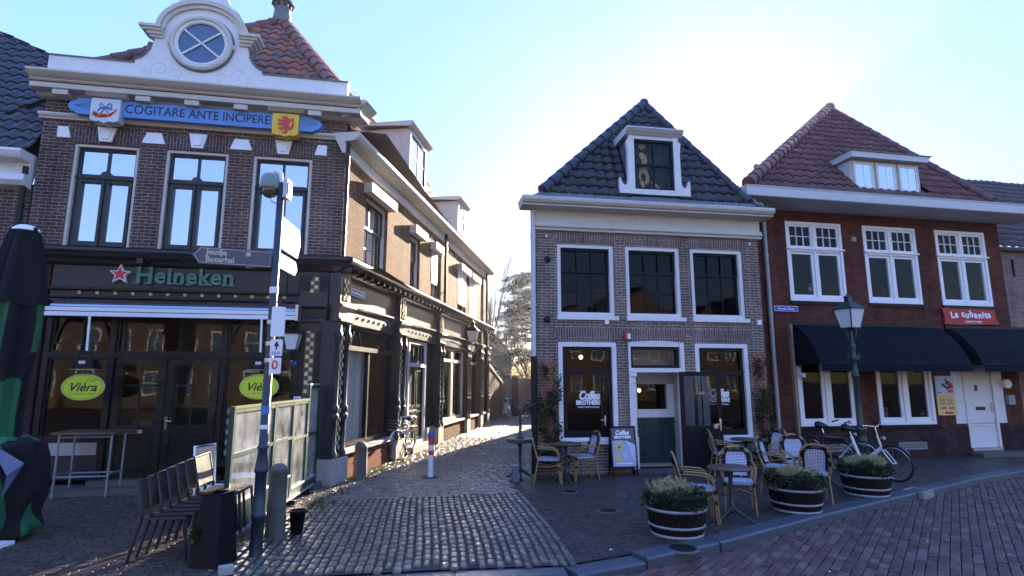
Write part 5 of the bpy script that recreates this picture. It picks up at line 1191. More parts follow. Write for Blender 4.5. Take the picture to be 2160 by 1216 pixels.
for i in range(120):
    a = random.uniform(0, 6.28); e = random.uniform(.2, 1.4); r = random.uniform(.02, .16); leaf(mb, (r * math.cos(a), r * math.sin(a), .2 + random.uniform(0, .14)), (math.cos(a), math.sin(a), e), .08, .018, 'leaf_green', i)
mb.build('foliage', hp)
# trellises with creeper
def trellis(u0, u1, z0, z1, label, dens):
    t = thing('trellis', label, 'trellis', cof.location, cof.rotation_euler.z, 'wooden trellises beside the shop windows')
    mb = MB(); n = int((z1 - z0) / .17); wd = u1 - u0
    for k in range(-3, n + 1):
        for sg in (1, -1):
            a0_, b0_ = (u0, u1) if sg > 0 else (u1, u0); za, zb = z0 + k * .17, z0 + k * .17 + wd * 1.35
            pa, pb = Vector((a0_, -.03 - .012 * sg, za)), Vector((b0_, -.03 - .012 * sg, zb))
            if zb < z0 or za > z1: continue
            if za < z0: pa = pa + (pb - pa) * ((z0 - za) / (zb - za))
            if zb > z1: pb = pb - (pb - pa) * ((zb - z1) / (zb - pa.z))
            mb.bar(pa, pb, .012, .022, 'trellis_wood')
    mb.build('lattice', t)
    mb = MB()
    for i in range(dens):
        u, z = random.uniform(u0 - .02, u1 + .06), z0 + (z1 - z0) * random.random() ** 1.3 * .95
        if math.sin(u * 23 + z * 5) + math.sin(z * 7 - u * 9) < -.5 + .9 * (z > 1.75): continue
        leaf(mb, (u, -.06 + random.uniform(-.07, .02), z), (random.uniform(-1, 1), random.uniform(-1, .1), random.uniform(-1.2, .5)), random.uniform(.05, .1), random.uniform(.016, .032), random.choice(['creeper', 'creeper', 'leaf_ivy']), i)
    for k in range(7):
        u = random.uniform(u0, u1); P = [(u, -.05, .02)]
        while P[-1][2] < z1 * random.uniform(.6, .95): P.append((min(u1, max(u0, P[-1][0] + random.uniform(-.08, .08))), -.05 + random.uniform(-.02, .01), P[-1][2] + .15))
        mb.tube(P, .006, 'bark', n=5)
    mb.build('creeper', t)
trellis(.02, .42, .25, 2.36, "left wooden trellis with leafy creeper beside the coffee house corner pipe", 1500)
trellis(4.94, 5.28, .25, 2.55, "right wooden trellis with thin creeper between coffee house and red brick house", 1500)

# ------------------------------------------------------------------ red brick restaurant on the right
RX, RY, RYAW = 6.269, 14.028, 11.1
res = thing('restaurant_building', "dark red brick house with white windows, wide eaves and red tiled hipped roof", 'building', (RX, RY, 0), rad(RYAW))
RW = [(.89, 2.56), (3.23, 4.91), (5.56, 7.23)]; LW = [(.88, 2.58), (3.18, 4.88)]
holes = [(a, b, 3.96, 6.07) for a, b in RW] + [(a, b, .82, 2.7) for a, b in LW] + [(5.53, 7.17, .82, 2.7), (5.9, 6.83, .2, .82)]
mb = MB(); holed_wall(mb, -.35, 7.76, .74, 6.6, 0, .3, [h if h[2] >= .8 else (h[0], h[1], .74, .83) for h in holes], 'brick_red'); mb.build('front_wall', res)
mb = MB(); mb.box(-.35, 5.9, -.012, .29, 0, .745, 'brick_dark').next(); mb.box(6.83, 7.78, -.012, .29, 0, .745, 'brick_dark'); mb.build_parts('plinth', res)
mb = MB()
for z, m in ((.1, 'wood_floor'), (3.2, 'plaster_dim'), (3.3, 'wood_floor'), (6.4, 'plaster_dim')): mb.face([(-.3, .31, z), (7.7, .31, z), (7.7, 6, z), (-.3, 6, z)], m)
mb.face([(-.3, 5, .1), (7.7, 5, .1), (7.7, 5, 6.4), (-.3, 5, 6.4)], 'plaster_dim')
mb.box(-.35, -.05, .3, 9, 0, 6.6, 'brick_dark'); mb.box(7.5, 7.76, .3, 9, 0, 6.6, 'brick_red'); mb.box(-.3, 7.7, 8.8, 9, 0, 6.6, 'brick_far')
mb.build('interior', res)
for i, (a, b) in enumerate(RW):
    mb = MB(); A, B = a, b; m = (a + b) / 2; zt = 5.32
    sash(mb, a, b, 3.96, 6.07, -.02, .15, .075, 'pure_white', bot=.10); mb.box(a + .075, b - .075, -.03, .14, zt - .05, zt + .05, 'pure_white'); mb.box(a - .03, b + .03, -.07, .0, zt - .0, zt + .04, 'pure_white'); mb.box(m - .04, m + .04, -.015, .14, 4.06, zt - .05, 'pure_white'); mb.box(m - .045, m + .045, -.015, .14, zt + .05, 5.995, 'pure_white')
    for p, q in ((a + .075, m - .045), (m + .045, b - .075)): sash(mb, p, q, zt + .05, 5.995, .01, .08, .055, 'pure_white', 3, 2, .02)
    for p, q in ((a + .075, m - .04), (m + .04, b - .075)): sash(mb, p, q, 4.06, zt - .05, .02, .09, .07, 'pure_white')
    wo = mb.build('window', res, bevel=.006)
    for p, q in ((a + .12, m - .09), (m + .09, b - .12)): pane(wo, I4, p, q, zt + .09, 5.95, .05, 'glass_dark'); pane(wo, I4, p, q, 4.12, zt - .1, .06, 'glass_shop')
    drape(wo, I4, a + .1, b - .1, zt + .05, 6.0, .3, 'brick_red_plinth', amp=.02, name='blind')
    mb = MB(); mb.box(a - .02, b + .03, -.05, .1, 3.88, 3.958, 'navy_black'); mb.build('sill', res)
mb = MB(); mb.ball((2.35, .22, 4.2), .09, 'sign_blue', 8, (1, .8, 1.4)); mb.ball((2.35, .22, 4.38), .07, 'pure_white', 8); mb.ball((2.35, .22, 4.47), .08, 'post_red', 8, (1, 1, .8))
tag_o = mb.build('garden_gnome', None); tag_o.location = res.location; tag_o.rotation_euler = res.rotation_euler; tag(tag_o, "small toy figure in blue and red behind the first upper window of the red house", 'figurine')
tag_o.location = res.matrix_world @ Vector((0, 0, 0)) if False else (RX, RY, .0)
tag_o.location = (RX - .66 * math.cos(rad(RYAW)), RY - .66 * math.sin(rad(RYAW)), -.06)
for i, (a, b) in enumerate(LW):
    mb = MB(); m = (a + b) / 2; sash(mb, a, b, .82, 2.7, -.03, .15, .085, 'pure_white', bot=.08); mb.box(m - .06, m + .06, -.02, .14, .9, 2.62, 'pure_white')
    for p, q in ((a + .085, m - .06), (m + .06, b - .085)): sash(mb, p, q, .9, 2.62, .02, .09, .08, 'pure_white', bot=.1)
    wo = mb.build('shop_window', res, bevel=.006)
    for p, q in ((a + .15, m - .12), (m + .12, b - .15)): pane(wo, I4, p, q, .98, 2.55, .06, 'glass_dark')
    mb = MB(); mb.box(a - .03, b + .05, -.07, .1, .745, .817, 'navy_black'); mb.build('sill', res)
    if i: mb = MB(); mb.box(3.4, 3.55, .1, .12, 1.0, 1.25, 'pale_board'); mb.box(3.44, 3.52, .096, .1, 1.14, 1.2, 'alarm_red'); mb.ball((4.62, .12, 1.08), .05, 'pure_white', 8); mb.ball((4.68, .13, 1.15), .06, 'sign_blue', 8); mb.build('window_display', wo)
mb = MB(); mb.box(5.53, 5.9, .0, .1, .82, 2.7, 'white_paint'); mb.box(6.83, 7.17, .0, .1, .82, 2.7, 'white_paint'); mb.box(5.87, 5.94, -.03, .12, .2, 2.7, 'white_paint'); mb.box(6.80, 6.87, -.03, .12, .2, 2.7, 'white_paint'); mb.box(5.94, 6.8, -.03, .12, 2.5, 2.7, 'white_paint'); mb.box(5.9, 6.85, -.06, .12, .12, .2, 'stone_grey'); mb.build('door_surround', res, bevel=.006)
mb = MB(); mb.box(5.945, 6.795, .02, .07, .2, 2.5, 'white_paint'); dr = mb.build('door', res, bevel=.004)
mb = MB(); mb.box(6.26, 6.34, .005, .02, 1.66, 1.82, 'ink'); mb.box(6.22, 6.52, .005, .02, 1.16, 1.25, 'ink'); mb.build('letter_box', dr); mb = MB(); mb.box(6.72, 6.75, .0, .02, 1.1, 1.35, 'steel'); mb.tube([(6.735, 0, 1.25), (6.735, -.04, 1.25), (6.64, -.04, 1.25)], .012, 'steel', n=6); mb.build('handle', dr)
mb = MB(); mb.box(5.75, 7.5, -.42, -.08, 0, .11, 'stone_dark'); mb.build('step', res, bevel=.01)
for a, b in ((1.34, 2.12), (3.66, 4.5)):
    mb = MB(); sash(mb, a, b, .2, .38, -.03, .0, .018, 'stone_grey'); 
    for k in range(8): mb.box(a + .02, b - .02, -.026, -.013, .22 + k * .018, .228 + k * .018, 'zinc')
    mb.build('wall_vent', res)
mb = MB(); mb.mould([(.1, 6.66), (-.90, 6.655), (-.92, 6.64), (-.90, 6.60), (-.90, 6.40), (-.88, 6.38), (.0, 6.36)], -.76, 8.35, 'grey_paint'); mb.face([(-.76, -.89, 6.662), (8.35, -.89, 6.662), (8.35, .1, 6.67), (-.76, .1, 6.67)], 'lead'); mb.build('eaves', res)
E5 = Vector((0, 3.7, 4.48)); N5 = Vector((0, -4.48, 3.7)); K5 = E5.length
def rcut(s, t): return 2.8 < s < 5.0 and .45 < t < 1.5
tiles('roof', res, (0, -.72, 6.67), (1, 0, 0), E5, N5, [(0, -.58, 6.75), (K5 * .999, 5.26, 5.34)], 'tile_redbrown', tw=.26, th=.34, amp=.035, cut=rcut)
A6, C6 = Vector((-.58, -.72, 6.67)), Vector((5.3, 3, 11.13)); D6 = Vector((1.28, 3.72, 0)).normalized(); N6 = (C6 - A6).cross(D6).normalized(); N6 = N6 if N6.z > 0 else -N6
E6 = D6.cross(N6); E6 = E6 if E6.z > 0 else -E6; K6 = (C6 - A6).dot(E6); S6 = (C6 - A6).dot(D6)
tiles('roof', res, A6, -D6, E6, N6, [(0, -3.93, 0), (K6 * .999, -S6 - .04, -S6 + .04)], 'tile_redbrown', tw=.26, th=.34, amp=.035)
mb = MB(); mb.face([A6 + D6 * 3.93, C6, (8.2, 5, 6.67)], 'tile_far'); mb.build('roof_rear', res)
ap = Vector((5.3, 3, 11.17)); mb = MB(); ridge(mb, (-.6, -.74, 6.75), ap, 'ridge_red', r=.15); ridge(mb, (6.76, -.74, 6.75), ap, 'ridge_red', r=.11); mb.ball(ap + Vector((0, -.05, .02)), .17, 'ridge_red', 10); mb.build('hip_ridge', res)
mb = MB(); mb.face([(6.7, -.72, 6.67), (5.3, 3, 11.13), (8.2, 5, 6.67)], 'tile_far'); mb.build('roof_side', res)
for x, y, z in ((1.55, 1.9, 7.95), (.75, 2.4, 7.05)):
    mb = MB(); mb.tube([(x, y, z - .2), (x, y, z + .32), (x + .02, y - .02, z + .4)], .055, 'ridge_red', n=8); mb.lathe([(.08, 0), (.09, .05), (.02, .12)], (x, y, z + .38), 'ridge_red', n=8); mb.build('roof_vent', res)
mb = MB(); y = -.32
mb.box(2.78, 4.98, y + .03, 1.6, 6.9, 7.78, 'grey_paint'); mb.prism([(2.68, 7.80), (5.05, 7.80), (5.18, 7.96), (2.66, 7.96)], y - .2, 1.2, 'grey_paint'); mb.prism([(2.64, 7.962), (5.2, 7.962), (5.2, 7.985), (2.64, 7.985)], y - .23, 1.3, 'lead')
dm = mb.build('dormer', res, bevel=.01)
for k in range(3):
    a = 2.84 + k * .71; mb = MB(); sash(mb, a, a + .66, 6.97, 7.77, y - .02, y + .03, .05, 'cream_paint'); sash(mb, a + .05, a + .61, 7.02, 7.72, y - .01, y + .025, .045, 'pure_white', 2, 2, .025); w_ = mb.build('dormer_window', dm); pane(w_, I4, a + .09, a + .57, 7.06, 7.68, y + .0, 'glass_sky'); mb = MB(); mb.face([(a + .09, y + .06, 7.0), (a + .57, y + .06, 7.0), (a + .57, y + .06, 7.7), (a + .09, y + .06, 7.7)], 'round_pane'); mb.build('blind', w_)
downpipe(res, I4, .22, -.08, .1, 6.1, .055, 'zinc', top=[(.15, -.12, 6.25), (-.2, -.55, 6.42)])
mb = MB(); mb.box(.74, .80, -.1, 0, .1, 3.35, 'wood_bleached'); mb.build('wall_batten', res)
mb = MB(); mb.box(.9, 1.05, -.12, .0, 2.02, 2.12, 'pure_white'); mb.lathe([(.05, 0), (.05, .14)], (.93, -.2, 2.07), 'pure_white', n=10, axis='y'); mb.build('security_camera', res); mb = MB(); mb.box(2.84, 2.96, -.08, 0, 5.6, 5.72, 'stone_grey').next(); mb.box(7.22, 7.42, -.09, 0, 1.3, 1.55, 'stone_grey').next(); mb.lathe([(.12, -.1), (.13, -.06), (.13, 0)], (7.25, 0, 1.85), 'pure_white', n=12, axis='y'); mb.build_parts('wall_box', res)
# awnings
def awning(u0, u1, label):
    t = thing('awning', label, 'awning', res.location, res.rotation_euler.z, 'black canopies over the restaurant windows')
    prof = [(-.02, 3.33), (-.18, 3.30), (-.5, 3.05), (-.76, 2.72), (-.90, 2.40), (-.93, 2.33)]
    mb = MB(); mb.grid([[(u0 + (u1 - u0) * i / 6, y + .012 * math.sin(i * 2.1), z) for i in range(7)] for y, z in prof], 'awning_cloth', smooth=False)
    for u in (u0, u1): mb.face([(u, y, z) for y, z in prof] + [(u, -.02, 2.3)], 'awning_cloth')
    mb.build('canopy', t)
    mb = MB(); mb.grid([[(u0 + (u1 - u0) * i / 24, -.935 - .006 * math.sin(i * 1.3), z) for i in range(25)] for z in (2.33, 2.16)], 'awning_cloth'); mb.build('valance', t)
    mb = MB(); mb.box(u0, u1, -.06, -.0, 3.33, 3.40, 'black_paint'); mb.tube([(u0 + .02, -.9, 2.36), (u1 - .02, -.9, 2.36)], .015, 'black_paint', n=6); mb.build('frame', t)
awning(.84, 5.15, "left long black fabric awning above the two restaurant windows"); awning(5.5, 8.6, "right black fabric awning over the white restaurant door")
sg_ = thing('restaurant_sign', "red wavy signboard with white lettering above the restaurant awnings", 'sign', res.location, res.rotation_euler.z)
mb = MB(); mb.prism([(5.40, 3.88), (5.9, 3.86), (6.6, 3.87), (7.15, 3.85), (7.17, 3.62), (7.26, 3.46), (6.6, 3.44), (6.0, 3.42), (5.46, 3.44), (5.48, 3.66)], -.09, -.04, 'banner_red'); mb.build('board', sg_)
x = 5.66
for ch, wd, rr, dz in (("L", .13, .1, -.02), ("a", .16, -.06, .0), (" ", .08, 0, 0), ("c", .14, .12, .02), ("u", .15, -.1, -.01), ("b", .15, .08, .02), ("a", .15, -.08, .0), ("n", .15, .06, -.01), ("i", .09, -.05, .01), ("t", .10, .1, .0), ("a", .14, -.1, .01)):
    if ch != " ": lettering(ch, .24, x + wd / 2, -.09, 3.70 + dz, 'pure_white', sg_, bold=.011, rot=rr, ext=.006)
    x += wd * .93
lettering("¡TAPAS Y MAS!", .085, 6.4, -.09, 3.51, 'pure_white', sg_, bold=.002)
def plate(name, label, fr, x, z, txt, w_, h, T=None, y=-.03, size=None):
    t = thing(name, label, 'street sign', fr.location, fr.rotation_euler.z); mb = MB(T); mb.box(x - w_ / 2, x + w_ / 2, y - .012, y, z - h / 2, z + h / 2, 'pure_white'); mb.box(x - w_ / 2 + .012, x + w_ / 2 - .012, y - .016, y - .011, z - h / 2 + .012, z + h / 2 - .012, 'sign_blue'); mb.build('plate', t, bevel=.003)
    lettering(txt, size or h * .66, x, y - .016, z - .004, 'pure_white', t, T=T, bold=.001, ext=.002, sx=min(1, (w_ - .06) / (len(txt) * h * .34)))
plate('street_name_plate', "blue street name plate with white edge on the red brick wall by the downpipe", res, .71, 3.745, "Roode Steen", .68, .135)
plate('street_name_plate', "blue street name plate on the black fascia of the cafe's alley side", cafe, .72, 3.78, "Grote Havensteeg", .82, .15, T=TA, y=-.06)
po = thing('poster', "portrait poster with red pepper on top and two prices below, beside the restaurant door", 'poster', res.location, res.rotation_euler.z)
mb = MB(); mb.box(4.97, 5.56, -.03, -.012, 1.58, 2.06, 'poster_sky'); mb.box(4.97, 5.56, -.03, -.012, 1.04, 1.579, 'poster_yellow'); mb.build('sheet', po)
mb = MB(); mb.tube([(5.32, -.03, 2.0), (5.28, -.035, 1.95), (5.36, -.035, 1.92)], .012, 'ink', n=6); mb.ball((5.36, -.03, 1.88), .085, 'poster_dark', 10, (1, .12, .6)); mb.ball((5.44, -.033, 1.80), .1, 'alarm_red', 10, (.9, .12, .8)); mb.bar((5.17, -.034, 1.85), (5.36, -.034, 1.72), .01, .07, 'poster_dark'); mb.box(5.33, 5.5, -.036, -.03, 1.62, 1.7, 'post_red'); mb.build('picture', po)
mb = MB()
for a, b in ((5.05, 5.24), (5.29, 5.48)): mb.box(a, b, -.033, -.03, 1.30, 1.52, 'banner_red'); mb.box(a + .008, b - .008, -.036, -.032, 1.308, 1.512, 'poster_yellow'); [mb.box(a + .03, b - .03, -.039, -.035, 1.33 + k * .04, 1.345 + k * .04, 'table_brown') for k in range(4)]; mb.next()
mb.box(5.18, 5.42, -.034, -.03, 1.08, 1.13, 'banner_red'); mb.build_parts('price_panel', po)
lettering("14.95", .085, 5.14, -.03, 1.22, 'banner_red', po, bold=.003); lettering("18.95", .085, 5.39, -.03, 1.22, 'banner_red', po, bold=.003); lettering("TAPAS", .05, 5.06, -.03, 1.63, 'ink', po)
pg = thing('pigeon', "grey pigeon sitting on the gutter corner between the two houses", 'bird', (MX + 5.2 * math.cos(rad(MYAW)) + .30 * math.sin(rad(MYAW)), MY + 5.2 * math.sin(rad(MYAW)) - .30 * math.cos(rad(MYAW)), 5.87), rad(200))
mb = MB(); mb.tube([(-.17, 0, .06), (-.09, 0, .08), (-.02, 0, .1), (.05, 0, .12), (.085, 0, .16), (.1, 0, .2), (.12, 0, .215), (.145, 0, .21)], [.012, .04, .062, .055, .035, .028, .026, .008], 'pigeon_grey', n=10); mb.tube([(.02, .02, .06), (.02, .02, 0)], .006, 'post_red', n=5); mb.tube([(.02, -.02, .06), (.02, -.02, 0)], .006, 'post_red', n=5); mb.build('body', pg)
mb = MB(); mb.ball((-.04, .055, .1), .08, 'lead', 8, (1.2, .25, .5)); mb.ball((-.04, -.055, .1), .08, 'lead', 8, (1.2, .25, .5)); mb.build('wings', pg)

# ------------------------------------------------------------------ neighbours
nl = thing('terraced_house', "neighbouring brick house at the far left with glossy dark tiled roof and white gutter", 'building', (CX, CY, 0), rad(LY))
mb = MB(); mb.box(-13, -5.66, .03, 7, 0, 5.6, 'brick_brown'); mb.build('wall', nl)
mb = MB(); mb.mould([(.2, 6.16), (-.38, 6.15), (-.40, 6.1), (-.36, 6.02), (-.33, 5.98), (-.08, 5.97), (-.08, 5.74), (-.2, 5.72), (-.22, 5.6), (-.15, 5.52), (0.03, 5.48)], -13, -5.68, 'white_paint'); mb.build('gutter', nl)
tiles('roof', nl, (0, -.2, 6.2), (1, 0, 0), (0, 2.5, 3.25), (0, -3.25, 2.5), [(0, -13, -5.66), (3.2, -13, -5.66), (5.2, -13, -8.6)], 'tile_blue_glazed', tw=.24, th=.33, amp=.035)
mb = MB(); mb.face([(-13, .2, 6.2), (-5.66, .2, 6.2), (-5.66, 4, 8.6), (-8.6, 4, 10.1), (-13, 4, 10.1)], 'tile_far'); mb.build('roof_back', nl)
downpipe(nl, I4, -5.74, -.08, .1, 5.9, .05, 'black_paint')
nr = thing('gabled_house', "pale pink brick house at the right edge with dark tiled roof and iron wall anchor", 'building', (RX, RY, 0), rad(RYAW))
mb = MB(); mb.box(7.82, 17, .25, 9, 0, 5.66, 'brick_pink'); mb.build('wall', nr)
mb = MB(); mb.mould([(.3, 5.74), (.05, 5.73), (.03, 5.7), (.07, 5.64), (.25, 5.62)], 7.8, 17, 'lead'); mb.build('gutter', nr)
tiles('roof', nr, (0, .1, 5.74), (1, 0, 0), (0, 3.6, 3.6), (0, -3.6, 3.6), [(0, 7.85, 17), (5.0, 7.85, 17)], 'tile_far', tw=.28, th=.36)
mb = MB(); mb.box(8.42, 8.47, .21, .25, 4.9, 5.4, 'black_paint'); mb.build('wall_anchor', nr)
# ------------------------------------------------------------------ things fixed to the cafe front
def at_cafe(u, y, z): 
    v = Matrix.Translation((CX, CY, 0)) @ Matrix.Rotation(rad(LY), 4, 'Z') @ Vector((u, y, z)); return v
aw = thing('awning', "rolled-up awning in a silver cassette with two white stripes over the cafe doors", 'awning', cafe.location, rad(LY))
mb = MB(); mb.mould([(-.02, 3.36), (-.30, 3.34), (-.40, 3.29), (-.42, 3.25), (-.02, 3.22)], -4.86, -.74, 'steel'); mb.build('cassette', aw)
mb = MB(); mb.box(-4.9, -.72, -.47, -.40, 3.165, 3.235, 'alu_white'); mb.box(-4.9, -.72, -.475, -.40, 3.075, 3.15, 'alu_white'); mb.box(-4.88, -.74, -.455, -.1, 3.10, 3.22, 'black_plastic'); mb.build('front_bar', aw)
mb = MB(); mb.box(-4.95, -4.9, -.49, -.02, 3.06, 3.36, 'black_plastic'); mb.box(-.72, -.67, -.49, -.02, 3.06, 3.36, 'steel'); mb.cuts = [6]; mb.build_parts('end_cap', aw)
for u, lab, lab2 in ((-4.12, "black patio heater hanging from a white rod under the awning, left of the cafe doors", "lime green oval cafe sign left of the double doors, fully in view"), (-1.27, "black patio heater hanging from a white rod under the awning, right of the cafe doors", "lime green oval cafe sign right of the double doors, partly behind the street pole")):
    t = thing('patio_heater', lab, 'heater', at_cafe(u, -.55, 2.1), rad(LY), 'heaters under the cafe awning')
    mb = MB(); mb.tube([(-.02, 0, .99), (0, 0, .34)], .02, 'pure_white', n=8); mb.build('rod', t)
    mb = MB(); mb.box(-.17, .17, -.1, .1, .1, .2, 'navy_black'); mb.prism([(-.22, .04), (.22, .04), (.16, .12), (-.16, .12)], -.14, .14, 'navy_black'); mb.tube([(-.14, -.02, .18), (-.1, -.02, .3), (0, -.02, .35), (.1, -.02, .3), (.14, -.02, .18)], .014, 'navy_black', n=6); mb.box(-.05, .05, -.112, -.1, .13, .18, 'pale_board'); mb.build('housing', t, bevel=.008)
    mb = MB(); mb.box(-.19, .19, -.11, .11, .028, .04, 'lamp_glass'); mb.build('heating_element', t)
    s = thing('oval_sign', lab2, 'sign', at_cafe(u + .03, -.58, 1.83), rad(LY), 'lime oval signs')
    E_ = lambda k: [(k * .335 * math.cos(rad(a)), k * .225 * math.sin(rad(a))) for a in range(0, 360, 8)]
    mb = MB(); mb.prism(E_(1), -.012, .012, 'tile_cream'); mb.build('panel', s)
    mb = MB(); mb.prism(E_(.97), -.016, -.011, 'lime_sign'); mb.tube([(x, -.0165, z) for x, z in E_(.90)], .0045, 'soft_green_ink', n=4, closed=True); mb.tube([(0, 0, .22), (0, 0, .31)], .01, 'black_plastic', n=5); mb.build('face', s)
    lettering("Vièra", .20, -.01, -.016, -.005, 'ink', s, shear=.35, bold=.004, ext=.003, sx=1.02, spacing=1.02)
    lettering("Café", .09, .12, -.016, .115, 'soft_green_ink', s, shear=.35, bold=.001, ext=.002); lettering("by Daphne & René", .052, .0, -.016, -.115, 'soft_green_ink', s, shear=.35, ext=.002)
def lantern(t, z, s=1.0, arm=None, frame='black_paint', gl='lamp_glass', panes=True, n=4, tw=.17, bw=.10, h=.34):
    """four-sided tapered lantern, bottom at z"""
    tw *= s; bw *= s; h *= s
    mb = MB()
    for k in range(n):
        a, b = 2 * math.pi * (k + .5) / n, 2 * math.pi * (k + 1.5) / n
        p = lambda r, an, zz: (r * math.cos(an), r * math.sin(an), zz)
        mb.bar(p(bw * 1.4, a, z), p(tw * 1.4, a, z + h), .018 * s, .018 * s, frame); mb.bar(p(tw * 1.42, a, z + h), p(tw * 1.42, b, z + h), .022 * s, .022 * s, frame); mb.bar(p(bw * 1.4, a, z), p(bw * 1.4, b, z), .018 * s, .018 * s, frame)
        mb.face([p(tw * 1.62, a, z + h + .005), p(tw * 1.62, b, z + h + .005), p(.05 * s, b, z + h + .17 * s), p(.05 * s, a, z + h + .17 * s)], frame)
    mb.box(-.05 * s, .05 * s, -.05 * s, .05 * s, z + h + .16 * s, z + h + .24 * s, frame); mb.lathe([(.085 * s, 0), (.07 * s, .02 * s), (.02 * s, .05 * s), (.02 * s, .08 * s), (.001, .10 * s)], (0, 0, z + h + .24 * s), frame, n=8)
    f = mb.build('lantern_frame', t)
    mb = MB()
    for k in range(n):
        a, b = 2 * math.pi * (k + .5) / n, 2 * math.pi * (k + 1.5) / n; r = 1.36
        mb.face([(bw * r * math.cos(a), bw * r * math.sin(a), z), (bw * r * math.cos(b), bw * r * math.sin(b), z), (tw * r * math.cos(b), tw * r * math.sin(b), z + h), (tw * r * math.cos(a), tw * r * math.sin(a), z + h)], gl)
    mb.build('pane', f)
t = thing('wall_lantern', "black wall lantern on the dark cafe front beside the tiled pilaster", 'lantern', at_cafe(-.78, -.26, 0), rad(LY)); lantern(t, 2.52, .9, gl='lamp_glass')
mb = MB(); mb.tube([(0, 0, 2.5), (0, 0, 2.38), (.04, .1, 2.28), (.1, .22, 2.26)], .018, 'black_paint', n=6); mb.ball((.06, .05, 2.26), .05, 'sign_blue', 8); mb.ball((.0, .03, 2.3), .035, 'lead', 8); mb.box(.05, .16, .2, .24, 2.15, 2.9, 'black_paint'); mb.build('bracket', t)
v = TA @ Vector((8.9, -.75, 0)); t = thing('wall_lantern', "sunlit lantern on a bracket over the alley, on the cafe's side wall", 'lantern', at_cafe(v.x, v.y, 0), rad(AY)); lantern(t, 3.28, 1.15, gl='lamp_glass_sunlit')
mb = MB(); mb.tube([(0, 0, 3.28), (0, .05, 3.0), (-.2, .3, 2.92), (-.3, .72, 2.95)], .02, 'black_paint', n=6); mb.tube([(0, .05, 3.0), (-.05, .35, 3.1), (-.25, .72, 3.3)], .014, 'black_paint', n=6); mb.build('bracket', t)

# ------------------------------------------------------------------ street pole with camera and signs
PX, PY = -2.93, 6.80
t = thing('street_pole', "dark blue steel street pole standing in front of the cafe's glass screen", 'pole', (PX, PY, 0))
mb = MB(); mb.lathe([(.075, 0), (.072, .02), (.068, .38), (.08, .39), (.08, .43), (.066, .44), (.064, .88), (.078, .89), (.08, .92), (.074, .94), (.05, 1.14), (.062, 1.16), (.062, 1.19), (.05, 1.2), (.046, 2.6), (.042, 4.42), (.001, 4.43)], (0, 0, 0), 'pole_blue', n=18); mb.build('shaft', t)
mb = MB(); mb.lathe([(.055, 0), (.057, .02), (.055, .05)], (0, 0, 2.62), 'steel', n=14); mb.lathe([(.055, 0), (.057, .02), (.055, .05)], (0, 0, 2.36), 'steel', n=14); mb.lathe([(.055, 0), (.057, .02), (.055, .05)], (0, 0, 2.16), 'steel', n=14); mb.lathe([(.052, 0), (.053, .02), (.052, .08)], (0, 0, 3.0), 'pure_white', n=14); mb.build('clamp', t)
mb = MB()
for a, l in ((200, .2), (-20, .17), (170, .14), (10, .22), (-40, .15)): mb.tube([(0, 0, 2.92), (l * math.cos(rad(a)), l * .4 * math.sin(rad(a)), 2.88 - .03)], .005, 'ink', n=4)
mb.build('cable_tie', t)
mb = MB(); mb.lathe([(.052, 0), (.052, .1)], (0, 0, 1.55), 'shield_blue', n=14).next(); mb.lathe([(.0525, 0), (.0525, .05)], (0, 0, 1.38), 'pure_white', n=14); mb.build_parts('sticker', t)
t = thing('dome_camera', "pale green surveillance dome camera on a white arm at the top of the street pole", 'camera', (PX, PY, 0))
mb = MB(); mb.lathe([(.05, .17), (.09, .16), (.115, .11), (.125, .02), (.125, -.02), (.12, -.03)], (-.13, -.02, 4.36), 'camera_green', n=20); mb.build('housing', t)
mb = MB(); mb.lathe([(.10, -.03), (.095, -.08), (.07, -.12), (.03, -.14), (.001, -.142)], (-.13, -.02, 4.36), 'camera_dome', n=18); mb.build('dome', t)
mb = MB(); mb.tube([(-.13, -.02, 4.5), (-.13, -.02, 4.545), (-.08, -.02, 4.57), (-.02, 0, 4.54), (.0, 0, 4.42)], [.045, .045, .04, .034, .034], 'pure_white', n=10); mb.build('arm', t); mb = MB(); mb.tube([(-.1, -.02, 4.22), (-.1, -.02, 4.17), (-.04, 0, 4.15), (0, 0, 4.2)], .008, 'steel', n=6); mb.build('cable', t)
mb = MB(); mb.box(.045, .10, -.05, .08, 4.22, 4.46, 'grey_paint'); mb.box(.10, .115, -.03, .06, 4.26, 4.42, 'steel'); mb.build('junction_box', t, bevel=.006)
plain('glint_white', (.8, .78, .72), .12, var=.02, spec=.8)
def arrow_board(name, label, yaw, L, h, z, mat, edge, txt=None, off=.05):
    t = thing(name, label, 'direction sign', (PX, PY, 0), rad(yaw))
    P = [(off, z - h / 2), (L - .08, z - h / 2), (L, z), (L - .08, z + h / 2), (off, z + h / 2)]
    mb = MB(); mb.prism(P, -.012, .012, mat); mb.build('board', t)
    if edge:
        mb = MB(); Q = [(off + .02, z - h / 2 + .015), (L - .085, z - h / 2 + .015), (L - .022, z), (L - .085, z + h / 2 - .015), (off + .02, z + h / 2 - .015)]
        for i in range(5):
            a, b = Q[i], Q[(i + 1) % 5]
            for y in (-.0135, .0135): mb.bar((a[0], y, a[1]), (b[0], y, b[1]), .003, .006, edge)
        mb.build('border', t)
    return t
plain('sign_slate', (.07, .08, .10), .4, var=.1); plain('sign_cream', (.5, .47, .4), .5, var=.05)
t = arrow_board('direction_sign', "slate coloured arrow sign with two place names pointing left on the street pole", 200, .92, .205, 3.42, 'sign_slate', 'sign_cream')
TT = Matrix.Rotation(math.pi, 4, 'Z')
lettering("Jeudje", .095, -.66, -.0135, 3.465, 'sign_cream', t, T=TT, bold=.003, sx=.95); lettering("Boterhal", .095, -.62, -.0135, 3.375, 'sign_cream', t, T=TT, bold=.003, sx=.95)
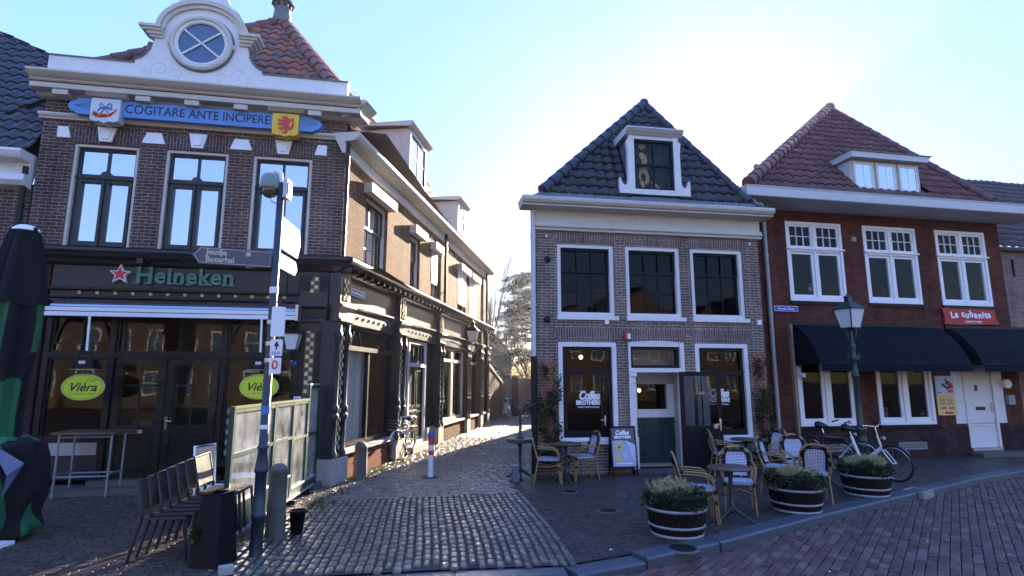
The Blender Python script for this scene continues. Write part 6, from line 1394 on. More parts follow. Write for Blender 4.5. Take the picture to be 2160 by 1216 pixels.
mb = MB(TT); mb.box(-.34, -.29, -.016, -.0125, 3.44, 3.49, 'sign_cream'); mb.build('pictogram', t)
t = arrow_board('direction_sign', "slate arrow sign half hidden behind the left-pointing sign on the pole", 158, .55, .2, 3.45, 'sign_slate', 'sign_cream')
t = arrow_board('direction_sign', "upper pale direction board glaring in the sun on the right of the pole", 92.8, .82, .40, 3.80, 'glint_white', None)
t = arrow_board('direction_sign', "lower pale direction board glaring in the sun on the right of the pole", 92.3, .74, .19, 3.44, 'glint_white', None)
def small_plate(label, z, w_, h, x=.1):
    t = thing('traffic_plate', label, 'sign', (PX + .07, PY - .06, 0), rad(22), 'small plates on the street pole')
    mb = MB(); P = []
    for cx, cz, a0 in ((1, 1, 0), (-1, 1, 90), (-1, -1, 180), (1, -1, 270)):
        P += [(x * .3 + cx * (w_ / 2 - .015) + .015 * math.cos(rad(a0 + k * 30)), z + cz * (h / 2 - .015) + .015 * math.sin(rad(a0 + k * 30))) for k in range(4)]
    mb.prism(P, -.006, .006, 'pure_white', side='steel'); mb.build('plate', t); return t
small_plate("tall blank white plate on the street pole, topmost of three", 2.65, .155, .36)
t = small_plate("white parking plate with black arrow and purple bar, middle of three on the pole", 2.335, .135, .2)
mb = MB(); mb.prism([(.0, 2.35), (.06, 2.35), (.03, 2.42)], -.009, -.006, 'ink'); mb.box(.022, .038, -.009, -.006, 2.31, 2.36, 'ink'); mb.box(-.02, .08, -.009, -.006, 2.25, 2.29, 'food_lilac'); mb.build('symbol', t)
t = small_plate("white plate with red oval emblem, lowest of three on the street pole", 2.12, .13, .19)
mb = MB(); mb.prism([(.025 + .035 * math.cos(rad(a)), 2.13 + .055 * math.sin(rad(a))) for a in range(0, 360, 20)], -.009, -.006, 'post_red'); mb.prism([(.025 + .016 * math.cos(rad(a)), 2.13 + .034 * math.sin(rad(a))) for a in range(0, 360, 20)], -.011, -.008, 'pure_white'); mb.build('symbol', t)

# ------------------------------------------------------------------ terrace of the cafe: glass screen, chairs, table, parasol
def sc_xy(y): return -3.40 - .0675 * (y - 6.95)
ys = [6.95, 8.45, 9.3, 10.1, 10.75]; SA = math.atan2(3.8, -.0675 * 3.8)
scr = thing('glass_windscreen', "row of dark green framed terrace windscreen panels with cloudy glass in front of the cafe", 'windscreen', (sc_xy(6.95), 6.95, 0), SA)
for i in range(4):
    a, b = (ys[i] - 6.95) * 1.0023, (ys[i + 1] - 6.95) * 1.0023; top = 1.60 if i < 3 else 1.86; low = .44 if i < 2 else .22; mid = 1.04 if i < 2 else 1.0
    mb = MB(); f = .05 if i else .055
    mb.box(a + .004, a + f, -.03, .03, .08, top, 'dark_green_paint'); mb.box(b - f, b - .004, -.03, .03, .08, top, 'dark_green_paint')
    for z in (low, mid, top - .025): mb.box(a + f, b - f, -.025, .025, z - .025, z + .025, 'dark_green_paint')
    mb.box(a + f, b - f, -.02, .02, .1, low - .025, 'dark_green_paint'); mb.box(a + f, b - f, -.034, .034, low + .0, low + .03, 'zinc'); mb.box(a + .0, b - .0, -.036, .036, .07, .1, 'zinc')
    if i < 2: mb.box((a + b) / 2 - .02, (a + b) / 2 + .02, -.024, .024, mid + .025, top - .05, 'dark_green_paint') if i == 9 else None
    mb.box(a, b, -.035, .035, top, top + .03, 'moss' if i < 3 else 'zinc')
    p = mb.build('screen_panel', scr, bevel=.005)
    for c, d in ((low + .025, mid - .025), (mid + .025, top - .05)): pane(p, I4, a + f, b - f, c, d, .0, 'glass_frosted')
    mb = MB(); mb.box(a - .02, a + .02, -.12, .12, 0, .07, 'black_plastic'); mb.tube([(a, -.1, .03), (a, -.2, .06), (a, -.22, 0)], .008, 'galvanised', n=5); mb.build('foot', scr)
mb = MB(); mb.box(3.80, 3.86, -.03, .03, .0, 1.86, 'dark_green_paint'); mb.build('end_post', scr)
pb = thing('tapered_planter', "tall black tapered planter box at the near end of the glass screen", 'planter', (-3.22, 6.42, 0), rad(-8))
mb = MB(); b0, b1, h = .17, .11, .73
B0 = [(-b0, -b0, 0), (b0, -b0, 0), (b0, b0, 0), (-b0, b0, 0)]; B1 = [(-b1, -b1, h), (b1, -b1, h), (b1, b1, h), (-b1, b1, h)]
for i in range(4): mb.face([B0[i], B0[(i + 1) % 4], B1[(i + 1) % 4], B1[i]], 'black_plastic')
mb.face([(x * .9, y * .9, h - .03) for x, y, z in B1], 'soil'); mb.face(B0, 'black_plastic')
for i in range(4): mb.bar(B1[i], B1[(i + 1) % 4], .02, .02, 'black_plastic')
mb.build('box', pb, bevel=.006)
mb = MB()
for i in range(60): leaf(mb, (random.uniform(-.17, -.1), -.16 + random.uniform(-.02, .02), random.uniform(.25, .4)), (random.uniform(-1, 1), -.6, random.uniform(-.4, .6)), .05, .014, 'moss_leaf', i)
mb.build('weeds', pb)
tb = MB(); tb.obox((-2.93, 6.12, .035), (.06, .03, 0), (-.03, .05, 0), (0, 0, .035), 'stone_grey'); tag(tb.build('loose_stone', bevel=.01), "small pale loose stone at the foot of the tapered planter", 'stone')
plain('wicker_grey', (.11, .10, .09), .6, var=.3, scale=14, bump=.9, bscale=160); plain('frame_black', (.012, .012, .013), .4, var=.2)
def armchair_stack():
    t = thing('stacking_chair', "lowest black wicker chair at the left end of the leaning chair stack", 'chair', (0, 0, 0), 0, 'stacked wicker terrace chairs')
    # faces +x; back at -x
    mb = MB(); mb.grid([[(-.22 - .02 * (1 - (2 * j / 8 - 1) ** 2) - (z - .46) * .22, (j / 8 - .5) * .44, z) for j in range(9)] for z in (.52, .62, .72, .84)], 'wicker_grey'); mb.build('backrest', t)
    mb = MB(); mb.box(-.22, .22, -.22, .22, .43, .46, 'wicker_black'); mb.build('seat', t, bevel=.01)
    mb = MB(); mb.tube([(-.235, -.225, .5), (-.31, -.225, .85), (-.31, .225, .85), (-.235, .225, .5)], .014, 'frame_black', n=6); mb.build('back_frame', t)
    for sy in (1, -1):
        mb = MB(); mb.tube([(-.23, sy * .225, .5), (-.24, sy * .225, .42), (-.34, sy * .235, 0)], .016, 'frame_black', n=6); mb.build('leg', t)
        mb = MB(); mb.tube([(.21, sy * .225, .44), (.26, sy * .235, 0)], .016, 'frame_black', n=6); mb.build('leg', t)
    return t
ch0 = armchair_stack(); ch0.location = (-3.86, 6.72, 0); ch0.rotation_euler = (0, 0, rad(8))
words = ["second chair from the left in the leaning stack, dark back", "third chair from the left in the leaning stack", "middle chair of the seven in the leaning stack", "fifth chair from the left in the leaning stack, before the pale backs", "second chair from the right in the stack, with a pale sunlit back", "topmost chair at the right end of the stack, with a pale sunlit back"]
for k in range(6):
    d = (k + 1) * .078; copy_tree(ch0, loc=(-3.86 + d * math.cos(rad(8)), 6.72 + d * math.sin(rad(8)) + .03 * (k + 1), (k + 1) * .037), label=words[k])
def white_chair(x, y, rz, label):
    t = thing('garden_chair', label, 'chair', (x, y, 0), rz, 'white garden chairs behind the screen')
    mb = MB(); mb.box(-.2, .2, -.2, .2, .42, .45, 'pure_white'); mb.build('seat', t, bevel=.01)
    mb = MB(); mb.box(-.2, .2, .21, .23, .6, 1.0, 'plaster_light'); mb.build('backrest', t)
    mb = MB(); mb.tube([(-.21, .2, .44), (-.21, .24, 1.02), (.21, .24, 1.02), (.21, .2, .44)], .017, 'pure_white', n=6); mb.build('back_frame', t)
    for sx in (1, -1):
        for sy in (1, -1): mb = MB(); mb.tube([(sx * .2, sy * .19, .43), (sx * .22, sy * .22, 0)], .015, 'pure_white', n=6); mb.build('leg', t)
white_chair(-4.22, 8.35, rad(80), "white garden chair showing past the near edge of the glass screen"); white_chair(-4.35, 9.4, rad(20), "white garden chair whose back shows over the top of the glass screen")
T_o = Vector((-7.28, 10.02, 0)); ht = thing('high_table', "tall bar table with brown top and bare pipe frame by the left cafe window", 'table', (T_o.x, T_o.y, 0), rad(10.8))
mb = MB(); mb.box(-.52, .46, -.28, .34, 1.04, 1.08, 'table_brown'); mb.build('tabletop', ht, bevel=.008)
for x in (-.42, .38):
    for y in (-.2, .28): mb = MB(); mb.tube([(x, y, 0), (x, y, 1.04)], .019, 'galvanised', n=10); mb.lathe([(.027, 0), (.027, .05)], (x, y, .02), 'galvanised', n=10); mb.build('leg', ht)
mb = MB()
for y in (-.2, .28): mb.tube([(-.42, y, .34), (.38, y, .34)], .016, 'galvanised', n=8).next(); mb.tube([(-.42, y, .99), (.38, y, .99)], .016, 'galvanised', n=8).next()
for x in (-.42, .38): mb.tube([(x, -.2, .37), (x, .28, .37)], .016, 'galvanised', n=8).next()
mb.build_parts('stretcher', ht)
par = thing('closed_parasol', "tall closed dark parasol with green patches and pale cap at the left edge", 'parasol', (-6.86, 7.66, 0))
def pleated(prof, n, amp, mats, ph=0.0, seg=260, twist=0.0, pat=None):
    mb = MB(); rows = []
    for r, z in prof:
        rows.append([((r * (1 + amp * math.cos(n * a + ph + twist * z) + amp * .35 * math.cos((n + 3) * a - 2 * z))) * math.cos(a), (r * (1 + amp * math.cos(n * a + ph + twist * z))) * math.sin(a), z + .03 * math.sin(3 * a + z * 2)) for a in [2 * math.pi * k / seg for k in range(seg)]])
    b = len(mb.v)
    for r in rows: mb.v += r
    for i in range(len(rows) - 1):
        for k in range(seg):
            k2 = (k + 1) % seg; a = 2 * math.pi * k / seg; z = prof[i][1]
            m = mats[pat(a, z)] if pat else mats[0]
            mb.f.append([b + i * seg + k, b + i * seg + k2, b + (i + 1) * seg + k2, b + (i + 1) * seg + k]); mb.m.append(mb.mi(m)); mb.sm.append(True); mb.uv.append(None)
    return mb
pat = lambda a, z: 1 if (z < 3.1 and (math.sin(2 * a + 1.5 * z + 1.3) + .8 * math.sin(3 * a - 2.6 * z + .5)) > .12) else 0
pr_ = [(.235 + .03 * math.sin(z * 3), z) for z in [.4 + i * .035 for i in range(78)]]
pleated([(.15, .35)] + pr_ + [(.22, 3.15), (.18, 3.6), (.14, 3.98)], 7, .2, ['cloth_black', 'cloth_green'], twist=.25, pat=pat).build('canopy', par)
pleated([(.30, 2.98), (.29, 3.1), (.265, 3.3), (.235, 3.55), (.19, 3.85), (.145, 4.04)], 6, .16, ['cloth_black'], ph=1.0).build('top_flounce', par)
mb = MB(); mb.lathe([(.165, 4.02), (.16, 4.05), (.09, 4.10), (.001, 4.12)], (0, 0, 0), 'pure_white', n=18); mb.build('cap', par)
mb = MB(); mb.tube([(0, 0, .05), (0, 0, .6)], .04, 'steel', n=10); mb.lathe([(.4, 0), (.4, .05), (.08, .09), (.05, .15)], (0, 0, 0), 'black_plastic', n=18); mb.build('stand', par)
cov = thing('tarpaulin_cover', "dark green and black tarpaulin bundle with a blue flap at the foot of the parasol", 'cover', (-6.30, 7.36, 0))
pat2 = lambda a, z: 1 if (math.sin(2 * a + 3.0 * z + 2.2) + .8 * math.sin(3 * a + 2.0 * z)) > .3 else 0
def dens(P, n=6): return [tuple(P[i][k] + (P[i + 1][k] - P[i][k]) * (3 * (q / n) ** 2 - 2 * (q / n) ** 3 if k == 0 else q / n) for k in (0, 1)) for i in range(len(P) - 1) for q in range(n)] + [P[-1]]
pleated(dens([(.22, .0), (.30, .1), (.27, .3), (.32, .55), (.31, .8), (.30, 1.0), (.27, 1.15), (.14, 1.22), (.02, 1.2)]), 6, .17, ['cloth_black', 'cloth_green'], ph=2.0, twist=.6, pat=pat2).build('cover', cov)
mb = MB(); mb.face([(.06, -.34, 1.14), (.42, -.36, .96), (.26, -.40, .82), (.14, -.37, .95)], 'tarp_blue'); mb.face([(.42, -.36, .96), (.26, -.40, .82), (.20, -.36, .55), (.30, -.33, .78)], 'tarp_blue'); mb.face([(.06, -.34, 1.14), (.14, -.37, .95), (.06, -.39, .78), (.02, -.36, .95)], 'tarp_blue'); mb.tube([(-.4, -.33, 1.17), (-.1, -.36, 1.2), (.1, -.35, 1.13)], .02, 'tarp_blue', n=6); mb.box(.03, .13, -.42, -.38, .25, .4, 'pale_board'); mb.build('flap', cov)
mb = MB(); mb.box(-.1, .3, -.42, -.2, .0, .04, 'pure_white'); mb.build('label_strip', cov)

# ------------------------------------------------------------------ bollards, post, bucket
def bollard(x, y, h, r, label):
    t = thing('stone_bollard', label, 'bollard', (x, y, 0), random.random(), 'old stone bollards by the alley mouth')
    mb = MB(); mb.lathe([(r * 1.12, -.02), (r * 1.05, .1), (r, h * .55), (r * .95, h - r * .9), (r * 1.0, h - r * .85), (r * .8, h - r * .35), (r * .45, h - r * .08), (.001, h)], (0, 0, 0), 'stone_dark', n=14); mb.build('shaft', t)
    mb = MB(); mb.box(-r * 1.3, r * 1.3, -r * 1.3, r * 1.3, -.03, .015, 'stone_dark'); mb.build('footing', t)
bollard(-2.98, 7.44, .90, .112, "mossy round-topped stone bollard just behind the street pole"); bollard(-3.06, 11.72, .72, .13, "weathered stone bollard by the cafe's side plinth at the alley mouth")
t = thing('warning_post', "red and white striped metal post in the middle of the alley mouth", 'post', (-1.66, 11.85, 0))
mb = MB(); R_ = .055
for z0, z1, m in ((0, .44, 'post_white'), (.44, .53, 'post_red'), (.53, .64, 'post_white'), (.64, .79, 'post_red')): mb.lathe([(R_, z0), (R_, z1)], (0, 0, 0), m, n=14)
mb.lathe([(R_, .79), (R_ * 1.02, .86), (R_ * .7, .89), (.001, .895)], (0, 0, 0), 'sign_blue', n=14); mb.build('shaft', t)
mb = MB(); mb.box(-.16, .16, -.1, .1, -.01, .012, 'black_plastic'); mb.build('base_plate', t)
t = thing('bucket', "small black bucket on the cobbles beside the near stone bollard", 'bucket', (-2.76, 7.58, 0))
mb = MB(); mb.lathe([(.07, .01), (.10, .28), (.11, .28), (.11, .3), (.095, .3), (.065, .03)], (0, 0, 0), 'black_plastic', n=16); mb.build('pail', t)

# ------------------------------------------------------------------ bicycles
def bicycle(label, x, y, rz, frame='bike_white', lean=0.0, ebike=False, basket=False):
    t = thing('bicycle', label, 'bicycle', (x, y, 0), rz); t.rotation_euler = (lean, 0, rz)
    r = .345; xr, xf = -.54, .54; hub = r
    for xx in (xr, xf):
        mb = MB()
        for k in range(14):
            a = k * 2 * math.pi / 14; mb.tube([(xx, .03 * (-1) ** k, hub), (xx + (r - .03) * math.cos(a + .2), 0, hub + (r - .03) * math.sin(a + .2))], .0018, 'steel', n=3, caps=False)
        mb.tube([(xx, -.05, hub), (xx, .05, hub)], .022, 'steel', n=8); w_ = mb.build('wheel', t)
        mb = MB(); mb.tube([(xx + (r - .015) * math.cos(a), 0, hub + (r - .015) * math.sin(a)) for a in [k * 2 * math.pi / 36 for k in range(36)]], .021, 'rubber', n=7, closed=True); mb.build('tyre', w_)
        mb = MB(); mb.tube([(xx + (r - .042) * math.cos(a), 0, hub + (r - .042) * math.sin(a)) for a in [k * 2 * math.pi / 36 for k in range(36)]], .011, 'chrome', n=6, closed=True); mb.build('rim', w_)
        mb = MB(); a0_, a1_ = (20, 200) if xx < 0 else (35, 165)
        mb.grid([[(xx + (r + .03) * math.cos(rad(a)), yy, hub + (r + .03) * math.sin(rad(a)) - abs(yy) * .15) for yy in (-.028, 0, .028)] for a in range(a0_, a1_ + 1, 8)], frame if not ebike else 'bike_black'); mb.build('mudguard', t)
    bb = (-.09, 0, .29); st = (-.24, 0, .80); hd0, hd1 = (.34, 0, .62), (.29, 0, .86)
    mb = MB(); q = .024 if ebike else .017
    mb.tube([bb, st], q, frame, n=8); mb.tube([hd0, hd1], .02, frame, n=8)
    if ebike: mb.tube([hd0, (.2, 0, .5), bb], [.04, .045, .035], frame, n=8); mb.tube([st, (-.2, 0, .62), bb], .03, frame, n=8); mb.box(-.16, -.02, -.05, .05, .2, .34, 'steel')
    else: mb.tube([hd0, (.1, 0, .36), bb], q, frame, n=8); mb.tube([hd1, (.05, 0, .55), (-.18, 0, .52)], q, frame, n=8)
    for sy in (1, -1):
        mb.tube([bb, (xr, sy * .055, hub)], .011, frame, n=6); mb.tube([(-.2, 0, .7), (xr, sy * .055, hub)], .010, frame, n=6); mb.tube([hd0, (.40, sy * .05, .55), (xf, sy * .055, hub)], .013, frame, n=6)
    mb.build('frame', t)
    mb = MB(); mb.tube([st, (-.27, 0, .93)], .013, 'chrome', n=6); mb.tube([(-.40, 0, .965), (-.34, 0, .97), (-.2, 0, .95), (-.12, 0, .94)], [.07, .09, .05, .02], 'bike_black', n=8); mb.build('saddle', t)
    mb = MB(); mb.tube([hd1, (.27, 0, 1.03)], .014, 'chrome', n=6); mb.tube([(.10, .30, 1.05), (.2, .27, 1.09), (.29, .12, 1.06), (.3, 0, 1.03), (.29, -.12, 1.06), (.2, -.27, 1.09), (.10, -.30, 1.05)], .011, 'chrome', n=6); mb.build('handlebar', t)
    for sy in (1, -1): mb = MB(); mb.tube([(.2, sy * .27, 1.09), (.08, sy * .31, 1.045)], .017, 'bike_black', n=6); mb.build('grip', t)
    mb = MB(); mb.box(-.84, -.36, -.07, .07, .735, .75, 'bike_black'); mb.tube([(-.78, .06, .74), (xr, .06, hub)], .007, 'bike_black', n=5); mb.tube([(-.78, -.06, .74), (xr, -.06, hub)], .007, 'bike_black', n=5); mb.build('rack', t)
    if ebike: mb = MB(); mb.box(-.80, -.36, -.06, .06, .66, .733, 'bike_black'); mb.build('battery', t)
    mb = MB(); mb.box(-.87, -.84, -.05, .05, .66, .73, 'reflector_red'); mb.build('rear_light', t)
    mb = MB(); mb.lathe([(.02, -.04), (.04, .02), (.035, .03)], (.40, 0, .82), 'steel', n=10, axis='x'); mb.build('headlight', t)
    mb = MB(); mb.box(-.5, .02, .04, .055, .27, .37, 'bike_black'); mb.tube([(-.09, -.1, .29), (-.09, .1, .29)], .012, 'steel', n=6); mb.bar((-.09, .1, .29), (-.03, .1, .14), .012, .02, 'steel'); mb.bar((-.09, -.1, .29), (-.15, -.1, .44), .012, .02, 'steel'); mb.build('crank', t)
    for s_ in (1, -1): mb = MB(); mb.box(-.09 + s_ * .06 - .04, -.09 + s_ * .06 + .04, s_ * .11, s_ * .2, .29 - s_ * .15 - .012, .29 - s_ * .15 + .012, 'rubber'); mb.build('pedal', t)
    mb = MB(); mb.tube([(-.12, .05, .26), (-.2, .16, .02)], .01, 'steel', n=5); mb.build('kickstand', t)
    if basket: mb = MB(); mb.box(.36, .62, -.16, .16, .72, .74, 'steel'); [mb.tube([(.34, -.18, z), (.66, -.18, z), (.66, .18, z), (.34, .18, z)], .006, 'steel', n=4, closed=True) for z in (.74, .82, .9, .97)]; mb.build('basket', t)
    return t
bicycle("white electric bicycle with dark wheels leaning by the right lamp post", 7.25, 11.82, math.atan2(-.97, .5), 'bike_white', rad(6), True)
bicycle("black bicycle with red rear light half hidden behind the white electric bicycle", 6.98, 12.5, math.atan2(-.8, .6), 'bike_black', rad(-5))
bicycle("pale bicycle leaning on the cafe's side wall in the alley, front wheel towards the square", -2.83, 14.75, rad(-101), 'bike_white', rad(-5), False, True)
bicycle("distant white bicycle against the low brick wall at the far end of the alley", -.35, 29.2, rad(-80), 'bike_white', rad(-6))
bicycle("dark bicycle parked before the wooden fence at the end of the alley", 1.05, 29.0, rad(-60), 'bike_black', rad(4), False, True)
bicycle("red-framed bicycle standing round the corner of the coffee house in the alley", .95, 16.4, rad(-98), 'alarm_red', rad(4))

# ------------------------------------------------------------------ cast iron lamp post on the right
lp = thing('lamp_post', "dark green cast iron lamp post with square lantern before the red brick house", 'street lamp', (7.58, 12.5, 0), rad(20))
mb = MB(); mb.lathe([(.17, 0), (.17, .12), (.14, .15), (.13, .5), (.15, .53), (.15, .58), (.11, .62), (.09, .85), (.115, .88), (.115, .92), (.075, .96), (.06, 1.0), (.055, 2.0), (.075, 2.02), (.08, 2.06), (.055, 2.1), (.075, 2.14), (.05, 2.19), (.047, 2.35), (.085, 2.4), (.085, 2.44), (.05, 2.5), (.045, 2.62), (.07, 2.68), (.06, 2.73), (.03, 2.8), (.03, 3.02)], (0, 0, 0), 'lamp_green', n=14); mb.build('post', lp)
mb = MB()
for k in range(4):
    a = k * math.pi / 2; c, s = math.cos(a), math.sin(a)
    mb.tube([(.05 * c, .05 * s, 2.36), (.13 * c, .13 * s, 2.38), (.16 * c, .16 * s, 2.46), (.12 * c, .12 * s, 2.52)], .014, 'lamp_green', n=6); mb.ball((.15 * c, .15 * s, 2.54), .022, 'lamp_green', 6); mb.next(); mb.tube([(.03 * c, .03 * s, 2.76), (.1 * c, .1 * s, 2.86), (.13 * c, .13 * s, 3.0), (.13 * c, .13 * s, 3.1)], .011, 'lamp_green', n=6).next()
mb.build_parts('scroll_arm', lp)
lantern(lp, 3.10, 1.12, frame='lamp_green', gl='lamp_glass', tw=.20, bw=.125, h=.38)

# ------------------------------------------------------------------ bistro chairs and tables
def bistro_chair():
    t = thing('bistro_chair', "rattan bistro chair", 'chair', (0, 0, 0), 0, 'rattan bistro chairs of the coffee house')
    # faces +x, back at -x
    def bx(z): return -.19 - (z - .45) * .26
    P = [(bx(.45), -.2, .45), (bx(.62), -.215, .62), (bx(.76), -.2, .76)] + [(bx(.76 + .16 * math.sin(rad(a))), -.2 * math.cos(rad(a)), .76 + .16 * math.sin(rad(a))) for a in range(15, 180, 15)] + [(bx(.76), .2, .76), (bx(.62), .215, .62), (bx(.45), .2, .45)]
    mb = MB(); mb.tube(P, .015, 'rattan', n=6); mb.tube([(x - .012, y * 1.12, z + .012) for x, y, z in P], .013, 'rattan', n=6)
    for k in (1, 2, 5, 10, 13, 14):
        p = Vector(P[k]); d = (Vector(P[k + 1]) - Vector(P[k - 1])).normalized() * .035; mb.tube([p - d, p + d], .026, 'navy_black', n=6)
    mb.build('back_frame', t)
    W = []
    for z in [.5 + i * .04 for i in range(10)]:
        hw = .15 + .012 * math.sin((z - .5) * 5) if z < .76 else max(.02, .155 * math.sqrt(max(0, 1 - ((z - .76) / .135) ** 2)))
        W.append([(bx(z) + .018 - .015 * (1 - (j / 3 - 1) ** 2), hw * (j / 3 - 1), z) for j in range(7)])
    mb = MB(); mb.grid(W, 'weave', smooth=True, uv=[[(q[1], q[2]) for q in r] for r in W]); b_ = mb.build('backrest', t)
    mb = MB(); mb.tube([(bx(r[0][2]) + .018, r[0][1] - .01, r[0][2]) for r in W] + [(bx(r[-1][2]) + .018, r[-1][1] + .01, r[-1][2]) for r in W[::-1]], .018, 'navy_black', n=6); mb.build('edging', b_)
    mb = MB(); S = [(.21, -.17), (.23, -.1), (.23, .1), (.21, .17), (.12, .205), (-.1, .2), (-.19, .17), (-.2, 0), (-.19, -.17), (-.1, -.2), (.12, -.205)]
    mb.face([(x, y, .462) for x, y in S], 'weave', uv=S); 
    for i in range(len(S)): a, b = S[i], S[(i + 1) % len(S)]; mb.face([(a[0], a[1], .425), (b[0], b[1], .425), (b[0], b[1], .462), (a[0], a[1], .462)], 'weave')
    mb.face([(x, y, .425) for x, y in S][::-1], 'rattan_dark'); mb.build('seat', t)
    for sy in (1, -1):
        mb = MB()
        for d in (0, .03): mb.tube([(.2 + d, sy * .20, .42), (.235 + d, sy * .215, 0)], .0135, 'rattan', n=6)
        mb.tube([(.2, sy * .2, .40), (.245, sy * .2, .44)], .026, 'navy_black', n=6); mb.tube([(.215, sy * .205, .27), (.24, sy * .207, .29)], .03, 'navy_black', n=6); mb.build('leg', t)
        mb = MB(); mb.tube([(-.19, sy * .19, .43), (-.27, sy * .2, 0)], .0155, 'rattan', n=6); mb.build('leg', t)
        mb = MB()
        for d in (0, .035): mb.tube([(bx(.68) + .01, sy * .215, .69 - d), (-.05, sy * .245, .685 - d), (.12, sy * .25, .67 - d), (.19 - d * .3, sy * .24, .62 - d), (.215, sy * .21, .48), (.21, sy * .205, .42)], .0125, 'rattan', n=6)
        mb.tube([(bx(.68) + .0, sy * .21, .685), (bx(.68) + .05, sy * .222, .68)], .028, 'navy_black', n=6); mb.build('armrest', t)
    mb = MB(); mb.tube([(.21, -.2, .36), (0, -.14, .30), (-.2, -.18, .33)], .011, 'rattan', n=5); mb.tube([(.21, .2, .36), (0, .14, .30), (-.2, .18, .33)], .011, 'rattan', n=5); mb.tube([(.22, -.2, .3), (.2, 0, .37), (.22, .2, .3)], .011, 'rattan', n=5); mb.build('stretcher', t)
    return t
bc = bistro_chair()
CH = [(.70, 11.28, -4, "rattan bistro chair seen from the side beside the left trellis, facing right"), (1.42, 11.62, 196, "rattan bistro chair between the left cafe table and the folding sign"),
      (2.62, 8.32, -8, "rattan bistro chair in side view behind the nearest barrel planter"), (3.42, 8.82, -108, "rattan bistro chair facing the camera behind the nearest round table"),
      (4.42, 12.05, -6, "rattan bistro chair below the right coffee house window beside the open door"), (5.42, 12.2, 200, "rattan bistro chair by the zinc downpipe at the house corner"),
      (4.72, 10.3, -38, "rattan bistro chair turned half right behind the middle barrel planter, left of the pair"), (5.28, 10.75, -105, "rattan bistro chair facing the camera behind the dark chair and middle planter"), (4.98, 9.62, 72, "dark backed bistro chair with its back to the camera behind the middle planter")]
for i, (x, y, a, lb) in enumerate(CH):
    c = bc if i == 0 else copy_tree(bc); c.location = (x, y, 0); c.rotation_euler = (0, 0, rad(a)); c['label'] = lb
def bistro_table(x, y, label, flip=False, z=0, r=.30, rz=0.3):
    t = thing('bistro_table', label, 'table', (x, y, z), rz, 'round bistro tables')
    if flip: t.rotation_euler = (math.pi, 0, rz)
    mb = MB(); mb.lathe([(r - .02, .70), (r, .705), (r + .003, .725), (r - .005, .735), (.001, .737)], (0, 0, 0), 'table_brown', n=28); mb.build('tabletop', t)
    mb = MB(); mb.lathe([(.11, .69), (.05, .66), (.03, .6), (.03, .25), (.045, .2), (.05, .14), (.035, .1)], (0, 0, 0), 'lamp_green', n=10); mb.build('column', t)
    for k in range(3):
        a = k * 2.094 + .5; c, s = math.cos(a), math.sin(a); mb = MB(); mb.tube([(.02 * c, .02 * s, .17), (.12 * c, .12 * s, .11), (.22 * c, .22 * s, .05), (.28 * c, .28 * s, .015)], [.028, .024, .02, .022], 'lamp_green', n=6); mb.lathe([(.03, 0), (.03, .02)], (.28 * c, .28 * s, 0), 'lamp_green', n=8); mb.build('leg', t)
    return t
bistro_table(1.05, 11.32, "round brown table between two bistro chairs under the left coffee house window"); bistro_table(3.10, 8.28, "nearest round brown table, just behind the front barrel planter", rz=1.0)
bistro_table(5.86, 10.85, "round brown table behind the rightmost barrel planter"); bistro_table(4.93, 12.18, "round brown table under the right coffee house window")
bistro_table(.16, 11.75, "round table at the alley corner carrying an upturned table", r=.28, rz=.1); bistro_table(.17, 11.76, "upturned table stacked top to top on the table at the alley corner", flip=True, z=1.478, r=.28)
t = thing('table_weight', "small grey metal box at the foot of the stacked tables by the corner", 'box', (.06, 11.38, 0), .2)
mb = MB(); mb.box(-.06, .06, -.05, .05, 0, .30, 'lead'); mb.box(-.063, .063, -.053, .053, .3, .315, 'zinc'); mb.build('body', t, bevel=.006)
# folding sign
ab = thing('folding_sign', "folding pavement sign with lilac food picture and white cafe name leaning back by the door", 'sign', (2.34, 11.98, 0), rad(10))
lean = math.atan2(.13, .95)
TF = Matrix.Rotation(-lean, 4, 'X'); mb = MB(TF); sash(mb, -.28, .28, .16, 1.0, -.015, .015, .03, 'navy_black'); mb.box(-.28, -.25, -.015, .015, 0, .16, 'navy_black'); mb.box(.25, .28, -.015, .015, 0, .16, 'navy_black'); fp = mb.build('front_frame', ab)
mb = MB(TF); mb.box(-.25, .25, -.01, .01, .19, .97, 'food_lilac'); mb.build('poster', fp)
mb = MB(TF); C_ = [(.25, .66)] + [(-.25 + .5 * i / 10, .70 - .0 + .06 * math.sin(i / 10 * 3.1) - .10 * i / 10) for i in range(10, -1, -1)] + [(-.25, .97), (.25, .97)]
mb.prism(C_[1:], -.013, -.0095, 'sign_slate'); mb.prism([(.25, .62), (.05, .72), (.12, .55), (.15, .38), (.25, .30)], -.0135, -.0095, 'pale_board'); mb.ball((-.1, -.01, .58), .1, 'food_yellow', 12, (1, .06, 1)); mb.ball((-.1, -.012, .58), .03, 'leaf_green', 8, (1, .25, 1)); mb.prism([(-.2, .5), (-.1, .44), (-.02, .3), (-.12, .26), (-.2, .34)], -.013, -.0095, 'food_yellow'); mb.prism([(-.05, .46), (.05, .48), (.08, .36), (.0, .3)], -.0135, -.0095, 'pale_board'); mb.build('picture', fp)
lettering("Coffee", .13, -.02, -.013, .865, 'pure_white', fp, T=TF, bold=.006, shear=.25, ext=.002, sx=.85); lettering("BROTHERS", .075, -.01, -.013, .775, 'pure_white', fp, T=TF, bold=.004, ext=.002)
mb = MB(TF); mb.box(-.18, .18, -.013, -.0095, .24, .262, 'pure_white'); mb.box(-.14, .16, -.013, -.0095, .205, .222, 'pale_board'); mb.build('text_line', fp)
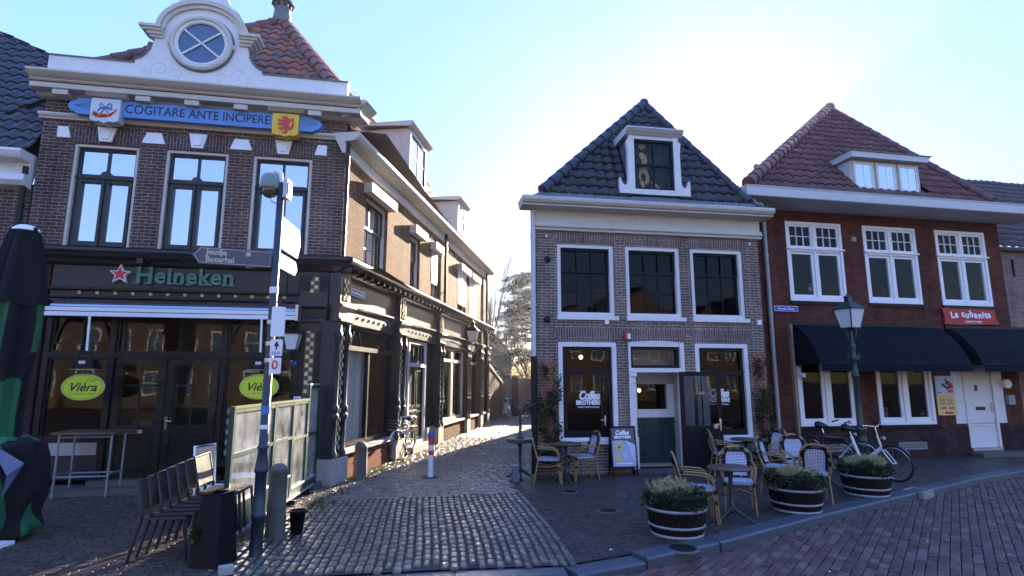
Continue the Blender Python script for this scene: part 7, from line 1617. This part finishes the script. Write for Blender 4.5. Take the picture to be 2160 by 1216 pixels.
TB = Matrix.Translation((0, .26, 0)) @ Matrix.Rotation(lean, 4, 'X'); mb = MB(TB); sash(mb, -.28, .28, .16, 1.0, -.015, .015, .03, 'navy_black'); mb.box(-.25, .25, -.008, .008, .19, .97, 'navy_black'); mb.box(-.28, -.25, -.015, .015, 0, .16, 'navy_black'); mb.box(.25, .28, -.015, .015, 0, .16, 'navy_black'); mb.build('rear_frame', ab)
# barrels
def barrel(x, y, r, label, seed):
    random.seed(seed); t = thing('barrel_planter', label, 'planter', (x, y, 0), random.random() * 6, 'half barrel planters along the kerb'); H = .50
    rr = lambda z: r * (.80 + .20 * (z / H) ** .8)
    mb = MB(); n = 22
    for k in range(n):
        a0_, a1_ = 2 * math.pi * k / n + .01, 2 * math.pi * (k + 1) / n - .01; j = random.uniform(-.004, .004); rows = []
        for z in (.0, .12, .28, .42, H + random.uniform(-.008, .008)): rows.append([((rr(z) + j) * math.cos(a), (rr(z) + j) * math.sin(a), z) for a in (a0_, a1_)])
        mb.grid(rows, 'barrel_black'); z = rows[-1][0][2]; mb.face([rows[-1][0], rows[-1][1], ((rr(H) - .03) * math.cos(a1_), (rr(H) - .03) * math.sin(a1_), z), ((rr(H) - .03) * math.cos(a0_), (rr(H) - .03) * math.sin(a0_), z)], 'barrel_black'); mb.face([((rr(H) - .03) * math.cos(a0_), (rr(H) - .03) * math.sin(a0_), z), ((rr(H) - .03) * math.cos(a1_), (rr(H) - .03) * math.sin(a1_), z), ((rr(H) - .03) * math.cos(a1_), (rr(H) - .03) * math.sin(a1_), .3), ((rr(H) - .03) * math.cos(a0_), (rr(H) - .03) * math.sin(a0_), .3)], 'barrel_black')
    mb.build('staves', t)
    for z, w_ in ((.335, .036), (.135, .032), (.025, .04)):
        mb = MB(); mb.lathe([(rr(z - w_ / 2) + .004, z - w_ / 2), (rr(z - w_ / 2) + .008, z - w_ / 2), (rr(z + w_ / 2) + .008, z + w_ / 2), (rr(z + w_ / 2) + .003, z + w_ / 2)], (0, 0, 0), 'barrel_hoop', n=40); mb.ball((rr(z) + .01, 0, z), .01, 'barrel_hoop', 6); mb.build('hoop', t)
    mb = MB(); mb.lathe([(rr(.44) - .03, .44), (.2, .47), (.001, .48)], (0, 0, 0), 'soil', n=20); mb.build('soil', t)
    mb = MB()
    for i in range(1500):
        a = random.uniform(0, 6.28); q = math.sqrt(random.random()) * (r + .02); z = .47 + .05 * (1 - (q / r) ** 2) + random.uniform(-.02, .05) + .05 * math.sin(a * 3 + q * 9 + seed) - (.06 if q > r * .93 else 0)
        leaf(mb, (q * math.cos(a), q * math.sin(a), z), (math.cos(a) * .8 + random.gauss(0, .5), math.sin(a) * .8 + random.gauss(0, .5), random.uniform(-.3, .8)), random.uniform(.025, .055), random.uniform(.01, .018), random.choice(['leaf_ivy', 'leaf_green', 'leaf_green', 'leaf_pale']), i)
    for k in range(10):
        a = random.uniform(0, 6.28); L_ = random.uniform(.08, .2)
        for i in range(12): q = r + .02 + random.uniform(0, .02); leaf(mb, (q * math.cos(a + random.gauss(0, .06)), q * math.sin(a + random.gauss(0, .06)), .5 - L_ * i / 12), (math.cos(a), math.sin(a), random.uniform(-1, 0)), .035, .014, 'leaf_pale', i)
    mb.build('ivy', t)
    mb = MB()
    for c in range(7):
        ca, cq, ch = random.uniform(0, 6.28), r * random.uniform(.05, .6), random.uniform(.08, .19); cx, cy = cq * math.cos(ca), cq * math.sin(ca)
        for s in range(34):
            a = random.uniform(0, 6.28); o = random.uniform(0, .09); p = Vector((cx + o * math.cos(a), cy + o * math.sin(a), .48)); d = Vector((math.cos(a) * .45 + random.gauss(0, .15), math.sin(a) * .45 + random.gauss(0, .15), 1)).normalized(); h = ch * random.uniform(.65, 1.15) + .03
            mb.tube([p, p + d * h], .0022, 'bark_light', n=3, caps=False)
            for q in range(16): leaf(mb, p + d * h * (.3 + .7 * q / 16), (random.gauss(0, 1), random.gauss(0, 1), .6), .026, .008, 'heather', s)
    mb.build('heather', t)
barrel(2.12, 7.60, .40, "nearest half barrel planter with pale heather and ivy at the corner of the kerb", 1); barrel(4.32, 8.92, .41, "middle half barrel planter in front of the pair of bistro chairs", 2); barrel(6.12, 10.1, .41, "rightmost half barrel planter beside the parked bicycles", 3)
# ------------------------------------------------------------------ end of the alley
random.seed(11)
v0 = Matrix.Translation((CX, CY, 0)) @ Matrix.Rotation(rad(AY), 4, 'Z')
lw = thing('lean_to_wall', "low brick lean-to wall with sloping pale coping at the far end of the cafe", 'wall', (CX, CY, 0), rad(AY))
mb = MB(); mb.prism([(15.2, 0), (20.0, 0), (20.0, 1.75), (15.2, 2.85)], .1, .4, 'brick_tan'); mb.build('wall', lw)
mb = MB(); mb.bar((15.15, .25, 2.9), (20.15, .25, 1.76), .42, .1, 'cream_paint'); mb.build('coping', lw)
fe = thing('wooden_fence', "tall dark board fence with brick piers closing the far end of the alley", 'fence', (0.2, 31.5, 0), rad(12))
for k in range(5):
    x = -1.2 + k * 1.15
    mb = MB(); mb.box(x - .17, x + .17, -.12, .12, 0, 2.15, 'brick_far'); mb.box(x - .2, x + .2, -.15, .15, 2.15, 2.22, 'stone_grey'); mb.build('pier', fe)
    if k < 4:
        mb = MB()
        for j in range(7): mb.box(x + .18 + j * .115, x + .285 + j * .115, -.02 + .012 * (j % 2), .02, .05, 2.05 + .04 * math.sin(j * 2.0 + k), 'fence_wood')
        mb.build('board_panel', fe)
def leafcloud(mb, c, r, n, size, mats, flat=1.0, key=0):
    c = Vector(c)
    for i in range(n):
        p = Vector((random.gauss(0, 1), random.gauss(0, 1), random.gauss(0, 1) * flat)); p = p.normalized() * random.random() ** .5
        p = c + Vector((p.x * r[0], p.y * r[1], p.z * r[2])); a = Vector((random.gauss(0, 1), random.gauss(0, 1), random.gauss(0, .7))).normalized(); b = a.orthogonal().normalized(); s = size * random.uniform(.6, 1.4)
        mb.face([p, p + a * s + b * s * .35, p + a * s * 1.7, p + a * s - b * s * .35], random.choice(mats), uv=[(i % 97 + .5, key + .5)] * 4)
ce = thing('cedar_tree', "old cedar with flat layered branches rising behind the alley fence", 'tree', (2.1, 43, 0))
mb = MB(); mb.tube([(0, 0, 0), (.1, 0, 3), (-.05, .1, 6), (.1, 0, 8.5), (-.1, 0, 10.2)], [.32, .26, .2, .12, .04], 'bark', n=9)
fol = MB()
for k in range(46):
    z = 3.0 + 7.2 * (k / 46) ** .9 + random.uniform(-.5, .5); a = random.choice([random.uniform(2.3, 4.2), random.uniform(0, 6.28)]); L_ = (4.5 - .33 * max(0, z - 4)) * random.uniform(.65, 1.05) * (1 if math.cos(a) < 0 else .7)
    P = [(0, 0, z), (L_ * .5 * math.cos(a), L_ * .5 * math.sin(a), z + .35), (L_ * math.cos(a), L_ * math.sin(a), z + .25 + random.uniform(-.2, .2))]
    mb.tube(P, [.07, .045, .015], 'bark', n=5)
    for q in range(7):
        t = .35 + .65 * q / 6; x, y = L_ * t * math.cos(a), L_ * t * math.sin(a); leafcloud(fol, (x + random.uniform(-.25, .25), y + random.uniform(-.4, .4), z + .35 - .09 * q + random.uniform(-.15, .15)), (.42, .5, .17), 80, .09, ['cedar_needles'], .7, k)
mb.build('trunk', ce); fol.build('crown', ce)
def bare_tree(label, x, y, h, spread, r0, seed, levels=4, up=.8):
    random.seed(seed); t = thing('bare_tree', label, 'tree', (x, y, 0)); mb = MB(); tw = MB()
    def grow(p, d, l, r, lv):
        q = p + d * l; m = p + d * l * .5 + Vector((random.gauss(0, .04), random.gauss(0, .04), 0)) * l
        (mb if lv > 1 else tw).tube([p, m, q], [r, r * .85, r * .65], 'bark_light' if lv < 2 else 'bark', n=6 if lv > 1 else 3, caps=False)
        if lv == 0: return
        for _ in range(4 if lv > 1 else 5):
            e = (d * up + Vector((random.gauss(0, spread), random.gauss(0, spread), random.uniform(.0, .5)))).normalized(); s = random.uniform(.5, 1.0); grow(p + d * l * s, e, l * random.uniform(.5, .75), r * .5, lv - 1)
    grow(Vector((0, 0, 0)), Vector((0, 0, 1)), h * .42, r0, levels)
    mb.build('trunk', t); tw.build('twigs', t)
bare_tree("tall slender leafless tree just right of the cafe's far gable", -1.75, 46, 12.5, .16, .14, 3, up=1.1)
bare_tree("leafless tree with fanning twigs between the slender tree and the cedar", -.2, 50, 10, .3, .15, 4)
bare_tree("leafless garden tree in front of the cedar behind the fence", .9, 36, 6.5, .45, .1, 6)
for i, (x, y, r, h, m, lb) in enumerate([(-.9, 35.5, 1.3, 1.9, ['leaf_green', 'leaf_ivy'], "dark evergreen bush behind the low end wall"), (1.0, 34.5, 1.5, 1.5, ['leaf_ivy', 'leaf_pale'], "green ivy mound on top of the wooden fence"), (2.8, 34, 1.4, 1.8, ['shrub_brown', 'leaf_pale'], "brownish shrub over the right end of the fence"), (.6, 38.5, 1.9, 2.6, ['shrub_brown', 'cedar_needles'], "rusty brown shrub below the cedar"), (3.0, 39.5, 2.0, 3.0, ['cedar_needles', 'shrub_brown'], "dark conifer mass right of the cedar trunk"), (-2.2, 39, 1.8, 2.6, ['cedar_needles', 'leaf_ivy'], "dark conifer left of the cedar, below the slender trees")]):
    t = thing('garden_shrub', lb, 'shrub', (x, y, 0), 0, 'shrubs behind the alley fence'); mb = MB()
    for k in range(9): leafcloud(mb, (random.uniform(-.6, .6) * r, random.uniform(-.5, .5) * r, h * random.uniform(.45, 1.15)), (.55 * r, .5 * r, .33 * h), 170, .10, m, 1, k)
    mb.build('foliage', t); mb = MB(); [mb.tube([(0, 0, 0), (random.uniform(-.4, .4), random.uniform(-.3, .3), h * .8)], [.05, .015], 'bark', n=5) for _ in range(4)]; mb.build('stems', t)
fh = thing('garden_house', "distant house with a steep roof half hidden by trees behind the alley", 'building', (-3.2, 52, 0), rad(10))
mb = MB(); mb.box(-4, 3.2, 0, 8, 0, 4.2, 'brick_far'); mb.build('wall', fh)
mb = MB(); mb.prism([(-4.3, 4.1), (3.5, 4.1), (-.4, 8.2)], -.3, 8, 'tile_far'); mb.build('roof', fh)
mb = MB(); mb.box(1.0, 2.0, -.05, .05, 1.2, 2.8, 'white_paint'); mb.box(1.1, 1.9, -.06, -.04, 1.3, 2.7, 'ink'); mb.build('window', fh)
tw_ = thing('town_houses', "row of low brick town houses behind the gardens at the end of the alley", 'building', (16, 62, 0), rad(-4))
mb = MB(); mb.box(-12, 10, 0, 8, 0, 4.0, 'brick_far'); mb.build('wall', tw_)
mb = MB()
mb.face([(-12.3, -.4, 3.9), (10.3, -.4, 3.9), (10.3, 4, 6.6), (-12.3, 4, 6.6)], 'tile_far'); mb.face([(-12.3, 8.4, 3.9), (10.3, 8.4, 3.9), (10.3, 4, 6.6), (-12.3, 4, 6.6)], 'tile_far'); mb.build('roof', tw_)
# ------------------------------------------------------------------ houses across the square (mirrored in the windows)
random.seed(21)
def square_house(x, y, wd, h, wall, tile, label, yaw):
    t = thing('square_house', label, 'building', (x, y, 0), rad(yaw), 'houses across the square')
    mb = MB(); mb.prism([(0, 0), (wd, 0), (wd, h), (wd / 2, h + wd * .45), (0, h)], 0, 9, wall); mb.build('wall', t)
    mb = MB()
    for a, b in (((-.2, h - .2), (wd / 2, h + wd * .47)), ((wd + .2, h - .2), (wd / 2, h + wd * .47))): mb.face([(a[0], .1, a[1]), (b[0], .1, b[1]), (b[0], 9.2, b[1]), (a[0], 9.2, a[1])], tile)
    mb.build('roof', t)
    n = max(2, int(wd / 2.0))
    for j in range(int(h / 2.9)):
        for i in range(n):
            u = wd * (i + .5) / n; mb = MB(); sash(mb, u - .55, u + .55, .9 + j * 2.9, 2.6 + j * 2.9, -.05, .02, .09, 'white_paint', 2, 2, .04); w_ = mb.build('window', t); pane(w_, I4, u - .46, u + .46, .99 + j * 2.9, 2.51 + j * 2.9, -.02, 'round_pane')
HS = [(9, 7.2, 'brick_square', 'tile_far'), (7, 6.4, 'brick_square', 'tile_redbrown'), (8, 7.5, 'brick_square', 'ridge_red'), (6.5, 6.0, 'brick_square', 'tile_far'), (9, 7.0, 'brick_square', 'ridge_red'), (7.5, 6.6, 'brick_square', 'ridge_red'), (9, 7.4, 'brick_square', 'ridge_red'), (8, 6.9, 'brick_square', 'tile_far'), (7, 7.0, 'brick_square', 'tile_redbrown'), (9, 6.5, 'brick_square', 'ridge_red'), (8, 7.3, 'brick_square', 'tile_far')]
WD = ["first", "second", "third", "fourth", "fifth", "sixth", "seventh", "eighth", "ninth", "tenth", "last"]
LB = ["gabled brick house across the square, %s of the row counted from the restaurant's side" % q for q in WD]
X = 46
for (wd, h, wl, tl), lb in zip(HS, LB):
    square_house(X, -24 + random.uniform(-.5, .5), wd, h, wl, tl, lb, 180); X -= wd + .05

# ------------------------------------------------------------------ thin backlit winter haze
mb = MB(); mb.box(-60, 62, -40, 76, -1.2, 14.5, 'concrete'); hz = mb.build('haze', kind='stuff')
hm = bpy.data.materials.new("haze"); hm.use_nodes = True; hn = hm.node_tree.nodes; hn.remove(hn["Principled BSDF"])
hv = hn.new("ShaderNodeVolumePrincipled"); hv.inputs['Color'].default_value = (.92, .94, 1, 1); hv.inputs['Density'].default_value = .0005; hv.inputs['Anisotropy'].default_value = .7
hm.node_tree.links.new(hv.outputs[0], hn["Material Output"].inputs['Volume']); hz.data.materials.clear(); hz.data.materials.append(hm)
